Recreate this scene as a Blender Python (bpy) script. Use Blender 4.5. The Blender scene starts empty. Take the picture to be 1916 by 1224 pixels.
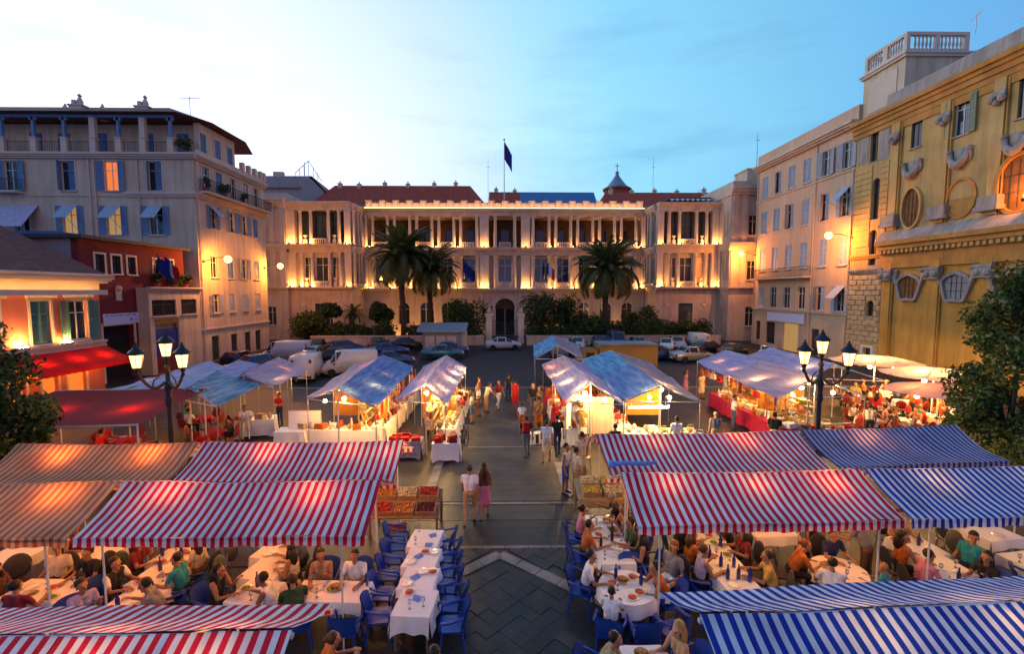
import bpy, bmesh, math, random
import numpy as np
from mathutils import Vector, Matrix, Euler, noise
RD = math.radians
rng = random.Random(11)
sc = bpy.context.scene
COL = sc.collection
# ------------------------------------------------------------------ camera
cd = bpy.data.cameras.new('camera'); cam = bpy.data.objects.new('camera', cd); COL.objects.link(cam)
cd.sensor_width = 36.0; cd.lens = 36.0 * 860 / 1916; cd.clip_start = 0.1; cd.clip_end = 3000
cam.location = (0, 0, 6.7)
cam.rotation_euler = (RD(90 - 4.45), 0, RD(-0.87))
sc.camera = cam
# ------------------------------------------------------------------ dusk sky
w = bpy.data.worlds.new('World'); sc.world = w; w.use_nodes = True
nt = w.node_tree; N = nt.nodes; L = nt.links; N.clear()
def wn(t, **k):
    n = N.new(t)
    for a, b in k.items(): setattr(n, a, b)
    return n
wo = wn('ShaderNodeOutputWorld'); bg = wn('ShaderNodeBackground'); bg.inputs['Strength'].default_value = 0.78
L.new(bg.outputs[0], wo.inputs[0])
tc = wn('ShaderNodeTexCoord')
nrm = wn('ShaderNodeVectorMath', operation='NORMALIZE'); L.new(tc.outputs['Generated'], nrm.inputs[0])
glowdir = Vector((-0.70, 0.70, 0.14)).normalized()
dot = wn('ShaderNodeVectorMath', operation='DOT_PRODUCT'); L.new(nrm.outputs[0], dot.inputs[0]); dot.inputs[1].default_value = glowdir
mr = wn('ShaderNodeMapRange'); L.new(dot.outputs['Value'], mr.inputs['Value']); mr.inputs['From Min'].default_value = -1; mr.inputs['From Max'].default_value = 1
rp = wn('ShaderNodeValToRGB'); L.new(mr.outputs[0], rp.inputs[0])
def ramp(r, stops):
    e = r.color_ramp.elements
    e[0].position = stops[0][0]; e[0].color = (*stops[0][1], 1)
    e[1].position = stops[-1][0]; e[1].color = (*stops[-1][1], 1)
    for p, c in stops[1:-1]:
        x = e.new(p); x.color = (*c, 1)
ramp(rp, [(0.0, (.66, .52, .74)), (.28, (.34, .40, .84)), (.46, (.19, .50, .98)), (.56, (.22, .63, 1.08)), (.66, (.31, .78, 1.13)),
          (.76, (.40, .94, 1.26)), (.83, (.60, 1.06, 1.4)), (.89, (.92, 1.16, 1.5)), (.935, (1.15, 1.3, 1.7)), (1.0, (1.5, 1.65, 2.2))])
sep = wn('ShaderNodeSeparateXYZ'); L.new(nrm.outputs[0], sep.inputs[0])
el = wn('ShaderNodeValToRGB'); L.new(sep.outputs['Z'], el.inputs[0])
ramp(el, [(0.0, (1.02, .95, 1.0)), (.30, (1.0, 1.0, 1.0)), (.50, (.84, .89, .95)), (.72, (.62, .66, .76)), (1.0, (.50, .54, .66))])
mul = wn('ShaderNodeMix', data_type='RGBA', blend_type='MULTIPLY'); mul.inputs[0].default_value = 1
L.new(rp.outputs[0], mul.inputs[6]); L.new(el.outputs[0], mul.inputs[7])
mpg = wn('ShaderNodeMapping'); L.new(nrm.outputs[0], mpg.inputs[0]); mpg.inputs['Scale'].default_value = (1.5, 1.5, 7.0); mpg.inputs['Rotation'].default_value = (0, RD(14), 0)
cn = wn('ShaderNodeTexNoise'); L.new(mpg.outputs[0], cn.inputs['Vector']); cn.inputs['Scale'].default_value = 1.6; cn.inputs['Detail'].default_value = 7; cn.inputs['Roughness'].default_value = .55
cr = wn('ShaderNodeValToRGB'); L.new(cn.outputs[0], cr.inputs[0]); ramp(cr, [(.50, (0, 0, 0)), (.62, (.4, .4, .4)), (.74, (1, 1, 1))])
cm = wn('ShaderNodeMix', data_type='RGBA'); L.new(cr.outputs[0], cm.inputs[0]); L.new(mul.outputs[2], cm.inputs[6]); 
cd2 = wn('ShaderNodeMix', data_type='RGBA', blend_type='MULTIPLY'); cd2.inputs[0].default_value = 1; L.new(mul.outputs[2], cd2.inputs[6]); cd2.inputs[7].default_value = (.72, .75, .83, 1)
L.new(cd2.outputs[2], cm.inputs[7]); L.new(cm.outputs[2], bg.inputs['Color'])
# ------------------------------------------------------------------ afterglow (soft light from the bright western sky)
sl = bpy.data.lights.new('sun', 'SUN'); sl.energy = 0.75; sl.angle = RD(40); sl.color = (1, .80, .66)
so = bpy.data.objects.new('sun', sl); COL.objects.link(so)
so.rotation_euler = Vector((0.88, -0.40, -0.20)).to_track_quat('-Z', 'Y').to_euler()
# ------------------------------------------------------------------ exposure and render
vs = sc.view_settings; vs.view_transform = 'Standard'; vs.look = 'None'; vs.exposure = 0.12; vs.gamma = 1.0; vs.use_curve_mapping = False
sc.render.engine = 'CYCLES'
cy = sc.cycles; cy.use_denoising = True; cy.max_bounces = 6; cy.diffuse_bounces = 3; cy.glossy_bounces = 3; cy.transmission_bounces = 4
cy.sample_clamp_indirect = 4.0; cy.use_light_tree = True; cy.caustics_reflective = False; cy.caustics_refractive = False
# ------------------------------------------------------------------ mesh builder
class MB:
    def __init__(s): s.v = []; s.f = []; s.m = []
    def add(s, vs, fs, mi=0):
        o = len(s.v); s.v.extend([tuple(p) for p in vs])
        for f in fs: s.f.append(tuple(o + i for i in f)); s.m.append(mi)
        return s
    def box(s, x0, x1, y0, y1, z0, z1, mi=0):
        return s.add([(x0,y0,z0),(x1,y0,z0),(x1,y1,z0),(x0,y1,z0),(x0,y0,z1),(x1,y0,z1),(x1,y1,z1),(x0,y1,z1)],
                     [(0,3,2,1),(4,5,6,7),(0,1,5,4),(1,2,6,5),(2,3,7,6),(3,0,4,7)], mi)
    def quad(s, a, b, c, d, mi=0): return s.add([a, b, c, d], [(0,1,2,3)], mi)
    def bar(s, p, q, wd, h=None, mi=0):
        p = Vector(p); q = Vector(q); h = h or wd; d = (q - p).normalized()
        up = Vector((0,0,1)) if abs(d.z) < .95 else Vector((0,1,0))
        a = d.cross(up).normalized() * wd / 2; b = a.cross(d).normalized() * h / 2
        vs = [p-a-b, p+a-b, p+a+b, p-a+b, q-a-b, q+a-b, q+a+b, q-a+b]
        return s.add(vs, [(0,1,2,3),(7,6,5,4),(0,4,5,1),(1,5,6,2),(2,6,7,3),(3,7,4,0)], mi)
    def tube(s, pts, r, n=8, mi=0, cap=True):
        pts = [Vector(p) for p in pts]; rs = r if isinstance(r, (list, tuple)) else [r] * len(pts)
        o = len(s.v); prev = None
        for i, p in enumerate(pts):
            d = (pts[min(i+1, len(pts)-1)] - pts[max(i-1, 0)]).normalized()
            if prev is None:
                up = Vector((0,0,1)) if abs(d.z) < .9 else Vector((0,1,0)); a = d.cross(up).normalized()
            else:
                a = (prev - d * prev.dot(d)).normalized()
            prev = a; b = d.cross(a)
            for k in range(n):
                t = 2 * math.pi * k / n; s.v.append(tuple(p + (a * math.cos(t) + b * math.sin(t)) * rs[i]))
        for i in range(len(pts) - 1):
            for k in range(n):
                k2 = (k + 1) % n; s.f.append((o+i*n+k, o+i*n+k2, o+(i+1)*n+k2, o+(i+1)*n+k)); s.m.append(mi)
        if cap:
            s.f.append(tuple(o + k for k in range(n))[::-1]); s.m.append(mi)
            e = o + (len(pts)-1) * n; s.f.append(tuple(e + k for k in range(n))); s.m.append(mi)
        return s
    def lathe(s, prof, n=12, c=(0,0,0), mi=0, ph=0.0, sx=1, sy=1):
        o = len(s.v)
        for r, z in prof:
            for k in range(n):
                t = 2 * math.pi * k / n + ph; s.v.append((c[0] + r*math.cos(t)*sx, c[1] + r*math.sin(t)*sy, c[2] + z))
        for i in range(len(prof) - 1):
            for k in range(n):
                k2 = (k+1) % n; s.f.append((o+i*n+k, o+i*n+k2, o+(i+1)*n+k2, o+(i+1)*n+k)); s.m.append(mi)
        s.f.append(tuple(o + k for k in range(n))[::-1]); s.m.append(mi)
        e = o + (len(prof)-1) * n; s.f.append(tuple(e + k for k in range(n))); s.m.append(mi)
        return s
    def ball(s, c, r, n=8, mi=0, sz=1.0):
        m = max(4, n // 2 + 1)
        return s.lathe([(max(1e-4, r*math.sin(math.pi*i/m)), -r*sz*math.cos(math.pi*i/m)) for i in range(m+1)], n, c, mi)
    def prism(s, poly, a0, a1, axis='y', mi=0):
        n = len(poly)
        f = {'y': lambda p, a: (p[0], a, p[1]), 'x': lambda p, a: (a, p[0], p[1]), 'z': lambda p, a: (p[0], p[1], a)}[axis]
        vs = [f(p, a0) for p in poly] + [f(p, a1) for p in poly]
        fs = [tuple(range(n)), tuple(range(2*n-1, n-1, -1))] + [(i, n+i, n+(i+1)%n, (i+1)%n) for i in range(n)]
        return s.add(vs, fs, mi)
    def grid(s, fn, nu, nv, mi=0):
        o = len(s.v)
        for j in range(nv+1):
            for i in range(nu+1): s.v.append(tuple(fn(i/nu, j/nv)))
        for j in range(nv):
            for i in range(nu):
                k = o + j*(nu+1) + i; s.f.append((k, k+1, k+nu+2, k+nu+1)); s.m.append(mi)
        return s
    def mesh(s, name, mats, smooth=False, fix=True):
        me = bpy.data.meshes.new(name); me.from_pydata(s.v, [], s.f)
        for m in (mats if isinstance(mats, (list, tuple)) else [mats]): me.materials.append(m)
        me.polygons.foreach_set('material_index', s.m)
        if fix:
            b = bmesh.new(); b.from_mesh(me); bmesh.ops.recalc_face_normals(b, faces=b.faces); b.to_mesh(me); b.free()
        if smooth: me.polygons.foreach_set('use_smooth', [True] * len(me.polygons))
        me.update()
        return me
def put(name, me, parent=None, loc=(0,0,0), rz=0.0, scale=None):
    o = bpy.data.objects.new(name, me); COL.objects.link(o)
    o.parent = parent; o.location = loc; o.rotation_euler = (0, 0, rz)
    if scale is not None: o.scale = scale if isinstance(scale, (tuple, list)) else (scale,)*3
    return o
def build(mb, name, mats, parent=None, loc=(0,0,0), rz=0.0, smooth=False, fix=True): return put(name, mb.mesh(name, mats, smooth, fix), parent, loc, rz)
def tag(o, label=None, cat=None, group=None, kind=None):
    if label: o['label'] = label
    if cat: o['category'] = cat
    if group: o['group'] = group
    if kind: o['kind'] = kind
    return o
def thing(name, label, cat, loc=(0,0,0), rz=0.0, group=None):
    o = put(name, None, None, loc, rz); o.empty_display_size = .1
    return tag(o, label, cat, group)
def kids(o): return [c for c in CH.get(o.name, [])]
CH = {}
def copy_tree(o, loc=None, rz=None, label=None, parent=None, scale=None):
    c = o.copy(); COL.objects.link(c)
    if parent is not None: c.parent = parent
    if loc is not None: c.location = loc
    if rz is not None: c.rotation_euler = (0, 0, rz)
    if label: c['label'] = label
    if scale is not None: c.scale = (scale,)*3
    for k in o.children: copy_tree(k, parent=c)
    return c
# ------------------------------------------------------------------ materials
def mat(name, col, rough=.75, *a_, world=False, **k_):
    return mat_(name, col, rough, *a_, world=world, **k_)
def mat_(name, col, rough=.75, var=.12, scale=6.0, bump=0.0, metal=0.0, emit=None, spec=.3, transl=0.0, stain=0.0, coat=0.0, bscale=None, world=False):
    m = bpy.data.materials.new(name); m.use_nodes = True; t = m.node_tree; n = t.nodes; p = n['Principled BSDF']
    p.inputs['Roughness'].default_value = rough; p.inputs['Metallic'].default_value = metal; p.inputs['Specular IOR Level'].default_value = spec
    p.inputs['Coat Weight'].default_value = coat
    p.inputs['Base Color'].default_value = (*col, 1)
    if var or bump or stain:
        g = n.new('ShaderNodeTexCoord'); src = g.outputs['Object']
        if world: src = n.new('ShaderNodeNewGeometry').outputs['Position']
        x = n.new('ShaderNodeTexNoise'); t.links.new(src, x.inputs['Vector']); x.inputs['Scale'].default_value = scale; x.inputs['Detail'].default_value = 5
        r = n.new('ShaderNodeValToRGB'); t.links.new(x.outputs[0], r.inputs[0])
        r.color_ramp.elements[0].position = .3; r.color_ramp.elements[1].position = .7
        r.color_ramp.elements[0].color = (*[max(0, c*(1-var)) for c in col], 1); r.color_ramp.elements[1].color = (*[min(1, c*(1+var)) for c in col], 1)
        out = r.outputs[0]
        if stain:
            mp = n.new('ShaderNodeMapping'); t.links.new(g.outputs['Object'], mp.inputs[0]); mp.inputs['Scale'].default_value = (1.6, 1.6, .14)
            y = n.new('ShaderNodeTexNoise'); t.links.new(mp.outputs[0], y.inputs['Vector']); y.inputs['Scale'].default_value = 1.3; y.inputs['Detail'].default_value = 8; y.inputs['Roughness'].default_value = .65
            r2 = n.new('ShaderNodeValToRGB'); t.links.new(y.outputs[0], r2.inputs[0]); r2.color_ramp.elements[0].position = .36; r2.color_ramp.elements[1].position = .60
            d = 1 - stain; r2.color_ramp.elements[0].color = (d, d*.97, d*.95, 1); r2.color_ramp.elements[1].color = (1, 1, 1, 1)
            mx = n.new('ShaderNodeMix'); mx.data_type = 'RGBA'; mx.blend_type = 'MULTIPLY'; mx.inputs[0].default_value = 1
            t.links.new(out, mx.inputs[6]); t.links.new(r2.outputs[0], mx.inputs[7]); out = mx.outputs[2]
        t.links.new(out, p.inputs['Base Color'])
        if bump:
            b = n.new('ShaderNodeBump'); b.inputs['Strength'].default_value = bump; b.inputs['Distance'].default_value = .02
            z = n.new('ShaderNodeTexNoise'); t.links.new(src, z.inputs['Vector']); z.inputs['Scale'].default_value = bscale or scale*5; z.inputs['Detail'].default_value = 4
            t.links.new(z.outputs[0], b.inputs['Height']); t.links.new(b.outputs[0], p.inputs['Normal'])
        if transl:
            tr = n.new('ShaderNodeBsdfTranslucent'); t.links.new(out, tr.inputs[0]); ms = n.new('ShaderNodeMixShader'); ms.inputs[0].default_value = transl
            t.links.new(p.outputs[0], ms.inputs[1]); t.links.new(tr.outputs[0], ms.inputs[2]); t.links.new(ms.outputs[0], n['Material Output'].inputs[0])
    if emit:
        p.inputs['Emission Color'].default_value = (*emit[0], 1); p.inputs['Emission Strength'].default_value = emit[1]
    return m
def stripe_mat(name, ca, cb, period, transl=.17):
    m = bpy.data.materials.new(name); m.use_nodes = True; t = m.node_tree; n = t.nodes; p = n['Principled BSDF']; lk = t.links.new
    p.inputs['Roughness'].default_value = .8; p.inputs['Specular IOR Level'].default_value = .15
    g = n.new('ShaderNodeTexCoord'); s = n.new('ShaderNodeSeparateXYZ'); lk(g.outputs['Object'], s.inputs[0])
    d = n.new('ShaderNodeMath'); d.operation = 'DIVIDE'; lk(s.outputs[0], d.inputs[0]); d.inputs[1].default_value = period
    f = n.new('ShaderNodeMath'); f.operation = 'FRACT'; lk(d.outputs[0], f.inputs[0])
    c = n.new('ShaderNodeMath'); c.operation = 'GREATER_THAN'; lk(f.outputs[0], c.inputs[0]); c.inputs[1].default_value = .5
    mx = n.new('ShaderNodeMix'); mx.data_type = 'RGBA'; lk(c.outputs[0], mx.inputs[0]); mx.inputs[6].default_value = (*ca, 1); mx.inputs[7].default_value = (*cb, 1)
    x = n.new('ShaderNodeTexNoise'); lk(g.outputs['Object'], x.inputs['Vector']); x.inputs['Scale'].default_value = 2.2; x.inputs['Detail'].default_value = 6
    r = n.new('ShaderNodeValToRGB'); lk(x.outputs[0], r.inputs[0]); r.color_ramp.elements[0].position = .3; r.color_ramp.elements[1].position = .62
    r.color_ramp.elements[0].color = (.72, .70, .70, 1); r.color_ramp.elements[1].color = (1, 1, 1, 1)
    m2 = n.new('ShaderNodeMix'); m2.data_type = 'RGBA'; m2.blend_type = 'MULTIPLY'; m2.inputs[0].default_value = 1; lk(mx.outputs[2], m2.inputs[6]); lk(r.outputs[0], m2.inputs[7])
    dv = n.new('ShaderNodeMath'); dv.operation = 'DIVIDE'; lk(s.outputs[0], dv.inputs[0]); dv.inputs[1].default_value = period*8
    fr_ = n.new('ShaderNodeMath'); fr_.operation = 'FRACT'; lk(dv.outputs[0], fr_.inputs[0]); lt = n.new('ShaderNodeMath'); lt.operation = 'LESS_THAN'; lk(fr_.outputs[0], lt.inputs[0]); lt.inputs[1].default_value = .016
    m3 = n.new('ShaderNodeMix'); m3.data_type = 'RGBA'; m3.blend_type = 'MULTIPLY'; lk(lt.outputs[0], m3.inputs[0]); lk(m2.outputs[2], m3.inputs[6]); m3.inputs[7].default_value = (.55,.52,.52,1); m2 = m3
    lk(m2.outputs[2], p.inputs['Base Color'])
    tr = n.new('ShaderNodeBsdfTranslucent'); lk(m2.outputs[2], tr.inputs[0]); ms = n.new('ShaderNodeMixShader'); ms.inputs[0].default_value = transl
    lk(p.outputs[0], ms.inputs[1]); lk(tr.outputs[0], ms.inputs[2]); lk(ms.outputs[0], n['Material Output'].inputs[0])
    b = n.new('ShaderNodeBump'); b.inputs['Strength'].default_value = .35; b.inputs['Distance'].default_value = .05; lk(x.outputs[0], b.inputs['Height']); lk(b.outputs[0], p.inputs['Normal']); lk(b.outputs[0], tr.inputs['Normal'])
    return m
M = {}
def mk(name, *a, **k): M[name] = mat(name, *a, **k)
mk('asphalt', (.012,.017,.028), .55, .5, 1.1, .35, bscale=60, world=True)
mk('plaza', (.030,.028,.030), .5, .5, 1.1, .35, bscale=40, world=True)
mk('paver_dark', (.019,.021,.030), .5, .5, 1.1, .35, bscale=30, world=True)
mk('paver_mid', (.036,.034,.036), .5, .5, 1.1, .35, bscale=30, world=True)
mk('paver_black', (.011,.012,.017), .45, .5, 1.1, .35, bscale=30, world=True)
mk('paver_pale', (.20,.18,.17), .55, .5, 1.1, .35, bscale=30, world=True)
mk('paver_line', (.15,.135,.13), .55, .5, 1.1, .35, bscale=30, world=True)
mk('kerb', (.24,.21,.19), .7, .2, 2, .2)
mk('stone', (.54,.42,.34), .8, .14, .5, .2, stain=.22)
mk('stone_trim', (.58,.46,.37), .75, .12, .8, .1, stain=.15)
mk('stucco_beige', (.62,.49,.345), .85, .08, .5, .12, stain=.24)
mk('stucco_beige_trim', (.60,.48,.38), .8, .08, .6)
mk('stucco_peach', (.60,.40,.27), .85, .08, .4, .1, stain=.12)
mk('peach_trim', (.62,.47,.36), .8, .08, .6, stain=.15)
mk('ochre', (.58,.30,.06), .85, .16, .5, .15, stain=.24)
mk('ochre_pale', (.56,.36,.135), .85, .16, .5, .12, stain=.24)
mk('ochre_deep', (.50,.24,.06), .85, .2, .7, .12, stain=.16)
mk('church_grey', (.36,.31,.28), .8, .18, .9, .15, stain=.3)
mk('church_stone', (.45,.34,.20), .85, .2, 1.3, .2)
mk('mortar', (.20,.15,.10), .9, .15, 3)
mk('red_wall', (.18,.026,.026), .85, .1, .5, .1, stain=.12)
mk('grey_wall', (.30,.28,.30), .85, .08, .5, .1, stain=.12)
mk('pink_wall', (.56,.17,.10), .85, .08, .6, .08, stain=.08)
mk('cream', (.66,.54,.40), .75, .06, .9)
mk('rooftile', (.36,.065,.035), .8, .3, 2.5, .4, bscale=9)
mk('roof_dark', (.14,.05,.04), .8, .3, 2.5, .4, bscale=9)
mk('roof_blue', (.05,.13,.30), .45, .15, 1.5)
mk('zinc', (.22,.27,.33), .45, .15, 1.5, metal=.3)
mk('shutter_blue', (.13,.24,.40), .6, .12, 3)
mk('shutter_pale', (.34,.40,.50), .6, .1, 3)
mk('shutter_teal', (.05,.16,.15), .6, .1, 3)
mk('shutter_green', (.20,.28,.20), .6, .1, 3)
mk('frame_white', (.62,.58,.54), .55, .05, 3)
mk('frame_dark', (.05,.045,.045), .5, .05, 3)
mk('glass_dark', (.018,.022,.03), .08, 0, spec=.6)
mk('glass_loggia', (.06,.07,.08), .04, 0, spec=1.0, metal=.55)
mk('glass_lit', (.3,.12,.04), .3, 0, emit=((1,.22,.03), .8))
mk('glass_warm', (.3,.2,.1), .3, 0, emit=((1,.55,.16), .32))
mk('inside_dark', (.012,.010,.009), .9, 0)
mk('alcove_lit', (.24,.10,.03), .9, .3, 2)  # reddish brown pane, the lit recess behind it put into the colour
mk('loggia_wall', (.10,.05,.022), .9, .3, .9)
mk('iron', (.026,.030,.042), .45, .2, 6, metal=.4)
mk('bronze', (.14,.075,.03), .45, .25, 8, metal=.6)
mk('leaf', (.075,.12,.024), .6, .3, 2, transl=.32)
mk('leaf_light', (.22,.21,.035), .6, .3, 2, transl=.32)  # yellowish leaf tone, also stands in for light on the tree's clumps
mk('leaf_dark', (.022,.045,.016), .65, .3, 2, transl=.32)
mk('leaf_lit', (.30,.22,.07), .6, .2, 2)  # yellow light on leaf clumps, put into the leaf colour
mk('palm_leaf', (.070,.092,.026), .5, .3, 2, transl=.32)
mk('bark', (.055,.040,.030), .9, .3, 5, .6)
mk('hedge', (.016,.030,.012), .7, .4, 3)
mk('chair_blue', (.012,.055,.32), .35, .08, 5, spec=.5)
mk('chair_grey', (.032,.032,.042), .45, .1, 5)
mk('chair_red', (.22,.02,.015), .45, .1, 5)
mk('wood', (.20,.11,.055), .6, .25, 5)
mk('wood_pale', (.40,.27,.14), .6, .2, 5)
mk('cloth_white', (.78,.75,.74), .85, .04, 3, .15, bscale=9)
mk('cloth_blue', (.16,.28,.62), .8, .06, 3)
mk('cloth_red', (.42,.012,.05), .8, .1, 3)
mk('cloth_orange', (.62,.25,.05), .8, .1, 3, transl=.3)
mk('plate', (.78,.76,.72), .25, .02, 3, spec=.5)
mk('bread', (.42,.20,.06), .7, .3, 14)
mk('bottle_blue', (.02,.03,.20), .15, 0, spec=.6)
mk('bottle_dark', (.03,.012,.01), .15, 0, spec=.6)
mk('food_red', (.40,.05,.02), .5, .4, 20)
mk('food_green', (.10,.18,.03), .5, .4, 20)
mk('white_paint', (.52,.52,.55), .3, .03, 3, coat=.5)
mk('silver_paint', (.42,.45,.50), .3, .03, 3, metal=.5, coat=.6)
mk('blue_paint', (.02,.06,.20), .3, .03, 3, metal=.3, coat=.6)
mk('teal_paint', (.02,.14,.20), .3, .03, 3, metal=.3, coat=.6)
mk('dark_paint', (.018,.020,.03), .3, .03, 3, metal=.3, coat=.6)
mk('red_paint', (.25,.02,.02), .3, .03, 3, coat=.6)
mk('yellow_paint', (.24,.13,.03), .4, .06, 3, coat=.3)
mk('tyre', (.015,.015,.016), .8, .1, 8)
mk('rim', (.35,.36,.38), .35, .05, 8, metal=.7)
mk('headlight', (.7,.7,.7), .15, 0, spec=.8)
mk('taillight', (.30,.01,.01), .2, 0, spec=.8)
def tarp_mat(name, ca, cb, transl, amt=.5):
    m = mat(name, ca, .85, 0, transl=0); t = m.node_tree; n = t.nodes; p = n['Principled BSDF']; lk = t.links.new; p.inputs['Specular IOR Level'].default_value = .2
    g = n.new('ShaderNodeTexCoord'); mp = n.new('ShaderNodeMapping'); lk(g.outputs['Object'], mp.inputs[0]); mp.inputs['Scale'].default_value = (4.5, .5, 6.0); mp.inputs['Rotation'].default_value = (0, 0, .12)
    x = n.new('ShaderNodeTexNoise'); lk(mp.outputs[0], x.inputs['Vector']); x.inputs['Scale'].default_value = 1.3; x.inputs['Detail'].default_value = 5
    r = n.new('ShaderNodeValToRGB'); lk(x.outputs[0], r.inputs[0]); r.color_ramp.elements[0].position = .5-.17*amt-.03; r.color_ramp.elements[1].position = .62; r.color_ramp.elements[0].color = (*ca, 1); r.color_ramp.elements[1].color = (*cb, 1)
    lk(r.outputs[0], p.inputs['Base Color']); tr = n.new('ShaderNodeBsdfTranslucent'); lk(r.outputs[0], tr.inputs[0]); ms = n.new('ShaderNodeMixShader'); ms.inputs[0].default_value = transl; lk(p.outputs[0], ms.inputs[1]); lk(tr.outputs[0], ms.inputs[2]); lk(ms.outputs[0], n['Material Output'].inputs[0])
    z = n.new('ShaderNodeTexNoise'); lk(g.outputs['Object'], z.inputs['Vector']); z.inputs['Scale'].default_value = 2.6; z.inputs['Detail'].default_value = 5; ad = n.new('ShaderNodeMath'); ad.operation = 'ADD'; lk(z.outputs[0], ad.inputs[0]); lk(x.outputs[0], ad.inputs[1])
    b = n.new('ShaderNodeBump'); b.inputs['Strength'].default_value = .7; b.inputs['Distance'].default_value = .12; lk(ad.outputs[0], b.inputs['Height']); lk(b.outputs[0], p.inputs['Normal']); M[name] = m
tarp_mat('tarp_lavender', (.34,.30,.52), (.50,.44,.60), .09); tarp_mat('tarp_pink', (.54,.32,.38), (.62,.46,.50), .10); tarp_mat('tarp_blue', (.11,.20,.43), (.24,.34,.56), .05)
tarp_mat('tarp_sky', (.07,.27,.47), (.25,.45,.60), .05); tarp_mat('tarp_teal', (.015,.16,.26), (.36,.42,.48), .06, .8); tarp_mat('tarp_white', (.40,.39,.54), (.54,.52,.62), .09); tarp_mat('tarp_slate', (.11,.18,.33), (.20,.28,.42), .06); tarp_mat('tarp_grey', (.30,.24,.28), (.42,.36,.40), .1)
mk('umbrella_cream', (.66,.42,.36), .8, .06, 2, .1, transl=.35)
mk('awning_red', (.55,.008,.010), .7, .08, 2, .1, transl=.3)
mk('canopy_red', (.30,.008,.010), .75, .12, 2, .15, transl=.2)
mk('metal_white', (.55,.54,.54), .4, .05, 4)
mk('steel', (.34,.35,.37), .35, .1, 5, metal=.7)
mk('sign_white', (.55,.58,.80), .4, .03, 3)
mk('sign_blue', (.05,.10,.40), .4, .03, 3)
mk('poster', (.035,.05,.22), .4, .5, 2.5)
mk('flag_blue', (.01,.02,.18), .8, .05, 3); mk('flag_white', (.6,.6,.62), .8, .04, 3); mk('flag_red', (.40,.012,.02), .8, .05, 3)
mk('glass_clear', (.9,.92,.95), .03, 0, spec=.5); M['glass_clear'].node_tree.nodes['Principled BSDF'].inputs['Transmission Weight'].default_value = .92
mk('bulb_stall', (1,.9,.7), .4, 0, emit=((1,.60,.18), 1400)); mk('bulb', (1,.9,.7), .4, 0, emit=((1,.50,.12), 290)); mk('bulb_orange', (1,.7,.4), .4, 0, emit=((1,.32,.045), 480))
mk('tube_light', (1,.95,.8), .4, 0, emit=((1,.84,.45), 60))
mk('lantern_glass', (1,.85,.6), .4, 0, emit=((1,.60,.17), 3.4))
mk('sodium', (1,.7,.3), .4, 0, emit=((1,.42,.06), 10))
mk('flood', (1,.8,.5), .4, 0, emit=((1,.47,.12), 620))
for q_, e_ in (('flood_low', 330), ('flood_high', 860)): mk(q_, (1,.8,.5), .4, 0, emit=((1,.47,.12), e_))
mk('strip', (1,.8,.5), .4, 0, emit=((1,.50,.15), 22))
M['stripe_red'] = stripe_mat('stripe_red', (.60,.016,.04), (.76,.72,.76), .155)
M['stripe_blue'] = stripe_mat('stripe_blue', (.015,.045,.36), (.70,.70,.76), .155)
M['stripe_orange_lit'] = stripe_mat('stripe_orange_lit', (.52,.14,.05), (.64,.44,.27), .145, .30)  # red and white stripes with the orange lamplight put into both colours
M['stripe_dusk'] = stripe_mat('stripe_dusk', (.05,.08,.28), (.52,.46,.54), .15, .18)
# ------------------------------------------------------------------ ground, plaza, paving
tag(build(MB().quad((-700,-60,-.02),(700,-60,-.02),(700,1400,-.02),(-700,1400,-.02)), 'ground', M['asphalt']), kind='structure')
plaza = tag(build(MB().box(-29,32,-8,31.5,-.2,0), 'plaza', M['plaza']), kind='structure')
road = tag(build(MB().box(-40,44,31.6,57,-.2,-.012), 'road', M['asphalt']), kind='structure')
build(MB().box(-29,32,31.45,31.7,-.2,.03), 'kerb', M['kerb'], plaza)
def chev(x, y):      # signed distance along y to the pale chevron's centre line
    return y - (11.22 - abs(x + .14) * .82)
cells = []
s_ = .31
for i in range(-40, 41):
    for j in range(-40, 41):
        a, b = (i + .5) * s_, (j + .5) * s_
        x, y = (a - b) * .7071 - .14, 9.0 + (a + b) * .7071
        if -2.9 < x < 3.0 and 5.0 < y < 11.50 and abs(chev(x, y)) > .40: cells.append((abs(x - .3) * .6 + abs(y - 8.6), x, y))
cells.sort(); rest = MB()
me_t = [MB().box(-.1525,.1525,-.1525,.1525,0,.014 + .004*k).mesh('paver', M[n]) for k, n in enumerate(['paver_dark','paver_dark','paver_black','paver_mid'])]
for k, (d, x, y) in enumerate(cells):
    if k < 235:
        o = put('paver', rng.choice(me_t[:3] if rng.random() < .8 else me_t), plaza, (x, y, .001), RD(45 + rng.uniform(-1, 1)))
    else:
        c = .2155; h = .012 + rng.random()*.008
        rest.add([(x-c,y,0.0),(x,y-c,0.0),(x+c,y,0.0),(x,y+c,0.0),(x-c,y,h),(x,y-c,h),(x+c,y,h),(x,y+c,h)], [(4,5,6,7),(0,1,5,4),(1,2,6,5),(2,3,7,6),(3,0,4,7)], 0)
def slabrow(x0, x1, y0, y1, lw, mi, out, gap=.004):
    ny = max(1, round((y1-y0)/.42)); hy = (y1-y0)/ny
    for r in range(ny):
        x = x0 + (lw*.5 if r % 2 else 0) - lw
        while x < x1:
            a, b = max(x, x0), min(x + lw, x1)
            if b - a > .05: out.box(a+gap/2, b-gap/2, y0+r*hy+gap/2, y0+(r+1)*hy-gap/2, 0, .012+rng.random()*.002, mi)
            x += lw
slabrow(-3.0, 3.2, 11.62, 12.95, .42, 1, rest)
slabrow(-3.0, 3.2, 12.98, 13.90, .42, 2, rest)
slabrow(-3.4, -2.92, 14.2, 31, .6, 2, rest); slabrow(-2.2, 1.82, 14.2, 19.2, .42, 2, rest); slabrow(2.3, 3.4, 14.2, 19.2, .6, 2, rest)
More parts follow.
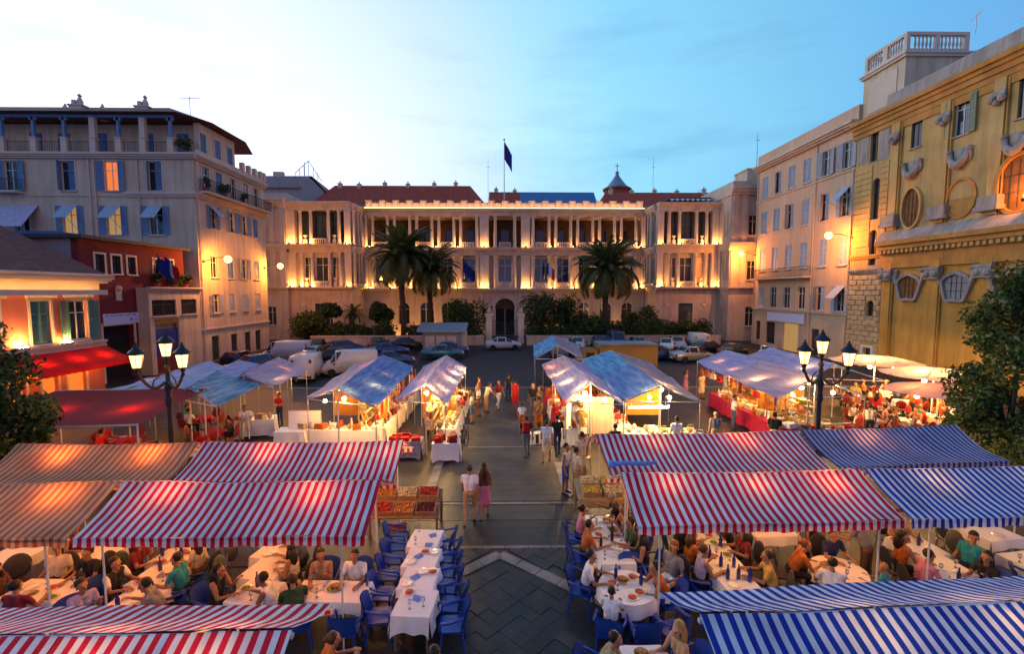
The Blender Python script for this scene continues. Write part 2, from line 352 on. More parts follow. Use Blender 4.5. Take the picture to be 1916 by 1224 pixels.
slabrow(-2.2, 2.4, 19.4, 31, .42, 2, rest)
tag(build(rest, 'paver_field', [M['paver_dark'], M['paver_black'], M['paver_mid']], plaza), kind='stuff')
ms = MB().box(-.29,.29,-.15,.15,0,.022).mesh('slab', M['paver_pale'])
for sgn, n in ((-1, 6), (1, 7)):                                  # chevron
    for k in range(n):
        t = (k + .5) * .6; ang = math.atan(.82)
        x = -.14 + sgn * (t * math.cos(ang)); y = 11.22 - t * math.sin(ang)
        put('slab', ms, plaza, (x, y, .001), -sgn * ang)
ml = MB().box(-.29,.29,-.065,.065,0,.02).mesh('slab', M['paver_line'])
for k in range(10): put('slab', ml, plaza, (-2.7 + k*.6, 14.04, .001))
for k in range(10): put('slab', ml, plaza, (-2.7 + k*.6, 11.55, .0005))
for k in range(8): put('slab', ml, plaza, (-2.1 + k*.6, 19.3, .001))
for k in range(7): put('slab', ms, plaza, (-2.55, 14.75 + k*.6, .001), RD(90))
for k in range(5): put('slab', ms, plaza, (2.07, 14.8 + k*.6, .001), RD(90))
# ------------------------------------------------------------------ facade kit
class Fr:
    """A facade frame on a building: local x runs along the wall, z up, -y points out of the wall."""
    def __init__(s, root, ox, oy, rz): s.r, s.ox, s.oy, s.a = root, ox, oy, rz
    def pt(s, x, y, z): c, n = math.cos(s.a), math.sin(s.a); return (s.ox + c*x - n*y, s.oy + n*x + c*y, z)
    def part(s, name, mb, mats, x=0, z=0, y=0, smooth=False): return build(mb, name, mats, s.r, s.pt(x, y, z), s.a, smooth)
    def inst(s, name, me, x=0, z=0, y=0): return put(name, me, s.r, s.pt(x, y, z), s.a)
def wallmb(x0, x1, z0, z1, ops=(), depth=.3, thick=.5, ends=True):
    """front skin with rectangular (x0,x1,z0,z1) or arched (… ,'a') openings, their reveals and closed ends"""
    m = MB()
    xs = sorted({x0, x1, *[o[0] for o in ops], *[o[1] for o in ops]}); zs = sorted({z0, z1, *[o[2] for o in ops], *[o[3] for o in ops]})
    for a, b in zip(xs, xs[1:]):
        for c, d in zip(zs, zs[1:]):
            if any(o[0] <= a + 1e-6 and b <= o[1] + 1e-6 and o[2] <= c + 1e-6 and d <= o[3] + 1e-6 for o in ops): continue
            m.quad((a,0,c),(b,0,c),(b,0,d),(a,0,d))
    for o in ops:
        a, b, c, d = o[:4]
        if len(o) > 4:
            r = (b - a) / 2; xc = (a + b) / 2; n = 10; zc = d - r
            P = [(xc - r*math.cos(math.pi*i/n), zc + r*math.sin(math.pi*i/n)) for i in range(n+1)]
            for i in range(n):
                p, q = P[i], P[i+1]
                m.quad((p[0],0,p[1]),(q[0],0,q[1]),(q[0],0,d),(p[0],0,d)); m.quad((p[0],0,p[1]),(p[0],depth,p[1]),(q[0],depth,q[1]),(q[0],0,q[1]))
            top = zc
        else:
            m.quad((a,0,d),(b,0,d),(b,depth,d),(a,depth,d)); top = d
        m.quad((a,0,c),(a,depth,c),(b,depth,c),(b,0,c)); m.quad((a,0,c),(a,0,top),(a,depth,top),(a,depth,c)); m.quad((b,0,c),(b,depth,c),(b,depth,top),(b,0,top))
    if ends:
        m.quad((x0,0,z0),(x0,thick,z0),(x0,thick,z1),(x0,0,z1)); m.quad((x1,0,z0),(x1,0,z1),(x1,thick,z1),(x1,thick,z0)); m.quad((x0,0,z1),(x1,0,z1),(x1,thick,z1),(x0,thick,z1))
    return m
_wc = {}
def cache(key, fn):
    if key not in _wc: _wc[key] = fn()
    return _wc[key]
def frame_mesh(wd, h, mt):
    def f():
        m = MB(); t = .07
        m.box(-wd/2, -wd/2+t, .12, .19, 0, h); m.box(wd/2-t, wd/2, .12, .19, 0, h); m.box(-wd/2+t, wd/2-t, .12, .19, h-t, h); m.box(-wd/2+t, wd/2-t, .12, .19, 0, t)
        m.box(-.04, .04, .125, .185, t, h-t); m.box(-wd/2+t, -.04, .13, .18, h*.68, h*.68+.05); m.box(.04, wd/2-t, .13, .18, h*.68, h*.68+.05)
        return m.mesh('window', M[mt])
    return cache(('f', wd, h, mt), f)
def pane_mesh(wd, h, mt): return cache(('p', wd, h, mt), lambda: MB().box(-wd/2+.02, wd/2-.02, .15, .165, .02, h-.02).mesh('pane', M[mt]))
def shutter_mesh(wd, h, mt):
    def f():
        m = MB(); t = .06
        m.box(0, t, -.02, .02, 0, h); m.box(wd-t, wd, -.02, .02, 0, h); m.box(t, wd-t, -.02, .02, 0, .09); m.box(t, wd-t, -.02, .02, h-.07, h); m.box(t, wd-t, -.02, .02, h*.5-.04, h*.5+.04)
        n = int(h / .11)
        for k in range(n):
            z = .09 + (h - .16) * k / n; m.quad((t,-.015,z),(wd-t,-.015,z),(wd-t,.015,z+.085),(t,.015,z+.085))
        return m.mesh('shutter', M[mt])
    return cache(('s', wd, h, mt), f)
def window(fr, x, z, wd, h, kind='plain', sh='shutter_blue', pane='glass_dark', trim=None, fm='frame_white', sill='stone_trim', y=0.0):
    wd = round(wd, 2); h = round(h, 2)
    o = fr.inst('window', frame_mesh(wd, h, fm), x, z, y)
    put('pane', pane_mesh(wd, h, pane), o)
    if sill: put('sill', cache(('sl', wd, sill), lambda: MB().box(-wd/2-.1, wd/2+.1, -.14, .10, -.10, -.005).mesh('sill', M[sill])), o)
    if trim:
        def f():
            m = MB(); t = .14
            m.box(-wd/2-t, -wd/2-.004, -.045, .02, 0, h+t); m.box(wd/2+.004, wd/2+t, -.045, .02, 0, h+t); m.box(-wd/2-.004, wd/2+.004, -.045, .02, h+.004, h+t)
            return m.mesh('surround', M[trim])
        put('surround', cache(('tr', wd, h, trim), f), o)
    me = shutter_mesh(wd/2, h, sh) if kind != 'plain' else None
    if kind == 'closed':
        aj = -rng.uniform(.4, 1.3) if rng.random() < .22 else 0
        for s in (-1, 0): put('shutter', me, o, (s*wd/2, .07 if not aj or s == 0 else .0, 0), aj if s else 0)
    elif kind == 'open':
        a = rng.uniform(RD(4), RD(16)); d = .085
        put('shutter', me, o, (-wd/2-.01, -d, 0), math.pi + a); put('shutter', me, o, (wd/2+.01, -d, 0), -a)
    elif kind == 'flap':
        up = shutter_mesh(wd/2, round(h*.36, 2), sh)
        for s in (-1, 1): put('shutter', shutter_mesh(round(wd*.42, 2), h, sh), o, (wd/2+.02, -.075, 0) if s > 0 else (-wd/2-.02-round(wd*.42, 2), -.075, 0))
        def f():
            m = MB(); L_ = h*.62; ca, sa = math.cos(RD(42)), math.sin(RD(42))
            m.add([(-wd/2,-.03,h),(wd/2,-.03,h),(wd/2,-.03-L_*sa,h-L_*ca),(-wd/2,-.03-L_*sa,h-L_*ca),(-wd/2,-.0,h+.03),(wd/2,-.0,h+.03),(wd/2,-L_*sa,h-L_*ca+.04),(-wd/2,-L_*sa,h-L_*ca+.04)],
                  [(0,3,2,1),(4,5,6,7),(0,1,5,4),(1,2,6,5),(2,3,7,6),(3,0,4,7)])
            for sx in (-1, 1): m.bar((sx*(wd/2-.05), .05, h*.2), (sx*(wd/2-.05), -.03-L_*sa, h-L_*ca), .025)
            return m.mesh('shutter', M['shutter_pale'])
        put('shutter', cache(('fl', wd, h), f), o)
    return o
def door(fr, x, z, wd, h, mt='frame_dark', y=0.0):
    m = MB(); m.box(-wd/2, -.02, .14, .2, 0, h); m.box(.02, wd/2, .14, .2, 0, h)
    for s in (-1, 1):
        for k in range(2): m.box(s*wd/4-wd*.16, s*wd/4+wd*.16, .115, .14, .2+k*h*.48, .2+k*h*.48+h*.36)
    o = fr.part('door', m, M[mt], x, z, y)
    put('handle', cache('handle', lambda: MB().tube([(.06,.14,1.0),(.06,.07,1.0),(.14,.07,1.0)], .018, 5).mesh('handle', M['steel'])), o)
    return o
def course(fr, x0, x1, z0, z1, out, mt, name='string_course', back=0.0):
    """a moulded course: three steps"""
    h = z1 - z0; m = MB()
    m.box(x0, x1, -out*.45, back, z0, z0+h*.3); m.box(x0-.02, x1+.02, -out*.75, back, z0+h*.3+.003, z0+h*.6); m.box(x0-.04, x1+.04, -out, back, z0+h*.6+.003, z1)
    return fr.part(name, m, M[mt])
def railing(fr, x0, x1, z, h, out, name='balcony', floor='stone_trim', both=True):
    o = fr.part(name, MB().box(x0, x1, -out, -.003, z-.18, z), M[floor])
    m = MB(); zr = z + h; n = int((x1-x0)/.14)
    m.bar((x0,-out+.05,zr),(x1,-out+.05,zr),.05); m.bar((x0,-out+.05,z+.08),(x1,-out+.05,z+.08),.03)
    for k in range(n+1):
        x = x0 + (x1-x0)*k/n; m.bar((x,-out+.05,z),(x,-out+.05,zr),.018)
    for xx in (x0+.02, x1-.02):
        m.bar((xx,-out+.05,zr),(xx,-.02,zr),.04)
        for k in range(1, 6): yy = -out+.05+(out-.07)*k/6; m.bar((xx,yy,z),(xx,yy,zr),.018)
    put('railing', m.mesh('railing', M['iron']), o)
    return o
def baluster_mesh(h, mt): return cache(('bal', h, mt), lambda: MB().lathe([(.09,0),(.09,.06*h),(.05,.12*h),(.10,.35*h),(.05,.75*h),(.085,.88*h),(.085,h)], 8).mesh('baluster', M[mt], True))
def shaft_mesh(h, r, mt):
    def f():
        m = MB(); m.box(-r*1.35, r*1.35, -r*1.35, r*1.35, 0, .16)
        m.lathe([(r*1.25,.16),(r*1.25,.26),(r,.34),(r*1.0,h*.33),(r*.84,h-.42),(r*.84,h-.40),(r*1.05,h-.36),(r*.86,h-.32),(r*1.15,h-.16)], 12)
        m.box(-r*1.35, r*1.35, -r*1.35, r*1.35, h-.16, h); return m.mesh('column', M[mt], False)
    return cache(('col', h, r, mt), f)
def flood(fr, x, z, y=-.5):
    y -= .34; fm_ = rng.choice(['flood','flood','flood_low','flood_high'])
    o = fr.inst('floodlight', cache('flh', lambda: MB().box(-.16,.16,-.09,.09,0,.10).mesh('floodlight', M['frame_dark'])), x, z, y)
    put('lamp', cache('fll'+fm_, lambda: MB().quad((-.15,.0,.105),(.15,.0,.105),(.15,-.085,.19),(-.15,-.085,.19)).quad((-.15,-.09,.19),(.15,-.09,.19),(.15,-.09,.10),(-.15,-.09,.10),1).mesh('lamp', [M[fm_], M['frame_dark']], False, False)), o)
def urn(fr, x, z, y):
    fr.inst('urn', cache('urn', lambda: MB().lathe([(.14,0),(.14,.08),(.06,.14),(.07,.2),(.26,.42),(.28,.55),(.22,.6),(.18,.62)], 10).mesh('urn', M['stone_trim'], True)), x, z, y)
# ------------------------------------------------------------------ the palace
pal = thing('palace', 'long floodlit stone palace with two colonnaded storeys and a flag on its roof', 'palace', (0, 70, 0))
F = Fr(pal, 0, 0, 0)
bays = [0] + [s*b for b in (5.5, 8.75, 12.05, 15.35, 18.65) for s in (-1, 1)]
gaps = [s*g for g in (7.12, 10.4, 13.7, 17.0) for s in (-1, 1)]
ops = [(b-.85, b+.85, 1.7, 5.0, 'a') for b in bays if b] + [(-1.55, 1.55, 0, 5.6, 'a')]
F.part('wall', wallmb(-21.3, 21.3, 0, 6.7, ops, .5), M['stone'])
for b in bays:
    if b:
        window(F, b, 1.7, 1.7, 3.3, 'plain', pane='glass_dark', sill='stone_trim', y=.2)
        m = MB()
        for i in range(10):
            a0, a1 = math.pi*i/10, math.pi*(i+1)/10
            P = lambda r, a: (r*math.cos(a), r*math.sin(a))
            p, q, p2, q2 = P(.88, a0), P(.88, a1), P(1.1, a0), P(1.1, a1)
            m.add([(p[0],-.06,p[1]),(q[0],-.06,q[1]),(q2[0],-.06,q2[1]),(p2[0],-.06,p2[1]),(p[0],.02,p[1]),(q[0],.02,q[1]),(q2[0],.02,q2[1]),(p2[0],.02,p2[1])], [(0,1,2,3),(0,4,5,1),(3,2,6,7)])
        F.inst('archivolt', cache('arcv', lambda: m.mesh('archivolt', M['stone_trim'])), b, 4.15)
m = MB()
for i in range(14):
    a0, a1 = math.pi*i/14, math.pi*(i+1)/14
    for ra, rb, yy in ((1.56, 2.0, -.12), (2.003, 2.35, -.05)):
        m.add([(ra*math.cos(a0),yy,ra*math.sin(a0)),(ra*math.cos(a1),yy,ra*math.sin(a1)),(rb*math.cos(a1),yy,rb*math.sin(a1)),(rb*math.cos(a0),yy,rb*math.sin(a0)),(rb*math.cos(a0),.02,rb*math.sin(a0)),(rb*math.cos(a1),.02,rb*math.sin(a1)),(ra*math.cos(a0),.02,ra*math.sin(a0)),(ra*math.cos(a1),.02,ra*math.sin(a1))], [(0,1,2,3),(3,2,5,4),(0,6,7,1)])
F.part('portal_arch', m, M['stone_trim'], 0, 4.05)
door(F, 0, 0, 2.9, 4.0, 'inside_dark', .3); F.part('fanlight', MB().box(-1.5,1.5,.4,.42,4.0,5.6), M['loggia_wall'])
m = MB()
for k in range(1, 6): m.bar((0,.38,4.0),(1.55*math.cos(math.pi*k/6),.38,4.0+1.55*math.sin(math.pi*k/6)),.05)
for rr in (.5, 1.0): m.tube([(rr*math.cos(math.pi*k/12),.38,4.0+rr*math.sin(math.pi*k/12)) for k in range(13)], .03, 5)
F.part('fanlight_grille', m, M['bronze'])
course(F, -21.2, 21.2, 6.7, 7.1, 1.1, 'stone_trim')
# first floor
ops = [(b-1.0, b+1.0, 8.1, 11.7) for b in bays]
F.part('wall', wallmb(-21.3, 21.3, 7.1, 12.1, ops, .3), M['stone'], 0, 0, .55)
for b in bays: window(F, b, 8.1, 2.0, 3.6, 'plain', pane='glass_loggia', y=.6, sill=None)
# loggia floor
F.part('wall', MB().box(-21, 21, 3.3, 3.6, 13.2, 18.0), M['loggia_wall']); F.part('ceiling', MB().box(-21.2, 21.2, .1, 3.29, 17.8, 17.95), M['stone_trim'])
F.part('frieze', MB().box(-21.3, 21.3, -.25, 3.7, 12.103, 12.75), M['stone_trim']); course(F, -21.3, 21.3, 12.753, 13.2, 1.1, 'stone_trim', 'cornice', 3.7)
for b in bays:
    o = F.part('door', MB().box(-.75, .75, 3.2, 3.29, 13.25, 16.4), M['frame_dark'], b)
    put('pane', cache('lp', lambda: MB().box(-.6,.6,3.15,3.195,13.6,16.2).mesh('pane', M['glass_dark'])), o)
def balustrade(fr, xc, wd, z, h, y=-.42, mt='stone_trim'):
    m = MB(); m.box(-wd/2, wd/2, y-.09, y+.09, z+h-.14, z+h); m.box(-wd/2, wd/2, y-.09, y+.09, z, z+.12); m.box(-wd/2, -wd/2+.12, y-.08, y+.08, z+.123, z+h-.143); m.box(wd/2-.12, wd/2, y-.08, y+.08, z+.123, z+h-.143)
    o = fr.part('balustrade', m, M[mt], xc)
    n = max(3, int(wd/.3))
    for k in range(n): put('baluster', baluster_mesh(round(h-.27, 2), mt), o, (-wd/2+.12+(wd-.24)*(k+.5)/n, y, z+.123))
c1 = shaft_mesh(4.9, .25, 'stone_trim'); c2 = shaft_mesh(4.75, .25, 'stone_trim')
for z, me, h in ((7.103, c1, 4.95), (13.203, c2, 4.75)):
    for g in gaps + [s*20.25 for s in (-1, 1)]:
        for d in (-.52, .52): F.inst('column', me, g+d, z, -.3 if z < 10 else -.15)
        flood(F, g, z, -.66)
    for s in (-1, 1):
        F.part('pilaster', MB().box(-.68,.68,-.35,.5,z,z+h).box(-.78,.78,-.42,.49,z,z+.25).box(-.78,.78,-.42,.49,z+h-.3,z+h-.003), M['stone_trim'], s*3.1)
        F.inst('column', me, s*1.45, z, -.3); F.inst('column', me, s*4.2, z, -.3); flood(F, s*3.1, z, -.66)
    for b in bays: balustrade(F, b, 1.85, z+.003, .82)
for s in (-1, 1): F.part('end_wall', MB().box(s*21.15-.12, s*21.15+.12, -.28, 3.65, 13.203, 17.95), M['stone'])
for x in (-17.0, -13.5, -10.4, -7.1, 7.1, 10.4, 17.0):
    o = F.part('garden_floodlight', MB().box(-.2,.2,-.15,.15,0,.18), M['frame_dark'], x, .0, -2.2); put('lamp', MB().quad((-.17,.0,.185),(.17,.0,.185),(.17,.14,.30),(-.17,.14,.30)).quad((-.17,.145,.30),(.17,.145,.30),(.17,.145,.2),(-.17,.145,.2)).mesh('lamp', M['flood'], False, False), o)
F.part('architrave', MB().box(-21.3, 21.3, -.3, 3.7, 17.955, 18.45), M['stone_trim']); course(F, -21.3, 21.3, 18.453, 18.95, .95, 'stone_trim', 'cornice', 3.7)
for k in range(-10, 11):
    F.part('parapet_pier', MB().box(-.42,.42,-.1,.35,18.953,20.05).box(-.48,.48,-.16,.4,20.053,20.2), M['stone_trim'], k*2.03)
    if k < 10: F.part('parapet_panel', MB().box(-.58,.58,.0,.25,18.953,19.9).box(-.45,.45,-.05,-.003,19.1,19.75), M['stone_trim'], k*2.03+1.015)
o = F.part('light_strip', MB().box(-20.9, 20.9, -.75, -.5, 18.953, 19.0), M['frame_dark']); put('lamp', MB().box(-20.8, 20.8, -.72, -.53, 19.003, 19.03).mesh('lamp', M['strip']), o)
# wings
for s in (-1, 1):
    W = Fr(pal, s*25.65 - 0, -5, 0)
    xs = [-3.65, -2.65, -1.2, 1.2, 2.65, 3.65]
    W.part('wall', wallmb(-4.3, 4.3, 0, 6.9, [(-1.0, 1.0, 1.9, 5.0)], .3, ends=False), M['stone'])
    window(W, 0, 1.9, 2.0, 3.1, 'plain', pane='glass_loggia', trim='stone_trim', fm='frame_dark')
    for d in (-2.6, 2.6): W.part('medallion', MB().lathe([(.45,0),(.45,.09),(.33,.1),(.30,.05),(.0001,.05)], 14), M['stone_trim'], d, 5.0, -.003).rotation_euler = (RD(90), 0, 0)
    course(W, -4.3, 4.3, 6.9, 7.3, 1.0, 'stone_trim', back=.3)
    for z, h in ((7.303, 4.8), (13.203, 4.75)):
        up = z > 10
        if up:
            W.part('glazing', MB().box(-4.0, 4.0, .9, .95, z, z+h), M['glass_loggia'])
            mm = MB()
            for k in range(9): mm.box(-4.0+k-.03, -4.0+k+.03, .84, .895, z, z+h)
            mm.box(-4.0, 4.0, .85, .895, z+2.9, z+2.98); W.part('mullion', mm, M['frame_dark'])
        else:
            W.part('wall', wallmb(-4.3, 4.3, z, z+h, [(-2.5,-1.4,z+.6,z+4.2), (-.95,.95,z+.6,z+4.2), (1.4,2.5,z+.6,z+4.2)], .3, ends=False), M['stone'], 0, 0, .5)
            for c, ww in ((-1.95, 1.1), (0, 1.9), (1.95, 1.1)): window(W, c, z+.6, ww, 3.6, 'plain', pane='glass_loggia' if c <= 0 or s < 0 else 'glass_lit', y=.55, sill=None)
        me = shaft_mesh(round(h, 2), .24, 'stone_trim')
        for x in xs[1:-1]: W.inst('column', me, x, z, -.05)
        for x in (-3.85, 3.85):
            W.part('pilaster', MB().box(-.42,.42,-.25,.8,z,z+h).box(-.5,.5,-.32,.79,z,z+.22).box(-.5,.5,-.32,.79,z+h-.25,z+h-.003), M['stone_trim'], x); flood(W, x, z, -.55)
        for x in (-1.2, 2.0 if s > 0 else -2.65): flood(W, x, z, -.5)
        balustrade(W, 0, 1.9, z+.003, .8, -.3)
        for x in (-2.0, 2.0): W.part('pedestal', MB().box(-.2,.2,-.3,.1,z+.003,z+.7), M['stone_trim'], x); urn(W, x, z+.7, -.1)
    W.part('frieze', MB().box(-4.3, 4.3, -.25, 4.9, 12.103, 12.75), M['stone_trim']); course(W, -4.3, 4.3, 12.753, 13.2, 1.0, 'stone_trim', 'cornice', 4.9)
    W.part('architrave', MB().box(-4.3, 4.3, -.25, 4.9, 17.955, 18.5), M['stone_trim']); course(W, -4.3, 4.3, 18.503, 19.0, .8, 'stone_trim', 'cornice', 4.9)
    # inner return towards the main front
    Rr = Fr(pal, s*21.35, -5 if s < 0 else 0, RD(90) if s < 0 else RD(-90))
    ra_, rb_ = (0, 5.7) if s < 0 else (-.7, 5.0)
    for z, h in ((0, 6.9), (7.303, 4.8), (13.203, 4.75)):
        if z > 10: Rr.part('wall', wallmb(ra_, rb_, z, z+h, [(.6,1.6,z+.3,z+h-.3), (2.1,3.1,z+.3,z+h-.3), (3.5,4.5,z+.3,z+h-.3)], .3, ends=False), M['stone'])
        else: Rr.part('wall', wallmb(ra_, rb_, z, z+h, [(.6,1.6,z+1,z+4.2), (2.1,3.1,z+1,z+4.2), (3.5,4.5,z+1,z+4.2)], .3, ends=False), M['stone'])
        hh = h-.6 if z > 10 else 3.2
        for c in (1.1, 2.6, 4.0): window(Rr, c, z+(.3 if z > 10 else 1), 1.0, hh, 'plain', pane='glass_loggia', sill=None)
        if z:
            for c in (.3, 1.85, 3.3): Rr.inst('column', shaft_mesh(round(h, 2), .2, 'stone_trim'), c, z, -.3)
    for z in (6.9, 12.1, 17.955): course(Rr, .02, 4.6, z, z+.9, .55, 'stone_trim', 'cornice')
# end pavilions
def pavilion(x0, x1, y, top, wins):
    P = Fr(pal, 0, y - 70, 0)
    ops = [(c-.6, c+.6, z, z+2.6) for c, z in wins]
    P.part('wall', wallmb(x0, x1, 0, top-1.2, ops, .3), M['stone']); P.part('wall', MB().box(x0, x1, .5, 16, 0, top-1.203), M['stone'])
    for c, z in wins: window(P, c, z, 1.2, 2.6, 'plain', pane='glass_dark', trim='stone_trim')
    for x in ((x0+.5, x0+1.8) if x0 > 0 else (x1-.5, x1-1.8)):
        for za, zb in ((7.3, 12.1), (13.2, top-1.203)): P.part('pilaster', MB().box(x-.36,x+.36,-.18,-.003,za,zb).box(x-.44,x+.44,-.24,-.003,za,za+.2).box(x-.44,x+.44,-.24,-.003,zb-.25,zb-.002), M['stone_trim'])
    for za, zb, o in ((6.9, 7.297, .4), (12.103, 13.197, .55), (top-1.2, top, .9)): course(P, x0-.2, x1, za, zb, o, 'stone_trim', 'cornice', 16)
    P.part('pediment_block', MB().box(x0+.3, x1, .3, 15.5, top+.003, top+.7), M['stone_trim'])
pavilion(30.0, 44, 61.5, 20.6, [(33.0, 8.2), (33.0, 14.2), (33.0, 2.0), (37, 8.2), (37, 14.2)])
S = Fr(pal, 29.96, -5, RD(-90)); S.part('pilaster', MB().box(.5,1.2,-.12,-.003,7.3,12.1), M['stone_trim']); window(S, 2.2, 8.2, .7, 3.0, 'plain', trim='stone_trim', sill=None); window(S, 2.2, 14.2, .7, 3.0, 'plain', trim='stone_trim', sill=None); window(S, 2.2, 2.2, .7, 2.4, 'plain', trim='stone_trim', sill=None)
pavilion(-44, -29.9, 64, 19.4, [(-32.2, 2.0), (-36, 8.2)])
# roofs
def roof_slab(m, x0, x1, y0, z0, y1, z1, hip=0):
    m.add([(x0,y0,z0),(x1,y0,z0),(x1-hip,y1,z1),(x0+hip,y1,z1),(x0,2*y1-y0,z0),(x1,2*y1-y0,z0)], [(0,1,2,3),(4,3,2,5),(0,3,4),(1,5,2)])
    return m
for x0, x1, z1, mt, hp in ((-32, -2.7, 24.6, 'rooftile', 3.2), (-2.68, 2.5, 23.6, 'rooftile', 0), (2.52, 15.2, 23.6, 'zinc', 0), (15.22, 37, 23.6, 'rooftile', 2)):
    o = F.part('roof', roof_slab(MB(), x0, x1, 5.5, 20.2, 10, z1, hp), M[mt if mt != 'zinc' else 'roof_blue'])
    if mt == 'rooftile':
        for k in range(int((x1-x0)/4)+1):
            x = x0 + hp + .6 + k*4.0 + rng.uniform(-.6, .6)
            if x < x1 - hp - .4: put('chimney', cache('chim%d' % (k % 2), lambda: MB().box(-.3,.3,-.3,.3,-1.2,.5).box(-.36,.36,-.36,.36,.503,.6).lathe([(.13,.603),(.1,1.0)], 8, (0,0,0)).mesh('chimney', M['stucco_beige'])), o, (x, 10 + rng.uniform(-.4, .4), z1 + rng.uniform(-.5, 0)))
F.part('attic', MB().box(-29, 36, 5.0, 14, 18.9, 20.3), M['stucco_beige'])
F.part('roof_room', MB().box(33.0, 36.6, -6.5, -3, 21.303, 23.2).box(32.9, 36.7, -6.6, -2.9, 23.203, 23.4), M['stucco_beige'])
F.part('roof', roof_slab(MB(), 36.6, 44, -7.5, 21.3, -3, 24, 1), M['rooftile'])
o = F.part('canopy', MB().box(23.5, 29.5, -3.5, -.5, 19.9, 20.1), M['frame_dark'])
for k in range(8): put('scallop', cache('scal', lambda: MB().prism([(-.3,0),(-.2,-.22),(0,-.3),(.2,-.22),(.3,0)], -.02, .02).mesh('scallop', M['cloth_white'])), o, (23.9 + k*.74, -3.52, 19.9))
# flags on the palace
def flag_mesh(cols, wd, h, droop=.25, seed=0):
    r = random.Random(seed); m = MB(); n = 12
    ph = r.uniform(0, 6)
    for k in range(len(cols)):
        def fn(u, v, k=k):
            t = (k + u) / len(cols)
            return (t*wd*.5 + .03*math.sin(9*t+ph), .16*math.sin(7*t+3*v+ph)*t, -v*h - droop*t*h*.9)
        m.grid(fn, 4, 6, k)
    return m.mesh('flag', [M[c] for c in cols], True, False)
FR3 = ['flag_blue', 'flag_white', 'flag_red']
def flagpole(name, label, base, top, flags, r=.05, grp=None):
    t = thing('flagpole', label, 'flag', base); b = Vector(base); d = Vector(top) - b
    build(MB().tube([(0,0,0), d], [r, r*.6], 8), 'pole', M['metal_white'] if d.z > 4 else M['steel'], t)
    build(MB().ball(d, r*1.8, 8), 'finial', M['bronze'], t)
    for k, (cols, wd, h, fz) in enumerate(flags): build(MB(), 'flag', []) if False else put('flag', flag_mesh(cols, wd, h, .9, k+len(label)), t, tuple(d * fz))
    return t
flagpole('f', 'tall white flagpole with a hanging dark flag on the palace roof', (-.1, 71.5, 20.1), (-.1, 71.5, 29.6), [(['flag_blue', 'flag_blue'], 2.4, 2.6, .98)], .08)
for x, c, lab in ((-6.1, ['flag_blue'], 'dark blue flag hanging from a slanted staff on the left of the palace balcony'), (5.9, FR3, 'blue white and red flag on a slanted staff right of the palace entrance')):
    flagpole('f', lab, (x, 69.3, 8.6), (x+.1, 67.6, 11.2), [(c, 2.6, 1.7, .97)], .04)
# ------------------------------------------------------------------ left apartment building
apt = thing('apartment_building', 'grey beige five storey apartment building with blue shutters and a roof loggia', 'building', (-28, 42.8, 0))
A = Fr(apt, -22, 0, 0)                      # front, local x 0..22 is world -50..-28
def ax(u): return u + 50
w4 = [(-44.2, 'open', 'glass_dark'), (-39.2, 'closed', 'glass_dark'), (-35.35, 'open', 'glass_lit'), (-31.5, 'closed', 'glass_dark')]
w3 = [(-43.6, 'plain', 'glass_dark'), (-39.3, 'flap', 'glass_warm'), (-35.4, 'flap', 'glass_warm'), (-31.65, 'flap', 'glass_dark')]
ops = [(ax(x)-.62, ax(x)+.62, 15.75, 18.35) for x, _, _ in w4] + [(ax(x)-.65, ax(x)+.65, 11.8, 14.4) for x, _, _ in w3]
A.part('wall', wallmb(0, 21.99, 0, 18.55, ops, .25, ends=False), M['stucco_beige']); A.part('wall', MB().box(0, 21.5, .5, 11.7, 0, 18.55), M['stucco_beige'])
for x, k, p in w4: window(A, ax(x), 15.75, 1.24, 2.6, k, 'shutter_blue', p, 'stucco_beige_trim')
for x, k, p in w3: window(A, ax(x), 11.8, 1.3, 2.6, k, 'shutter_blue', p, 'stucco_beige_trim')
railing(A, ax(-45.3), ax(-43.1), 15.6, 1.0, .9)
awn = A.part('awning', MB().add([(-1.6,-.05,14.4),(1.6,-.05,14.4),(1.6,-1.7,12.3),(-1.6,-1.7,12.3),(-1.6,-.05,14.46),(1.6,-.05,14.46),(1.6,-1.74,12.34),(-1.6,-1.74,12.34)], [(0,3,2,1),(4,5,6,7),(0,1,5,4),(1,2,6,5),(2,3,7,6),(3,0,4,7)]), M['tarp_white'], ax(-43.6))
course(A, 0, 22.3, 18.553, 19.05, .5, 'stucco_beige_trim', back=.0); course(A, ax(-34), 22.25, 15.15, 15.6, .35, 'stucco_beige_trim'); course(A, 0, ax(-34.01), 15.2, 15.35, .12, 'stucco_beige_trim')
for x in (-37.3, -36.8, -33.0): A.part('drainpipe', MB().tube([(0,-.1,8),(0,-.1,18.5)], .07, 6), M['stucco_beige_trim'], ax(x))
A.part('floor_slab', MB().box(0, 21.6, .0, 11.7, 18.6, 19.04), M['stucco_beige_trim'])
doors = [-48.4, -43.9, -41.3, -37.9, -33.6, -30.3]
A.part('wall', wallmb(0, 21.0, 19.05, 22.3, [(ax(x)-.6, ax(x)+.6, 19.1, 21.5) for x in doors], .2), M['stucco_beige'], 0, 0, 2.2)
for x in doors: window(A, ax(x), 19.1, 1.2, 2.4, 'closed', 'shutter_blue', trim='stucco_beige_trim', y=2.2, sill=None)
posts = [-47.6, -44.9, -42.1, -39.4, -36.85, -34.6, -32.45, -30.0]
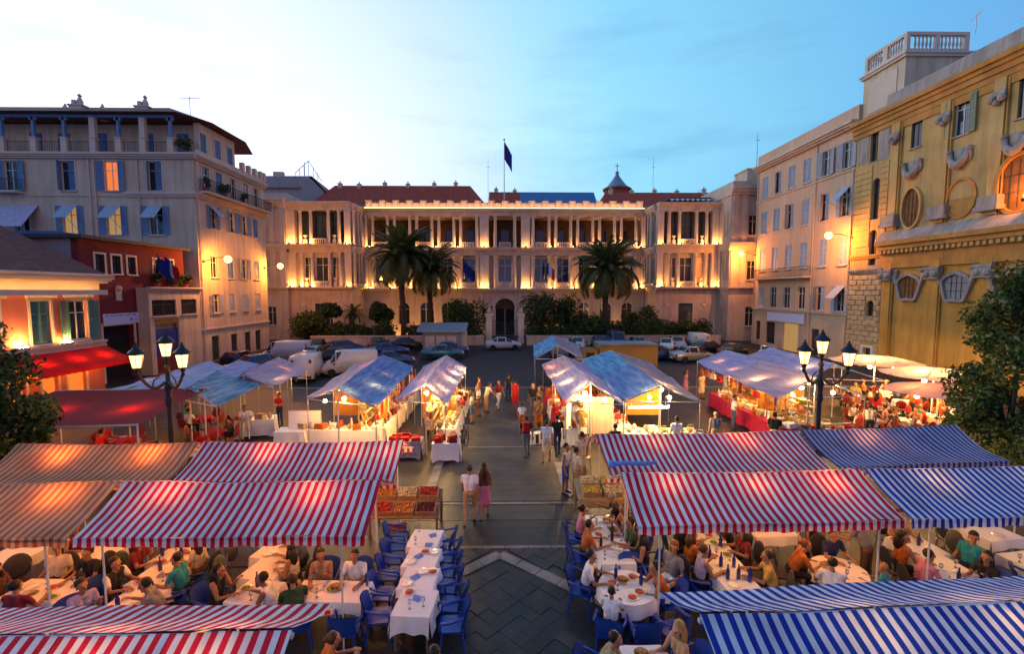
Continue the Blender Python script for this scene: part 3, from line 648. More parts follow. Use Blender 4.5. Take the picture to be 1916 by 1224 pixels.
for k, x in enumerate(posts):
    wide = k in (4, 6)
    A.part('pier', MB().box(-.26,.26,-.05,.4,19.055,20.35).box(-.31,.31,-.1,.45,20.353,20.45), M['stucco_beige_trim'], ax(x))
    A.part('post', MB().box(-.11,.11,.05,.27,20.453,22.2).box(-.3,.3,.05,.27,21.95,22.197) if not wide else MB().box(-.24,.24,.0,.35,20.453,22.2), M['shutter_blue'] if not wide else M['stucco_beige_trim'], ax(x))
    if k < 7:
        mm = MB(); a, b = .28, posts[k+1]-x-.28
        mm.bar((a,.15,20.1),(b,.15,20.1),.04)
        for q in range(int((b-a)/.15)): mm.bar((a+.1+q*.15,.15,19.1),(a+.1+q*.15,.15,20.1),.018)
        A.part('railing', mm, M['iron'], ax(x))
A.part('beam', MB().box(0, 22-1.7, .03, .3, 22.203, 22.42), M['shutter_blue'])
rf = A.part('roof', MB().add([(-1,-.7,22.45),(21.0,-.7,22.45),(22.6,2.0,22.45),(22.6,7.6,22.45),(16.5,5.2,25.0),(-1,5.2,25.0),(-1,12,22.4),(21,12,22.4)], [(0,1,4,5),(1,2,4),(2,3,4),(3,7,4),(7,6,5,4),(0,6,7,3,2,1)]), M['roof_dark'])
for x, y, z, k in ((8.7, 2.5, 23.4, 0), (9.9, 2.5, 23.5, 1), (13.0, 1.5, 23.0, 0), (15.6, 3.0, 23.6, 1)):
    m = MB()
    if k: m.box(-.6,.6,-.35,.35,0,1.1).box(-.68,.68,-.42,.42,1.103,1.25).box(-.45,-.1,-.2,.2,1.253,1.7).lathe([(.22,1.253),(.26,1.6),(.1,2.0),(.2,2.1),(.05,2.3)], 8, (.2,0,0))
    else: m.box(-.25,.25,-.25,.25,0,.8).lathe([(.2,.803),(.3,1.0),(.12,1.3),(.05,1.5)], 8)
    put('chimney', m.mesh('chimney', M['stucco_beige_trim']), rf, (x, y, z-.6))
m = MB(); m.tube([(0,0,0),(0,0,2.4)], .03, 5); m.bar((-.9,0,2.2),(1.0,0,2.3),.03)
for k in range(6): m.bar((-.7+k*.3,-.3,2.22+k*.015),(-.7+k*.3,.3,2.22+k*.015),.02)
put('antenna', m.mesh('antenna', M['steel']), rf, (20.3, 2.5, 22.6))
B = Fr(apt, 0, 0, RD(90))                   # side, local x 0..12 is world y 42.8..54.8
r5 = [(2.1, 19.25), (4.3, 19.25), (6.3, 19.25)]
r4 = [(1.6, 16.05), (3.6, 16.05), (5.9, 16.05), (8.2, 16.05), (10.3, 16.05)]
r3 = [(2.4, 12.7, 'flap'), (5.4, 12.7, 'open'), (7.7, 12.7, 'open'), (10.0, 12.7, 'closed')]
r2 = [(2.2, 8.0, 'plain'), (4.9, 8.0, 'closed'), (7.3, 8.0, 'open'), (9.8, 8.0, 'closed')]
r1 = [(2.2, 4.6, 'open'), (4.9, 4.6, 'closed'), (7.3, 4.6, 'closed'), (9.8, 4.6, 'closed')]
dr = [(1.9, 2.4), (5.0, 2.3), (7.5, 2.3), (9.6, 2.3)]
ops = [(x-.5, x+.5, z, z+2.2) for x, z in r4] + [(x-.5, x+.5, z, z+2.1) for x, z, _ in r3+r2] + [(x-.5, x+.5, z, z+1.8) for x, z, _ in r1] + [(x-.6, x+.6, 0, h) for x, h in dr]
B.part('wall', wallmb(0, 12, 0, 18.55, ops, .25, ends=False), M['stucco_beige'])
for k, (x, z) in enumerate(r4): window(B, x, z, 1.0, 2.2, 'closed' if k % 2 else 'plain', 'shutter_blue', 'glass_lit' if k == 3 else 'glass_dark', 'stucco_beige_trim', sill=None)
for x, z, k in r3 + r2: window(B, x, z, 1.0, 2.1, k, 'shutter_blue', 'glass_dark', None)
for x, z, k in r1: window(B, x, z, 1.0, 1.8, k, 'shutter_pale', 'glass_dark', None)
for x, h in dr: door(B, x, 0, 1.2, h)
course(B, -.05, 12, 2.95, 3.2, .15, 'stucco_beige_trim'); course(B, 0, 12, 15.2, 15.6, .5, 'stucco_beige_trim'); course(B, 0, 12.1, 18.553, 19.05, .5, 'stucco_beige_trim')
railing(B, .3, 11.9, 15.85, 1.05, 1.0)
B.part('wall', wallmb(1.6, 7.2, 19.05, 22.3, [(x-.45, x+.45, z, z+2.2) for x, z in r5], .2), M['stucco_beige'], 0, 0, .4)
for x, z in r5: window(B, x, z, .9, 2.2, 'closed', 'shutter_blue', trim='stucco_beige_trim', y=.4)
mm = MB()
for x in (7.6, 8.8, 10.0, 11.2, 11.9): mm.box(x-.2, x+.2, -.3, .1, 19.055, 20.3)
B.part('parapet', mm.box(.2, 11.9, -.2, .0, 19.053, 19.5), M['stucco_beige_trim'])
B.part('drainpipe', MB().tube([(0,-.1,0),(0,-.1,18.4)], .06, 6), M['stucco_beige_trim'], .2)
# ------------------------------------------------------------------ red hall
red = thing('red_building', 'dark red two storey hall with a flat roof, five small windows and a dark gateway', 'building', (-29, 32, 0))
Q = Fr(red, 0, 0, RD(90))
wx = [1.6, 3.0, 4.4, 7.0, 8.5]
Q.part('wall', wallmb(0, 10.2, 0, 10.3, [(x-.38, x+.38, 8.0, 9.35) for x in wx] + [(1.45, 4.2, 0, 4.15)], .4), M['red_wall'])
for x in wx: window(Q, x, 8.0, .76, 1.35, 'plain', trim='cream', fm='frame_dark', sill='cream')
Q.part('gateway_frame', MB().box(1.25,1.447,-.06,.1,0,4.35).box(4.203,4.4,-.06,.1,0,4.35).box(1.447,4.203,-.06,.1,4.153,4.35), M['stucco_beige_trim']); Q.part('gateway', MB().box(1.4,4.25,.41,.45,0,4.2), M['inside_dark'])
Q.part('niche', MB().box(-.25,.25,-.06,-.002,6.0,6.9).ball((0,-.03,6.9), .25, 8), M['stucco_beige_trim'], 3.0)
Q.part('wall', MB().box(-.0, 10.2, .5, 20, 0, 10.3), M['grey_wall'])
Q.part('roof', MB().box(-.35, 10.5, -.55, 20, 10.303, 10.55), M['frame_dark']); Q.part('roof', MB().box(-.3, 10.4, 1.2, 19.5, 10.553, 10.75), M['roof_blue'])
sg = thing('wall_sign', 'white sign with blue lettering fixed over the red building gateway', 'sign', (-28.9, 35.05, 4.25), RD(90))
build(MB().box(-1.65,1.65,-.06,.0,0,.80), 'panel', M['sign_white'], sg)
m = MB(); x = -1.5
for k, wd in enumerate((.42, .30, .22, .52, .16, .46, .40)):
    n = int(wd/.07)
    for q in range(n): m.box(x+q*.07, x+q*.07+.045, -.064, -.0605, .60 - .01*(q%2), .70 + .02*(q%3==0))
    x += wd + .06
m.box(.72,.90,-.064,-.0605,.22,.42)
for k in range(4): m.box(.97+k*.14, 1.07+k*.14, -.064, -.0605, .25, .29)
build(m, 'lettering', M['sign_blue'], sg)
for k, (c, lab) in enumerate(((['flag_blue'], 'dark blue flag on a slanted staff on the red building'), (FR3, 'blue white and red flag on a slanted staff on the red building'))):
    flagpole('f', lab, (-29, 37.2+k*.5, 8.1), (-27.6, 37.3+k*.8, 9.6), [(c, 2.0, 1.2, .97)], .03)
# ------------------------------------------------------------------ low beige shop block
low = thing('low_block', 'low beige shop block with dark windows and a planted terrace beside the red hall', 'building', (-28, 36.6, 0))
Q = Fr(low, 0, 0, RD(90))
Q.part('wall', wallmb(0, 6.1, 0, 7.0, [(.3, 3.0, 4.7, 6.0), (3.6, 5.6, 4.7, 6.0), (.5, 3.2, .0, 4.0)], .3), M['stucco_beige']); Q.part('wall', MB().box(0, 6.1, .5, .95, 0, 7.0), M['stucco_beige'])
for a, b in ((.3, 3.0), (3.6, 5.6)): window(Q, (a+b)/2, 4.7, b-a, 1.3, 'plain', fm='frame_dark')
course(Q, -.1, 6.15, 6.7, 7.05, .35, 'stucco_beige_trim', 'cornice'); Q.part('poster_panel', MB().box(.55, 3.15, .12, .2, 1.4, 3.6), M['poster']); Q.part('shopfront_base', MB().box(.5,3.2,.1,.25,0,1.35), M['red_wall']); Q.part('fascia', MB().box(.5,3.2,-.05,.0-.003,4.05,4.45), M['yellow_paint'])
# ------------------------------------------------------------------ pink corner house
pink = thing('pink_house', 'pink corner house with lit cornice, teal shutters and a red shop awning', 'house', (-26, 18, 0))
Q = Fr(pink, 0, 0, RD(90))
wins = [(8.1, 1.1), (10.35, 1.25), (5.4, 1.1), (2.6, 1.1)]
shops = [(8.35, .9), (10.0, 1.2), (6.4, 1.2), (4.2, 1.2)]
Q.part('wall', wallmb(0, 11.9, 0, 7.2, [(x-d/2, x+d/2, 3.75, 6.15) for x, d in wins] + [(x-d/2, x+d/2, .0, 2.3) for x, d in shops], .3), M['pink_wall'])
Q.part('wall', MB().box(0, 11.9, .5, 14, 0, 7.2), M['pink_wall'])
for i, (x, d) in enumerate(wins):
    window(Q, x, 3.75, d, 2.4, 'closed' if i != 1 else 'open', 'shutter_teal', 'glass_dark', 'cream', sill='cream')
    Q.part('lintel', MB().box(-d/2-.28,d/2+.28,-.22,-.048,6.31,6.5), M['cream'], x)
for i, (x, d) in enumerate(shops): Q.part('door', MB().box(-d/2,d/2,.2,.25,0,2.3).box(-.03,.03,.16,.197,0,2.3), M['glass_lit'] if i < 3 else M['frame_dark'], x); Q.part('door_frame', MB().box(-d/2-.12,-d/2-.004,-.05,.1,0,2.4).box(d/2+.004,d/2+.12,-.05,.1,0,2.4), M['cream'], x)
Q.part('frieze', MB().box(0, 11.9, -.06, -.003, 6.6, 7.2), M['cream']); course(Q, 0, 12.3, 7.203, 7.62, .7, 'cream', 'cornice', .0); course(Q, 0, 11.95, 3.3, 3.6, .3, 'cream')
o = Q.part('gutter', MB().tube([(0,-.75,7.7),(12.2,-.75,7.7)], .09, 6), M['stucco_beige_trim'])
rfp = Q.part('roof', MB().add([(-.2,-.7,7.66),(12.0,-.7,7.66),(12.0,7,11.4),(-.2,7,11.4),(12.0,14.5,7.66),(-.2,14.5,7.66)], [(0,1,2,3),(3,2,4,5),(1,4,2),(0,3,5)]), M['roof_dark'])
aw = thing('shop_awning', 'bright red fabric awning over the shopfront of the pink house', 'awning', (-25.95, 27.1, 2.2), RD(90))
build(MB().grid(lambda u, v: (-3.2+6.2*u, -.02-1.75*v, 1.0-.85*v-.06*math.sin(3.1*v)), 12, 4), 'fabric', M['awning_red'], aw, fix=False)
mm = MB()
for k in range(31): mm.quad((-3.2+k*.2,-1.775,.15),(-3.2+k*.2+.2,-1.775,.15),(-3.2+k*.2+.2,-1.78,-.1),(-3.2+k*.2,-1.78,-.1+.03*(k%2)))
build(mm, 'valance', M['awning_red'], aw, fix=False)
build(MB().bar((-3.2,-.02,1.06),(3.0,-.02,1.06),.14).bar((-3.1,-.05,.2),(-3.1,-1.75,.15),.04).bar((2.9,-.05,.2),(2.9,-1.75,.15),.04), 'bracket', M['cream'], aw)
o = Q.part('wall_lamp', MB().box(-.25,.25,-.35,-.1,3.61,3.7), M['frame_dark'], 9.3); put('lamp', MB().box(-.22,.22,-.33,-.12,3.703,3.72).mesh('lamp', M['flood']), o)
for x in (4.0, 6.8): o = Q.part('wall_lamp', MB().box(-.25,.25,-.35,-.1,3.61,3.7), M['frame_dark'], x); put('lamp', MB().box(-.22,.22,-.33,-.12,3.703,3.72).mesh('lamp', M['flood']), o)
o = Q.part('cornice_light', MB().box(1, 11.8, -.62, -.5, 6.5, 6.55).box(1,1.1,-.55,-.003,6.5,6.55).box(11.7,11.8,-.55,-.003,6.5,6.55), M['frame_dark']); put('shield', MB().box(1, 11.8, -.66, -.625, 6.48, 6.78).mesh('shield', M['cream']), o); put('lamp', MB().box(1.05, 11.75, -.61, -.51, 6.553, 6.57).mesh('lamp', M['strip']), o)
for x in (7.2, 9.2, 11.0): o = Q.part('ceiling_lamp', MB().tube([(0,-.8,2.75),(0,-.8,2.6)], .02, 5), M['iron'], x); put('bulb', MB().ball((0,-.8,2.55), .06, 6).mesh('bulb', M['bulb_orange']), o)
# ------------------------------------------------------------------ beige building on the right
rgt = thing('beige_apartment_house', 'peach beige five storey apartment house with pale shutters and a long iron balcony', 'building', (32, 58.9, 0))
Q = Fr(rgt, 0, 0, RD(-90))
cy_ = [57.1, 54.5, 51.9, 49.3, 46.3, 43.5]; cx_ = [58.9 - y for y in cy_]
rows = [(18.2, 2.45), (13.75, 2.7), (9.2, 2.7), (4.75, 2.45)]
ops = [(x-.6, x+.6, z, z+h) for x in cx_ for z, h in rows] + [(.9, 1.9, .6, 3.0), (3.2, 5.0, .4, 3.0), (6.6, 9.4, 0, 3.1), (11.5, 12.7, 0, 2.8)]
Q.part('wall', wallmb(0, 16.6, 0, 22.0, ops, .25), M['stucco_peach']); Q.part('wall', MB().box(0, 16.6, .5, 14, 0, 22.0), M['stucco_peach'])
for r, (z, h) in enumerate(rows):
    for c, x in enumerate(cx_):
        k = 'closed'
        if r == 0 and c >= 4: k = 'open'
        if c == 5 and r in (1, 3): k = 'flap'
        if r == 3 and c in (1, 2, 3): k = 'plain'
        window(Q, x, z, 1.2, h, k, 'shutter_pale' if not (r == 0 and c == 4) else 'shutter_pale', 'glass_dark', None, sill='peach_trim')
course(Q, 0, 16.6, 21.6, 22.2, .8, 'peach_trim', 'cornice'); Q.part('parapet', MB().box(.1, 16.6, -.1, 13.9, 22.203, 23.5), M['stucco_peach']); course(Q, 0, 16.6, 4.35, 4.6, .2, 'peach_trim'); course(Q, 0, 16.6, 17.75, 17.95, .15, 'peach_trim')
railing(Q, .8, 11.2, 8.3, 1.0, 1.0, floor='peach_trim')
for x in (.25, 11.2, 16.35): Q.part('drainpipe', MB().tube([(0,-.1,.1),(0,-.1,21.5)], .06, 6), M['peach_trim'], x)
sgn = thing('shop_sign', 'long pale sign board above the ground floor doors of the beige apartment house', 'sign', (31.9, 51.8, 3.25), RD(-90)); build(MB().box(-3.4,3.4,-.12,0,0,.95), 'board', M['sign_white'], sgn); build(MB().box(-3.45,3.45,-.14,.02,.953,1.0).box(-3.45,3.45,-.14,.02,-.05,-.003), 'rim', M['frame_white'], sgn)
window(Q, 1.4, .6, 1.0, 2.4, 'plain', fm='frame_dark'); window(Q, 4.1, .4, 1.8, 2.6, 'plain', fm='frame_dark'); Q.part('door', MB().box(6.6, 9.4, .2, .25, 0, 3.1).box(7.95,8.05,.15,.197,0,3.1), M['glass_warm']); door(Q, 12.1, 0, 1.2, 2.8)
Q.part('roof', MB().add([(9.5,1.5,23.5),(16.6,1.5,23.5),(16.6,4,25.4),(9.5,4,25.4),(9.5,6.5,23.5),(16.6,6.5,23.5)], [(0,1,2,3),(3,2,5,4),(0,3,4),(1,5,2)]), M['roof_dark'])
# ------------------------------------------------------------------ the baroque church
chu = thing('church', 'tall ochre baroque church side with grey stucco ornament and a belvedere tower', 'church', (31.9, 42.28, 0))
Q = Fr(chu, 0, 0, RD(-90))
def cxx(y): return 42.28 - y
T = 3.75                                    # tower bay, local x 0..T
Q.part('wall', wallmb(0, T, 0, 21.5, [(2.05,2.85,12.9,16.4,'a'), (2.05,2.85,8.95,12.0,'a'), (2.15,2.95,4.5,5.9,'a'), (1.0+1.1,1.9+1.1,.0,1.75), (1.55,2.4,17.9,20.4)], .35), M['ochre_pale'])
for x, z, wd, h in ((2.45,12.9,.8,3.5), (2.45,8.95,.8,3.05), (2.55,4.5,.8,1.4), (1.975,17.9,.85,2.5)): window(Q, x, z, wd, h, 'plain', fm='frame_dark', sill='church_grey', y=.1)
Q.part('door_frame', MB().box(1.85,2.097,-.1,.1,0,1.95).box(3.003,3.25,-.1,.1,0,1.95).box(2.097,3.003,-.1,.1,1.753,1.95), M['frame_white']); Q.part('door', MB().box(2.1,3.0,.25,.3,0,1.75), M['frame_dark'])
for r in range(18):                        # rusticated base, stone by stone
    z = .03 + r*.45; x = .02 - (.45 if r % 2 else 0)
    while x < T - .05:
        L_ = .9 + rng.uniform(-.05, .05); a, b = max(x, .02), min(x+L_, T-.02); x += L_
        blocked = [(1.8,3.3,-1,2.0), (2.1,3.0,4.4,6.0)]
        if b - a < .12: continue
        for q in blocked:
            if z < q[3] and z+.43 > q[2] and a < q[1] and b > q[0]:
                if a < q[0] - .12: b = min(b, q[0])
                elif b > q[1] + .12: a = max(a, q[1])
                else: a = b
        if b - a > .1:
            d = .07 + rng.random()*.05
            Q.part('stone', MB().add([(a+.02,-.0,z+.02),(b-.02,-.0,z+.02),(b-.02,-.0,z+.42),(a+.02,-.0,z+.42),(a+.06,-d,z+.06),(b-.06,-d,z+.06),(b-.06,-d,z+.38),(a+.06,-d,z+.38)], [(4,5,6,7),(0,1,5,4),(1,2,6,5),(2,3,7,6),(3,0,4,7)]), M['church_stone'])
course(Q, 0, T, 8.25, 8.7, .25, 'church_grey', back=-.003); course(Q, 0, T, 9.9-.35, 9.9, .15, 'ochre', back=-.003)
for r in range(14):
    z = 10.6 + r*.5
    for a, b in ((.02, 2.0), (2.9, T-.02)): Q.part('stone_course', MB().box(a, b, -.06, -.002, z+.02, z+.46), M['ochre_pale'])
Q.part('plaster_patch', MB().box(.2,1.4,-.03,-.002,18.0,20.6).box(2.6,3.6,-.03,-.002,17.8,20.4), M['church_grey'])
# nave wall
x0, x1 = T, 26
ys = [37.9, 33.7, 30.05, 26.4, 22.7]
bc = [35.8, 31.95, 28.3, 24.6]
Q.part('wall', wallmb(x0, x1, 0, 9.0, [], .3), M['ochre'])
ups = [(35.8+.4, .95, 17.85, 20.3), (32.6, 1.1, 17.6, 20.2), (28.6, 1.0, 17.4, 20.0), (24.6, 1.0, 17.4, 20)]
Q.part('wall', wallmb(x0, x1, 9.0, 21.0, [(cxx(y)-d/2, cxx(y)+d/2, a, b) for y, d, a, b in ups], .35), M['ochre_pale'])
for i, (y, d, a, b) in enumerate(ups): window(Q, cxx(y), a, d, b-a, 'open' if i == 1 else 'plain', 'shutter_green', 'glass_loggia' if i == 1 else 'glass_dark', None, fm='frame_white' if i == 1 else 'frame_dark', sill='church_grey')
Q.part('wall', MB().box(0, x1, .5, 18, 0, 20.9), M['ochre'])
for y in ys:
    x = cxx(y)
    Q.part('pilaster', MB().box(x-.4,x+.4,-.22,-.003,0,9.0), M['ochre_deep' if False else 'ochre']); Q.part('pilaster', MB().box(x-.36,x+.36,-.2,-.003,11.7,20.3), M['ochre_pale'])
    Q.part('capital', MB().box(x-.55,x+.55,-.45,-.21,7.6,8.3).ball((x-.35,-.42,7.95), .26, 8).ball((x+.35,-.42,7.95), .26, 8).box(x-.62,x+.62,-.5,-.2,8.303,8.5), M['church_grey'])
    m = MB().box(x-.45,x+.45,-.35,-.203,19.2,19.5).ball((x-.3,-.36,19.0), .24, 8).ball((x+.3,-.36,19.0), .24, 8).ball((x,-.38,18.75), .2, 8); Q.part('capital', m, M['church_grey'])
    Q.part('pedestal', MB().box(x-.75,x+.75,-.62,-.003,11.95,12.25).box(x-.65,x+.65,-.5,-.003,12.253,12.9), M['church_grey']); Q.part('drainpipe', MB().tube([(x+.5,-.12,.2),(x+.5,-.12,20.2)], .055, 6), M['ochre'])
m = MB()
for za, zb, o_ in ((8.6,9.15,.2),(9.153,9.75,.14),(9.753,10.1,.34),(10.103,10.45,.5),(10.453,10.8,.72)): m.box(x0-.25, x1, -o_, -.003, za, zb)
Q.part('entablature', m, M['ochre_deep']); Q.part('weathering', MB().prism([(-.72,10.803),(-.003,10.803),(-.003,11.65),(-.12,11.65)], x0-.25, x1, 'x'), M['church_grey'])
m = MB()
for k in range(int((x1-x0)/.42)): m.box(x0+k*.42, x0+k*.42+.22, -.46, -.343, 9.80, 10.05)
Q.part('dentil', m, M['ochre_pale'])
m = MB()
for za, zb, o_ in ((20.303,20.7,.15),(20.703,21.1,.28),(21.103,21.4,.42),(21.403,21.75,.62)): m.box(-.3, x1, -o_, .5, za, zb)
Q.part('cornice', m, M['ochre_deep']); Q.part('roof', MB().prism([(-.58,21.753),(9,21.753),(9,26),(.3,22.9),(-.5,22.7)], T, x1, 'x'), M['church_grey']); Q.part('frieze_band', MB().box(x0, x1, -.1, -.003, 19.75, 20.3), M['ochre_deep'])
def ring(m, cx, cz, rx, rz, wid, y0, y1, fn=None, n=28, mi=0):
    fn = fn or (lambda a: 1)
    for i in range(n):
        a0, a1 = 2*math.pi*i/n, 2*math.pi*(i+1)/n
        def p(a, k): r = fn(a); return (cx+(rx*r+k)*math.cos(a), cz+(rz*r+k)*math.sin(a))
        A0, A1, B0, B1 = p(a0,0), p(a1,0), p(a0,wid), p(a1,wid)
        m.add([(A0[0],y0,A0[1]),(A1[0],y0,A1[1]),(B1[0],y0,B1[1]),(B0[0],y0,B0[1]),(A0[0],y1,A0[1]),(A1[0],y1,A1[1]),(B1[0],y1,B1[1]),(B0[0],y1,B0[1])], [(0,1,2,3),(0,4,5,1),(3,2,6,7)], mi)
    return m
def disc(m, cx, cz, rx, rz, y, fn=None, n=28, mi=0):
    fn = fn or (lambda a: 1)
    P = [(cx+rx*fn(2*math.pi*i/n)*math.cos(2*math.pi*i/n), y, cz+rz*fn(2*math.pi*i/n)*math.sin(2*math.pi*i/n)) for i in range(n)]
    return m.add(P, [tuple(range(n))], mi)
bell = lambda a: 1 + .10*math.cos(3*(a+math.pi/2)) + .06*math.cos(5*(a - math.pi/2)) + (.10 if math.sin(a) < -.2 and abs(math.cos(a)) > .5 else 0) - (.16 if math.sin(a) < -.93 else 0)
def oculus(x, z, rx, rz, pane, fn=None, trim='church_grey', wid=.22):
    o = Q.part('window', ring(MB(), 0, 0, rx, rz, wid, -.22, -.002, fn), M[trim], x, z); put('pane', disc(MB(), 0, 0, rx, rz, -.03, fn).mesh('pane', M[pane]), o)
    m = MB()
    for k in (-.33, 0, .33): m.bar((k*rx*1.3,-.05,-rz*.85),(k*rx*1.3,-.05,rz*.85),.03)
    for k in (-.3, .3): m.bar((-rx*.85,-.05,k*rz),(rx*.85,-.05,k*rz),.03)
    put('glazing_bar', m.mesh('glazing_bar', M['frame_dark']), o)
oculus(cxx(36.1), 13.2, .78, 1.5, 'alcove_lit', None, 'ochre_pale', .14); oculus(cxx(28.6), 13.4, 1.15, 1.7, 'alcove_lit', None, 'ochre_deep', .25)
oculus(cxx(24.6), 13.4, .8, 1.5, 'inside_dark')
oculus(cxx(35.9), 7.0, .85, .95, 'alcove_lit', bell, 'church_grey'); oculus(cxx(32.1), 7.0, .85, .95, 'grey_wall', bell, 'church_grey'); oculus(cxx(28.6), 7.0, .85, .95, 'alcove_lit', bell, 'church_grey'); oculus(cxx(24.8), 7.0, .85, .95, 'alcove_lit', bell, 'church_grey')
Q.part('blind_arch', ring(MB(), 0, 0, .95, 1.25, .16, -.12, -.002).box(-.95,.95,-.03,-.002,-1.2,.0), M['ochre_deep'], cxx(32.25), 13.2)
def cartouche(x, z, k=1.0):
    m = MB()
    m.tube([(-.75*k,-.15,.55*k),(-.6*k,-.22,-.1*k),(-.25*k,-.28,-.5*k),(0,-.3,-.6*k),(.25*k,-.28,-.5*k),(.6*k,-.22,-.1*k),(.75*k,-.15,.55*k)], [.12,.2,.26,.3,.26,.2,.12], 8)
    for s in (-1, 1): m.ball((s*.8*k,-.15,.62*k), .2, 8); m.tube([(s*.85*k,-.12,.5*k),(s*.95*k,-.12,0),(s*.85*k,-.12,-.35*k)], [.12,.08,.03], 6)
    m.box(-.42*k,.42*k,-.14,-.002,-.2*k,.75*k); Q.part('cartouche', m, M['church_grey'], x, z, 0, True)
for y, z in ((36.3, 16.2), (32.5, 16.0), (28.9, 15.9), (25, 16)): cartouche(cxx(y), z, .85)
for y in (35.9, 32.1, 28.6): 
    for d in (-1.15, 1.15): Q.part('scroll', MB().tube([(0,-.1,.6),(.12*d,-.16,.2),(0,-.16,-.2),(-.1*d,-.12,-.6)], [.1,.16,.14,.05], 6).ball((0,-.16,.7), .18, 8), M['church_grey'], cxx(y)+d, 7.6)
# belvedere tower
m = MB().box(0, 4.3, .3, 5.4, 21.5, 25.5); Q.part('belvedere', m, M['stucco_beige']); Q.part('panel', MB().box(.7,3.6,.24,.297,22.3,25.0), M['stucco_beige_trim'])
Q.part('cornice', MB().box(-.2,4.5,.1,5.6,25.503,25.7).box(-.3,4.6,.0,5.7,25.703,25.85), M['stucco_beige_trim'])
m = MB()
for a, b, c, d in ((0,4.3,.3,.6), (4.0,4.3,.603,5.4), (0,.3,.603,5.4)): m.box(a,b,c,d,25.853,26.15).box(a,b,c,d,27.2,27.45)
for a, c in ((0,.3),(4.0,.3),(4.0,5.1),(1.9,.3),(4.0,2.7)): m.box(a,a+.5 if a == 1.9 else a+.3,c,c+.3,26.153,27.197)
o = Q.part('parapet', m, M['stucco_beige_trim'])
for k in range(14):
    put('baluster', baluster_mesh(1.04, 'stucco_beige_trim'), o, (.5+k*.26 if k < 5 else .5+(k+1)*.26, .45, 26.153)) if k < 12 else None
for k in range(15):
    if k not in (0, 6, 7, 14): put('baluster', baluster_mesh(1.04, 'stucco_beige_trim'), o, (4.15, .8+k*.31, 26.153))
Q.part('aerial', MB().tube([(0,0,0),(0,0,1.6)], .04, 5).bar((-.5,0,1.2),(.4,0,1.5),.04), M['steel'], 4.1, 27.45, 6.0); Q.part('aerial', MB().tube([(0,0,0),(0,0,1.5)], .03, 5).bar((-.3,0,.9),(.3,0,1.1),.04), M['steel'], cxx(29.2), 22.7, .2)
# ------------------------------------------------------------------ things behind the palace
hs = thing('house', 'pale grey house with a red roof and a metal roof frame behind the palace', 'house', (-36, 78, 0))
build(MB().prism([(-5,0),(6,0),(6,23.2),(3.2,25.6),(-5,25.6)], 0, 10), 'wall', M['grey_wall'], hs)
rf = build(MB().add([(-5.3,-.3,23.6),(2.3,-.3,23.6),(2.9,3,26.4),(-5.3,3,26.4)], [(0,1,2,3)]).add([(-5.3,3,26.4),(2.9,3,26.4),(6.3,-.3,23.3),(6.3,8,23.3),(-5.3,8,23.6)], [(0,1,3,4),(1,2,3)]), 'roof', M['rooftile'], hs); put('chimney', MB().box(-.8,.8,-.4,.4,-1,.5).mesh('chimney', M['stucco_beige']), rf, (-2.4, 2.5, 26.4))
m = MB()
for k in range(6): m.bar((1.0+k*.75,1,25.8-.1*k),(1.0+k*.75,1,26.4+ (1.9*k/3 if k < 4 else 1.9*(5-k)/2.0)),.07)
m.bar((1.0,1,26.4),(3.3,1,28.4),.08); m.bar((3.3,1,28.4),(5.4,1,25),.08); m.bar((2.6,1,28.2),(2.6,1,26),.06)
build(m, 'roof_frame', M['zinc'], hs)
cu = thing('cupola', 'small domed bell lantern with a cross rising behind the palace roof', 'cupola', (23, 96, 0))
build(MB().lathe([(2.6,0),(2.6,27.2),(2.9,27.3),(2.9,27.6)], 8, (0,0,0), 0, RD(22.5)), 'drum', M['rooftile'], cu)
build(MB().lathe([(2.95,27.6),(2.0,28.2),(1.2,29.2),(.5,30.2),(.3,30.6),(.45,30.9),(.1,31.3)], 12), 'dome', M['zinc'], cu, smooth=True); build(MB().bar((0,0,31.2),(0,0,32.8),.1).bar((-.4,0,32.3),(.4,0,32.3),.1), 'cross', M['iron'], cu)
for x, y, z0, z1, lab in ((-3.0, 84, 22, 30.5, 'thin aerial mast left of the palace flagpole'), (26, 82, 21, 30.2, 'thin aerial mast right of the domed lantern'), (34.5, 64, 23.3, 28.3, 'thin aerial mast above the right palace roof room'), (35, 84, 22.5, 25, 'short cross shaped aerial on the far red roof')):
    build(MB().tube([(0,0,0),(0,0,z1-z0)], [.06,.03], 5).bar((-.3,0,(z1-z0)*.8),(.3,0,(z1-z0)*.8),.05), 'aerial_mast', M['steel'], None, (x, y, z0)); tag(bpy.context.scene.objects[COL.objects[-1].name], lab, 'aerial')
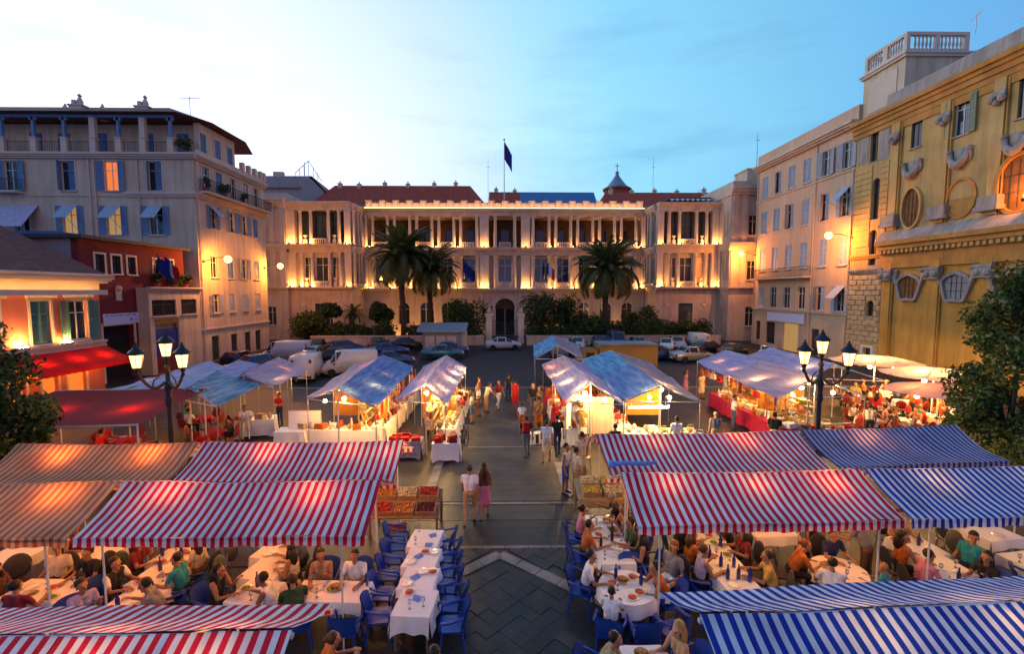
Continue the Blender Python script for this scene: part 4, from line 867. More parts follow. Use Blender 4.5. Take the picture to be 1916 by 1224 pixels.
# ------------------------------------------------------------------ garden wall, gate, hut
gw = thing('garden_wall', 'low pinkish garden wall with a pale coping in front of the palace garden', 'wall', (0, 57, 0))
for a, b in ((-24, -2.6), (2.7, 27)):
    build(MB().box(a, b, -.2, .2, 0, 1.05), 'wall', M['stucco_beige'], gw); build(MB().box(a-.05, b+.05, -.28, .28, 1.053, 1.2), 'coping', M['stone_trim'], gw)
gt = thing('garden_gate', 'tall wrought iron gate between two pale stone pillars before the palace entrance', 'gate', (0, 59, 0))
for s in (-1, 1):
    p = build(MB().box(-.42,.42,-.42,.42,0,.5).box(-.36,.36,-.36,.36,.503,3.6).box(-.5,.5,-.5,.5,3.603,3.85), 'pillar', M['cream'], gt, (s*2.05, 0, 0)); put('finial', MB().lathe([(.1,0),(.3,.2),(.25,.5),(.05,.7)], 8).mesh('finial', M['stone_trim']), p, (0,0,3.85))
    m = MB()
    for k in range(11): m.bar((s*.06+s*k*.15,0,.1),(s*.06+s*k*.15,0,2.6+.05*k),.035)
    m.bar((s*.05,0,.3),(s*1.6,0,.3),.06); m.bar((s*.05,0,1.4),(s*1.6,0,1.4),.06); m.bar((s*.05,0,2.5),(s*1.6,0,2.9),.06); build(m, 'leaf', M['iron'], gt)
hut = thing('kiosk', 'grey flat roofed kiosk hut standing among parked cars before the garden wall', 'kiosk', (-6.75, 51.5, 0))
build(MB().box(-2.3,2.0,-1.2,1.2,0,2.2), 'wall', M['grey_wall'], hut)
build(MB().add([(-2.9,-1.7,2.25),(2.5,-1.7,2.25),(2.5,1.6,2.95),(-2.9,1.6,2.95),(-2.9,-1.7,2.4),(2.5,-1.7,2.4),(2.5,1.6,3.1),(-2.9,1.6,3.1)], [(0,3,2,1),(4,5,6,7),(0,1,5,4),(1,2,6,5),(2,3,7,6),(3,0,4,7)]), 'roof', M['zinc'], hut)
build(MB().box(2.0,2.5,-1.3,.2,0,2.3), 'door', M['stucco_beige'], hut)
for x in (-1.5, -.3, .9): build(MB().box(-.5,.5,-1.24,-1.203,.5,1.8), 'panel', M['stucco_beige_trim'], hut, (x, 0, 0))
# ------------------------------------------------------------------ vegetation
def leaf_cloud(n, blobs, size, mats, wts, seed, flat=.5):
    """many leaf-sized faces spread through a crown made of blobs (x,y,z,r)"""
    r = np.random.default_rng(seed)
    wgt = np.array([b[3]**2.2 for b in blobs]); idx = r.choice(len(blobs), n, p=wgt/wgt.sum()); B = np.array(blobs)[idx]
    d = r.normal(size=(n,3)); d /= np.linalg.norm(d, axis=1)[:,None]
    rad = B[:,3] * (r.random(n)**.30) * (1 + .22*np.sin(7*d[:,0]+idx) * np.cos(6*d[:,2]+idx*2))
    P = B[:,:3] + d * rad[:,None]
    a = r.normal(size=(n,3)); a /= np.linalg.norm(a, axis=1)[:,None]
    nn = d*.7 + r.normal(size=(n,3))*.6; b = np.cross(nn, a); b /= np.linalg.norm(b, axis=1)[:,None]; a = np.cross(b, nn); a /= np.linalg.norm(a, axis=1)[:,None]
    s = size * (.6 + .8*r.random(n))[:,None]
    V = np.stack([P - a*s, P + b*s*flat, P + a*s, P - b*s*flat], 1).reshape(-1,3)
    me = bpy.data.meshes.new('foliage'); me.from_pydata(V.tolist(), [], np.arange(4*n).reshape(n,4).tolist())
    for m_ in mats: me.materials.append(M[m_])
    cl = r.choice(len(mats), len(blobs)*3, p=wts); mi = np.where(r.random(n) < .45, cl[idx*3 + (d[:,2] > 0) + (d[:,0] > 0)], r.choice(len(mats), n, p=wts))
    me.polygons.foreach_set('material_index', mi.astype(np.int32)); me.update()
    return me
def blobs(cx, cy, cz, rx, ry, rz, n, r0, seed):
    r = random.Random(seed); out = []
    while len(out) < n:
        x, y, z = (r.uniform(-1,1) for _ in range(3))
        if .25 < x*x+y*y+z*z < 1: out.append((cx+x*rx, cy+y*ry, cz+z*rz, r0*r.uniform(.6,1.3)))
    return out
def broad_tree(name, label, loc, blob, trunk_h, nleaf, size, mats, wts, seed, tr=.16, cat='tree', group=None):
    t = thing(name, label, cat, loc, 0, group)
    r = random.Random(seed); m = MB(); m.tube([(0,0,0),(.05,.03,trunk_h*.5),(0,.05,trunk_h)], [tr*1.25, tr, tr*.8], 9)
    for b in blob[::max(1, len(blob)//9)]:
        q = Vector((b[0]*.5, b[1]*.5, trunk_h + (b[2]-trunk_h)*.45)); m.tube([(0,.05,trunk_h-.1), q, b[:3]], [tr*.6, tr*.35, tr*.1], 6)
    build(m, 'trunk', M['bark'], t, smooth=True); put('crown', leaf_cloud(nleaf, blob, size, mats, wts, seed), t)
    return t
LM = ['leaf', 'leaf_dark', 'leaf_light', 'leaf_lit']
broad_tree('tree', 'round leafy tree with yellow lit leaf clumps at the right edge behind the striped canopies', (16.6, 14.6, 0), blobs(.2, -.3, 2.0, 1.7, 1.6, .9, 16, .5, 12) + blobs(.3, 0, 3.7, 1.8, 2.0, 1.9, 34, .52, 3) + blobs(.3, 0, 5.6, 1.3, 1.4, 1.2, 20, .46, 4) + blobs(.6, 0, 6.9, .6, .8, .7, 8, .42, 8), 1.6, 22000, .082, LM, [.42,.22,.24,.12], 5)
broad_tree('tree', 'leafy dark tree at the left edge in front of the pink house', (-15.5, 13.6, 0), blobs(.0, 0, 3.2, 1.4, 1.5, 1.8, 30, .5, 6) + blobs(-.4, 0, 5.3, .8, .8, 1.0, 14, .42, 7) + blobs(.7, -.3, 2.0, 1.0, 1.2, .7, 10, .45, 9), 2.0, 14000, .085, LM, [.42,.28,.24,.06], 7)
G1 = 'dark garden trees before the palace'
for x, y, rx, rz, cz, lab in ((-5.0, 61, 3.4, 2.9, 3.6, 'dark rounded garden tree left of the gate pillars'), (4.8, 61, 3.3, 3.1, 3.8, 'dark rounded garden tree right of the gate pillars'), (8.4, 61.5, 2.7, 2.6, 3.1, 'second dark garden tree right of the gate'), (-22.2, 59, 1.4, 1.0, 4.3, 'small round headed tree before the left palace wing'), (-16.6, 62, 1.6, 2.3, 3.6, 'thin loose garden tree left of the tall palm'), (-25.2, 58.9, 2.8, 2.2, 2.0, 'dark bushy shrub at the foot of the left wing'), (18.6, 61.5, 3.0, 2.6, 2.4, 'dark bushy tree at the inner corner of the right wing'), (11.4, 60, 3.0, 2.2, 2.0, 'broad dark bush under the right palm')):
    broad_tree('garden_tree' if cz > 2 else 'shrub', lab, (x, y, 0), blobs(0, 0, cz, rx*.75, rx*.7, rz*.7, 16, rx*.42, int(x*7)+90), max(.4, cz-rz*.8), 4200, .17, ['leaf','leaf_dark','leaf_light'], [.35,.6,.05], int(x*3)+200, .14, 'tree' if cz > 2 else 'shrub', G1 if cz > 2 else None)
for i, (x0, x1, h, lab) in enumerate(((-23.5, -16.8, 2.4, 'clipped dark hedge left of the palm trunk behind the garden wall'), (-16.2, -14.6, 2.7, 'tall clipped square hedge block beside the palm trunk'), (-12.4, -3.2, 2.2, 'long dark hedge behind the kiosk and garden wall'), (3.0, 9.5, 2.3, 'dark hedge right of the gate behind the garden wall'), (9.8, 26, 2.7, 'long dark hedge before the right palace wing'))):
    n = int((x1-x0)*1.1)+2
    bl = [(x0+.5+(x1-x0-1)*k/max(1,n-1)-(x0+x1)/2, rng.uniform(-.2,.2), h*.55+rng.uniform(-.1,.15)*h, h*.5) for k in range(n)]
    hd = thing('hedge', lab, 'hedge', ((x0+x1)/2, 58.4, 0)); build(MB().box(-(x1-x0)/2+.4,(x1-x0)/2-.4,-.3,.3,0,h*.8), 'branches', M['hedge'], hd); put('foliage', leaf_cloud(int(900+700*(x1-x0)), bl, .15, ['leaf','leaf_dark'], [.35,.65], 300+i), hd)
def frond_mesh(L_, droop, seed):
    r = random.Random(seed); m = MB(); n = 26; pts = []
    for k in range(n+1):
        t = k/n; a = RD(58) - droop*t*1.15
        pts.append((pts[-1][0]+L_/n*math.cos(a), 0, pts[-1][2]+L_/n*math.sin(a)) if pts else (0,0,0))
    m.tube([pts[i] for i in (0,6,12,18,n)], [.05,.04,.03,.02,.008], 4)
    for k in range(2, n+1):
        p = Vector(pts[k]); d = (p - Vector(pts[k-1])).normalized(); ll = .78*math.sin(math.pi*min(1, (k+3)/(n+5)))+.12
        for s in (-1, 1):
            e = p + (Vector((0,s,0))*.80 + d*.62 + Vector((0,0,-.32-.2*r.random())))*ll; wv = d*.10
            m.add([p-wv, p+wv, e], [(0,1,2)])
    return m.mesh('frond', M['palm_leaf'], False, False)
FRM = [frond_mesh(4.3, RD(a), i) for i, a in enumerate((60, 95, 125, 150))]
def palm(label, x, y, h, r, n, seed):
    t = thing('palm_tree', label, 'palm', (x, y, 0), 0, 'palms in the palace garden'); rr = random.Random(seed)
    m = MB(); k = 16; m.tube([(.1*math.sin(i*.4), 0, h*i/k) for i in range(k+1)], [.34 + .05*(i % 2) + (.12 if i > k-3 else 0) for i in range(k+1)], 10); build(m, 'trunk', M['bark'], t)
    for i in range(n):
        q = i/n; o = put('frond', FRM[min(3, int(q*4))], t, (.1, 0, h + .1 - .3*q), i*2.39996 + rr.uniform(-.15,.15), r/3.3*rr.uniform(.85,1.1)); o.rotation_euler[1] = -RD(22)*(1-q)*1.6 + RD(18)*q + rr.uniform(-.08,.08)
    return t
palm('tall palm left of the palace entrance, the larger of two overlapping palms', -13.3, 60, 10.4, 4.2, 80, 1); palm('shorter palm half hidden behind the tall left palm', -10.0, 62, 8.8, 3.7, 66, 2); palm('broad palm standing right of the palace entrance', 13.2, 60, 8.8, 4.3, 80, 3); palm('small young palm before the left palace wing', -20.0, 60.5, 3.6, 1.5, 26, 4)
# terrace plants on the low block and the apartment balcony
for i, (x, y, z, r_, lab) in enumerate(((-28.6, 38.4, 7.0, .55, 'olive green potted bush on the low block terrace nearest the red hall'), (-28.6, 40.2, 7.0, .8, 'tall olive green potted bush on the low block terrace'), (-28.6, 41.8, 7.0, .6, 'dark potted bush on the terrace beside the apartment building'), (-29.2, 43.4, 19.06, .7, 'green potted plant on the corner of the roof loggia'), (-27.5, 43.7, 15.88, .45, 'green potted plant at the corner of the iron balcony'), (-27.5, 46.4, 15.88, .6, 'tall green potted plant on the iron balcony'), (-27.5, 49.6, 15.88, .5, 'dark potted plant near the lit balcony door'))):
    t = thing('potted_plant', lab, 'plant', (x, y, z)); build(MB().lathe([(.16,0),(.24,.35),(.26,.36)], 8), 'pot', M['rooftile'], t); put('foliage', leaf_cloud(500, blobs(0,0,.4+r_*.8,r_*.6,r_*.6,r_*.8,5,r_*.5,i+50), .11, ['leaf','leaf_dark','leaf_light'], [.5,.3,.2], i+60), t)
# ------------------------------------------------------------------ cars
def car_proto(kind):
    """x forward; returns dict of meshes"""
    if kind == 'van':
        st = [(-2.1,.35,1.75,1.86,.84,.76),(-2.0,.28,1.9,1.98,.88,.80),(.6,.26,1.9,1.98,.89,.80),(1.05,.26,1.12,1.92,.88,.74),(1.55,.28,1.05,1.15,.87,.70),(2.05,.32,.85,.92,.82,.62),(2.2,.38,.62,.66,.72,.5)]
    elif kind == 'sedan':
        st = [(-2.1,.40,.85,.86,.70,.55),(-1.95,.28,.93,.95,.80,.62),(-1.25,.24,.95,1.05,.84,.62),(-.75,.22,.93,1.40,.85,.58),(.25,.22,.92,1.42,.85,.58),(.95,.24,.90,1.0,.84,.62),(1.75,.28,.76,.80,.80,.62),(2.05,.36,.60,.62,.68,.5)]
    else:
        st = [(-1.85,.40,.95,.98,.72,.56),(-1.75,.26,.98,1.15,.80,.58),(-1.35,.24,.96,1.44,.83,.56),(.15,.22,.92,1.47,.84,.58),(.85,.24,.90,1.02,.83,.62),(1.55,.28,.78,.83,.79,.62),(1.85,.36,.60,.63,.66,.5)]
    m = MB(); n = len(st)
    for x, z0, zb, zt, wb, wt in st:
        m.v += [(x,-wb*.92,z0),(x,-wb,.55*(z0+zb)),(x,-wb*.97,zb),(x,-wt,zt),(x,wt,zt),(x,wb*.97,zb),(x,wb,.55*(z0+zb)),(x,wb*.92,z0)]
    glass = []
    for i in range(n-1):
        a, b = st[i], st[i+1]
        for k in range(8):
            k2 = (k+1) % 8; f = (i*8+k, i*8+k2, (i+1)*8+k2, (i+1)*8+k)
            tall = max(a[3]-a[2], b[3]-b[2]) > .25
            side = k in (2, 4) and tall and (kind != 'van' or a[0] > .3); shield = k == 3 and abs(a[3]-b[3]) > .25 and tall and abs(a[0]-b[0]) < .85
            if side or shield: glass.append([m.v[j] for j in f])
            m.f.append(f); m.m.append(0)
    m.f.append(tuple(range(8))); m.m.append(0); m.f.append(tuple((n-1)*8+k for k in range(8))[::-1]); m.m.append(0)
    g = MB()
    for q in glass:
        c = sum((Vector(p) for p in q), Vector())/4; nn = (Vector(q[1])-Vector(q[0])).cross(Vector(q[3])-Vector(q[0])).normalized()
        if nn.dot(c - Vector((0,0,.9))) < 0: nn = -nn
        g.add([tuple(c + (Vector(p)-c)*.86 + nn*.012) for p in q], [(0,1,2,3)])
    wx = (-1.25, 1.3) if kind != 'van' else (-1.3, 1.4); ly = .62
    fx = st[-1][0]; bx = st[0][0]; zb = st[-2][2]
    D = dict(body=m, glass=g, wx=wx, head=MB().box(fx-.18,fx-.02,-.13,.13,-.07,.07), tail=MB().box(bx-.02,bx+.08,-.09,.09,-.14,.14), fx=fx, bx=bx, zh=st[-1][2]+.06, zt=st[0][2]-.15)
    D['bumper_f'] = MB().box(fx-.1,fx+.09,-.66,.66,.34,.5); D['bumper_b'] = MB().box(bx-.1,bx+.08,-.68,.68,.36,.52)
    D['mirror'] = MB().box(-.08,.08,-.12,.12,-.08,.08); D['mx'] = .8 if kind != 'van' else 1.2
    return D
CP = {}
def car(kind, paint, label, x, y, rz, cat='car'):
    if kind not in CP:
        d = car_proto(kind); CP[kind] = {k: (v.mesh(k, M['frame_dark']) if isinstance(v, MB) else v) for k, v in d.items() if k not in ('body', 'glass')}
        CP[kind]['glass'] = d['glass'].mesh('window', M['glass_dark'], False, False); CP[kind]['body'] = d['body']
    d = CP[kind]; t = thing('parked_van' if cat == 'van' else 'parked_car', label, cat, (x, y, -.012), rz, 'vehicles parked behind the market')
    bm_ = cache(('car', kind, paint), lambda: d['body'].mesh('body', M[paint], True)); b = put('body', bm_, t)
    put('window', d['glass'], b)
    wt = cache('tyre', lambda: MB().lathe([(.20,-.10),(.30,-.10),(.32,-.05),(.32,.05),(.30,.10),(.20,.10)], 16).mesh('tyre', M['tyre'])); wr = cache('rim', lambda: MB().lathe([(.0001,.085),(.07,.09),(.08,.06),(.2,.085),(.2,-.09),(.0001,-.09)], 12).mesh('rim', M['rim']))
    for xx in d['wx']:
        for s in (-1, 1):
            o = put('wheel', wt, t, (xx, s*.76, .32)); o.rotation_euler = (RD(-90*s), 0, 0); put('rim', wr, o)
    for nm, me, mt, xx, zz, yy in (('headlight', d['head'], 'headlight', 0, d['zh'], .52), ('taillight', d['tail'], 'taillight', 0, d['zt'], .62)):
        me2 = cache((nm, kind), lambda: me.copy()); me2.materials.clear(); me2.materials.append(M[mt])
        for s in (-1, 1): put(nm, me2, t, (xx, s*yy, zz))
    for xx in (d['fx']+.095, d['bx']-.105): put('number_plate', cache('npl', lambda: MB().box(-.008,.008,-.25,.25,-.055,.055).mesh('number_plate', M['cloth_white'])), t, (xx, 0, .44))
    put('bumper', d['bumper_f'], t); put('bumper', d['bumper_b'], t)
    for s in (-1, 1): put('mirror', d['mirror'], t, (d['mx'], s*.93, 1.0))
car('sedan', 'white_paint', 'white saloon parked alone before the garden gate pillars', -.2, 53.0, RD(4))
for k, (kd, pt, x, y, a, lab) in enumerate((
    ('hatch', 'dark_paint', -20.5, 50.5, 100, 'dark hatchback at the far left of the row by the garden wall'), ('hatch', 'blue_paint', -17.0, 49.5, 30, 'dark blue hatchback left of the row before the wall'),
    ('sedan', 'dark_paint', -14.6, 53, 92, 'dark saloon facing the garden wall near the tall palm'), ('sedan', 'blue_paint', -12.1, 47.6, 12, 'dark blue saloon parked lengthways left of the kiosk'), ('sedan', 'dark_paint', -11.4, 52.6, 5, 'dark saloon between the tall palm and the kiosk'),
    ('sedan', 'teal_paint', -6.2, 45.6, 8, 'teal saloon parked in front of the grey kiosk'), ('sedan', 'blue_paint', -5.9, 48.4, 5, 'dark blue saloon close to the kiosk wall'), ('sedan', 'blue_paint', -10.2, 41.0, 14, 'dark blue saloon just behind the blue market tarp'), ('hatch', 'dark_paint', -15.2, 43.0, 20, 'dark hatchback behind the white vans'), ('hatch', 'red_paint', -13.3, 40.0, 95, 'dark red hatchback behind the blue market tarp'),
    ('hatch', 'silver_paint', -18.6, 45.0, 95, 'silver hatchback beyond the white vans'),
    ('hatch', 'white_paint', 8.3, 52.2, 262, 'white hatchback facing the square right of the far blue tarp'), ('hatch', 'blue_paint', 10.9, 52.6, 265, 'dark blue hatchback beside the white hatchback'), ('hatch', 'silver_paint', 15.3, 52.0, 268, 'silver hatchback in the right hand row by the hedge'),
    ('hatch', 'white_paint', 18.0, 50.8, 250, 'white hatchback in the right hand row near the white van'), ('hatch', 'blue_paint', 12.4, 47.4, 10, 'blue hatchback parked behind the yellow lorry'), ('sedan', 'silver_paint', 17.9, 43.6, 15, 'pale saloon parked beyond the pink market tarp'), ('sedan', 'dark_paint', 23.4, 46.5, 40, 'dark saloon beyond the lavender market tarps'), ('hatch', 'silver_paint', 25.8, 44.5, 60, 'silver hatchback by the beige apartment house'), ('hatch', 'dark_paint', 21.8, 48.6, 30, 'dark hatchback by the right garden corner'),
    ('hatch', 'silver_paint', 19.9, 52.6, 262, 'silver hatchback squeezed between the white hatchback and the white van'), ('sedan', 'blue_paint', 14.8, 44.6, 8, 'dark blue saloon parked lengthways right of the yellow lorry'), ('hatch', 'teal_paint', 15.6, 48.2, 350, 'teal hatchback in the middle row right of the lorry'), ('hatch', 'dark_paint', 6.9, 49.4, 275, 'dark hatchback behind the pale van by the far blue tarp'), ('hatch', 'dark_paint', -23.5, 41.0, 85, 'dark hatchback behind the left market tarps'), ('hatch', 'blue_paint', -20.6, 39.0, 70, 'dark blue hatchback at the left beside the vans'))):
    car(kd, pt, lab, x, y, RD(a))
for pt, x, y, a, lab in (('white_paint', -21.0, 44.2, 180, 'long white van along the apartment building side'), ('white_paint', -15.2, 35.4, 100, 'white van with rounded roof behind the pink tarp'), ('white_paint', -12.6, 37.2, 200, 'white van with blue tinted windows behind the blue tarp'), ('white_paint', 22.1, 52.4, 82, 'white van seen from behind at the right end of the row'), ('blue_paint', 13.2, 54.2, 268, 'dark blue van in the row by the hedge'), ('silver_paint', 5.5, 47.0, 88, 'pale van beside the far blue market tarp')):
    car('van', pt, lab, x, y, RD(a), 'van')
lor = thing('lorry', 'yellow brown box lorry parked behind the blue market tarp', 'lorry', (9.4, 36.8, -.012), RD(0))
build(MB().box(-2.0,2.6,-1.15,1.15,.7,2.5), 'box_body', M['yellow_paint'], lor); build(MB().box(-2.05,2.65,-1.2,1.2,2.503,2.6), 'roof', M['zinc'], lor); build(MB().prism([(-3.7,.5),(-2.1,.5),(-2.1,2.1),(-2.9,2.1),(-3.6,1.3)], -1.05, 1.05), 'cab', M['yellow_paint'], lor)
build(MB().box(-3.0,-2.4,-1.07,-1.053,1.3,1.9), 'window', M['glass_dark'], lor); build(MB().box(-2.2,2.6,-.8,.8,.45,.697), 'chassis', M['frame_dark'], lor)
for xx in (-2.8, 1.5):
    for s in (-1, 1): o = put('wheel', cache('tyre', None), lor, (xx, s*.98, .33)); o.rotation_euler = (RD(-90*s), 0, 0); put('rim', cache('rim', None), o)
# ------------------------------------------------------------------ street lights on the house walls
for (x, y, z, dx, dy, lab) in ((-27.9, 43.3, 9.45, 1.9, .6, 'orange street light on an arm at the corner of the grey beige apartment building'), (-27.9, 54.2, 9.4, 1.5, .6, 'orange street light on an arm at the far end of the apartment building'), (31.85, 42.2, 11.6, -1.9, .4, 'orange street light on an arm between the beige house and the church'), (31.9, 58.7, 11.3, -1.5, .6, 'orange street light on an arm at the far right before the palace wing')):
    t = thing('street_light', lab, 'street light', (x, y, z)); build(MB().tube([(0,0,0),(dx*.5,dy*.5,.35),(dx,dy,.45)], .035, 6).lathe([(.12,-.12),(.12,.12)], 8), 'arm', M['iron'], t)
    h = build(MB().lathe([(.24,0),(.16,.12),(.05,.18)], 10), 'hood', M['iron'], t, (dx, dy, .42)); put('globe', MB().ball((0,0,-.16), .33, 14).mesh('globe', M['sodium'], True), h); ld = bpy.data.lights.new('sodium_light', 'POINT'); ld.energy = 1500; ld.color = (1, .34, .05); ld.shadow_soft_size = .10; lo = put('sodium_light', ld, h, (0,0,-.62))
t = thing('wall_floodlight', 'orange floodlight glowing inside the large oval opening of the church', 'floodlight', (31.3, 27.6, 12.2)); build(MB().box(-.15,.15,-.2,.2,-.1,.1).bar((0,0,-.1),(.6,0,-.4),.06), 'housing', M['iron'], t); build(MB().ball((-.02,0,.24), .16, 10), 'globe', M['sodium'], t, smooth=True); ld = bpy.data.lights.new('sodium_light', 'POINT'); ld.energy = 500; ld.color = (1, .34, .05); ld.shadow_soft_size = .08; put('sodium_light', ld, t, (-.02,0,.52))
# ------------------------------------------------------------------ the two three armed lamp posts
def lamp_post(label, x, y, angs, zt=4.45):
    t = thing('street_lamp', label, 'street lamp', (x, y, 0), 0, 'three armed lantern posts')
    build(MB().lathe([(.26,0),(.26,.15),(.20,.25),(.17,.9),(.20,1.0),(.12,1.12),(.075,1.3),(.058,3.5),(.09,3.6),(.09,3.7),(.065,3.8),(.08,3.95),(.10,4.05),(.05,4.2),(.06,zt)], 14), 'pole', M['iron'], t, smooth=True)
    for i, a in enumerate(angs):
        ca, sa = math.cos(a), math.sin(a); P = []
        for k in range(11):
            q = k/10; r = .06 + .58*q; P.append((r*ca, r*sa, 4.22 - .20*math.sin(math.pi*q*1.0) + .30*q*q))
        build(MB().tube(P, [.045]*5+[.038]*6, 7).tube([(P[5][0], P[5][1], P[5][2]), (.30*ca, .30*sa, 4.30), (.16*ca, .16*sa, 4.42)], .02, 5), 'arm', M['bronze'], t, smooth=True)
        lantern(t, P[-1])
    build(MB().lathe([(.06,zt),(.05,zt+.1),(.075,zt+.16),(.045,zt+.24)], 10), 'stem', M['bronze'], t, smooth=True); lantern(t, (0, 0, zt+.34))
def lantern(t, b):
    l = build(MB().lathe([(.02,-.12),(.05,-.06),(.03,0),(.07,.05),(.05,.09),(.09,.13),(.10,.16)], 10), 'lantern', M['iron'], t, b, smooth=True); l.scale = (.90,)*3
    put('roof', MB().lathe([(.20,.575),(.235,.60),(.205,.63),(.17,.67),(.09,.74),(.06,.79),(.075,.81),(.025,.85),(.035,.88),(.01,.92)], 12).mesh('roof', M['iron'], True), l)
    put('glass', MB().lathe([(.115,.165),(.19,.57)], 6).mesh('glass', M['lantern_glass']), l)
    mm = MB()
    for k in range(6): c, s = math.cos(k*math.pi/3), math.sin(k*math.pi/3); mm.bar((.122*c,.122*s,.16),(.197*c,.197*s,.575),.014)
    put('frame', mm.mesh('frame', M['bronze']), l); put('crown_ring', MB().lathe([(.19,.573),(.215,.545),(.215,.573)], 6).mesh('crown_ring', M['bronze']), l)
lamp_post('black cast iron lamp post with three lit lanterns, left of the aisle', -9.25, 12.6, [RD(338), RD(212)]); lamp_post('black cast iron lamp post with three lit lanterns, right of the aisle', 9.05, 12.9, [RD(308), RD(196)])
# ------------------------------------------------------------------ striped canopies
def canopy(label, x0, x1, y, mt, zr=2.9, ze=2.35, hy=1.15, rot=0.0, bulbs=(), seed=0, sag=.065, cat='canopy', group='striped market canopies', back_val=True, inset=.45):
    """gable canopy, ridge along local x at the origin's height line; root at the middle of the ridge on the ground"""
    t = thing('striped_canopy', label, cat, ((x0+x1)/2, y, 0), rot, group); r = random.Random(seed); W = (x1-x0)/2; ph = r.uniform(0, 6)
    def slope(s):
        def fn(u, v):
            xx = -W + 2*W*u; e = math.sin(math.pi*u*3+ph)*.012
            return (xx, s*(.02 + hy*v), zr + (ze-zr)*v - sag*math.sin(math.pi*v)*(.75+.25*math.cos(6.28*u*2.5+ph)) + e*v - .05*math.sin(math.pi*u)*(1-v) + .022*noise.noise((xx*.9+seed*7, v*2.4*s, seed)) + .010*noise.noise((xx*3.1, v*5.5*s, seed*3)))
        return fn
    m = MB(); m.grid(slope(-1), 60, 14); m.grid(slope(1), 60, 14); me = m.mesh('cover', M[mt], True, False)
    put('cover', me, t)
    for s in (-1, 1) if back_val else (-1,):
        mv = MB(); mv.grid(lambda u, v: (-W+2*W*u, s*(.025+hy+.01*v+.02*math.sin(u*40+ph)*v), ze - .17*v + math.sin(math.pi*u*3+ph)*.012 + (.012*math.sin(u*90) if v > .9 else 0)), 60, 2); build(mv, 'valance', M[mt], t, fix=False)
    build(MB().bar((-W,0,zr-.09),(W,0,zr-.09),.05), 'ridge_bar', M['metal_white'], t)
    for s in (-1, 1): build(MB().bar((-W,s*hy,ze-.04),(W,s*hy,ze-.04),.04), 'eave_bar', M['metal_white'], t)
    for xx in (-W+inset, W-inset):
        for s in (-1, 1): build(MB().tube([(xx,s*(hy-.03),0),(xx,s*(hy-.03),ze-.02)], .018, 6), 'pole', M['metal_white'], t); build(MB().tube([(xx,s*(.02+hy*v),zr+(ze-zr)*v-sag*1.05*math.sin(math.pi*v)-.10) for v in (0,.15,.3,.5,.7,.85,1)], .014, 6), 'rafter', M['metal_white'], t)
    for bx, bm in bulbs:
        o = build(MB().tube([(bx,0,zr-.12),(bx,0,zr-.32)], .008, 5).lathe([(.04,zr-.36),(.04,zr-.30)], 8, (bx,0,0)), 'lamp_holder', M['frame_dark'], t); put('bulb', cache(('bulb', bm), lambda: MB().ball((0,0,0), .065, 8).mesh('bulb', M[bm], True)), o, (bx, 0, zr-.42))
    return t
BO = 'bulb_orange'; BW = 'bulb'
canopy('red and white striped canopy in the second row left, over the long tables', -7.62, -2.5, 9.08, 'stripe_red', bulbs=[(-1.6, BO), (1.3, BO)], seed=1)
canopy('orange lit striped canopy at the left edge of the second row', -13.0, -7.72, 9.08, 'stripe_orange_lit', bulbs=[(-.9, BO), (1.6, BO)], seed=2)
canopy('red and white striped canopy in the third row left, behind the fruit stall', -7.62, -2.58, 11.52, 'stripe_red', bulbs=[(-.8, BO), (1.2, BW), (2.2, BW)], seed=3)
canopy('orange lit striped canopy in the third row left, behind the lamp post', -12.2, -7.72, 11.45, 'stripe_orange_lit', bulbs=[(-1.0, BO), (1.2, BO)], seed=4, sag=.13)
canopy('nearest red and white striped canopy at the bottom left', -7.6, -2.4, 4.95, 'stripe_red', bulbs=[(-1.4, BW), (.4, BW), (1.7, BW)], seed=5, inset=1.3)
ra = RD(2.6)
canopy('red and white striped canopy in the second row right, over round tables', 2.42, 7.58, 9.42, 'stripe_red', rot=RD(1.5), bulbs=[(-1.6, BW), (.2, BW), (1.8, BO)], seed=6)
canopy('blue and white striped canopy in the second row at the right edge', 7.68, 13.2, 9.62, 'stripe_blue', rot=ra, bulbs=[(-1.3, BW), (1.2, BW)], seed=7)
canopy('red and white striped canopy in the third row right of the aisle', 2.42, 7.95, 12.1, 'stripe_red', rot=RD(2.4), hy=1.4, bulbs=[(-1.2, BW), (1.2, BO)], seed=8)
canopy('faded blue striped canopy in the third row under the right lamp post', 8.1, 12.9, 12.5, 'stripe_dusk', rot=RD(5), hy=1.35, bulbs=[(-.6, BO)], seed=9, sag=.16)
canopy('nearest blue and white striped canopy at the bottom right', 2.28, 8.2, 5.28, 'stripe_blue', rot=RD(3.2), bulbs=[(-.9, BW), (.9, BW), (2.3, BW)], seed=10, inset=1.3)
t = thing('rolled_tarpaulin', 'rolled blue tarpaulin lying along the seam of two red striped canopies', 'tarpaulin', (2.55, 10.72, 2.55)); build(MB().tube([(0,0,0),(.35,.0,.03),(.8,.02,.0),(1.1,.0,.04)], [.07,.05,.06,.03], 8).ball((0,0,0), .10, 8), 'roll', M['cloth_blue'], t, smooth=True)
BW = 'bulb_stall'
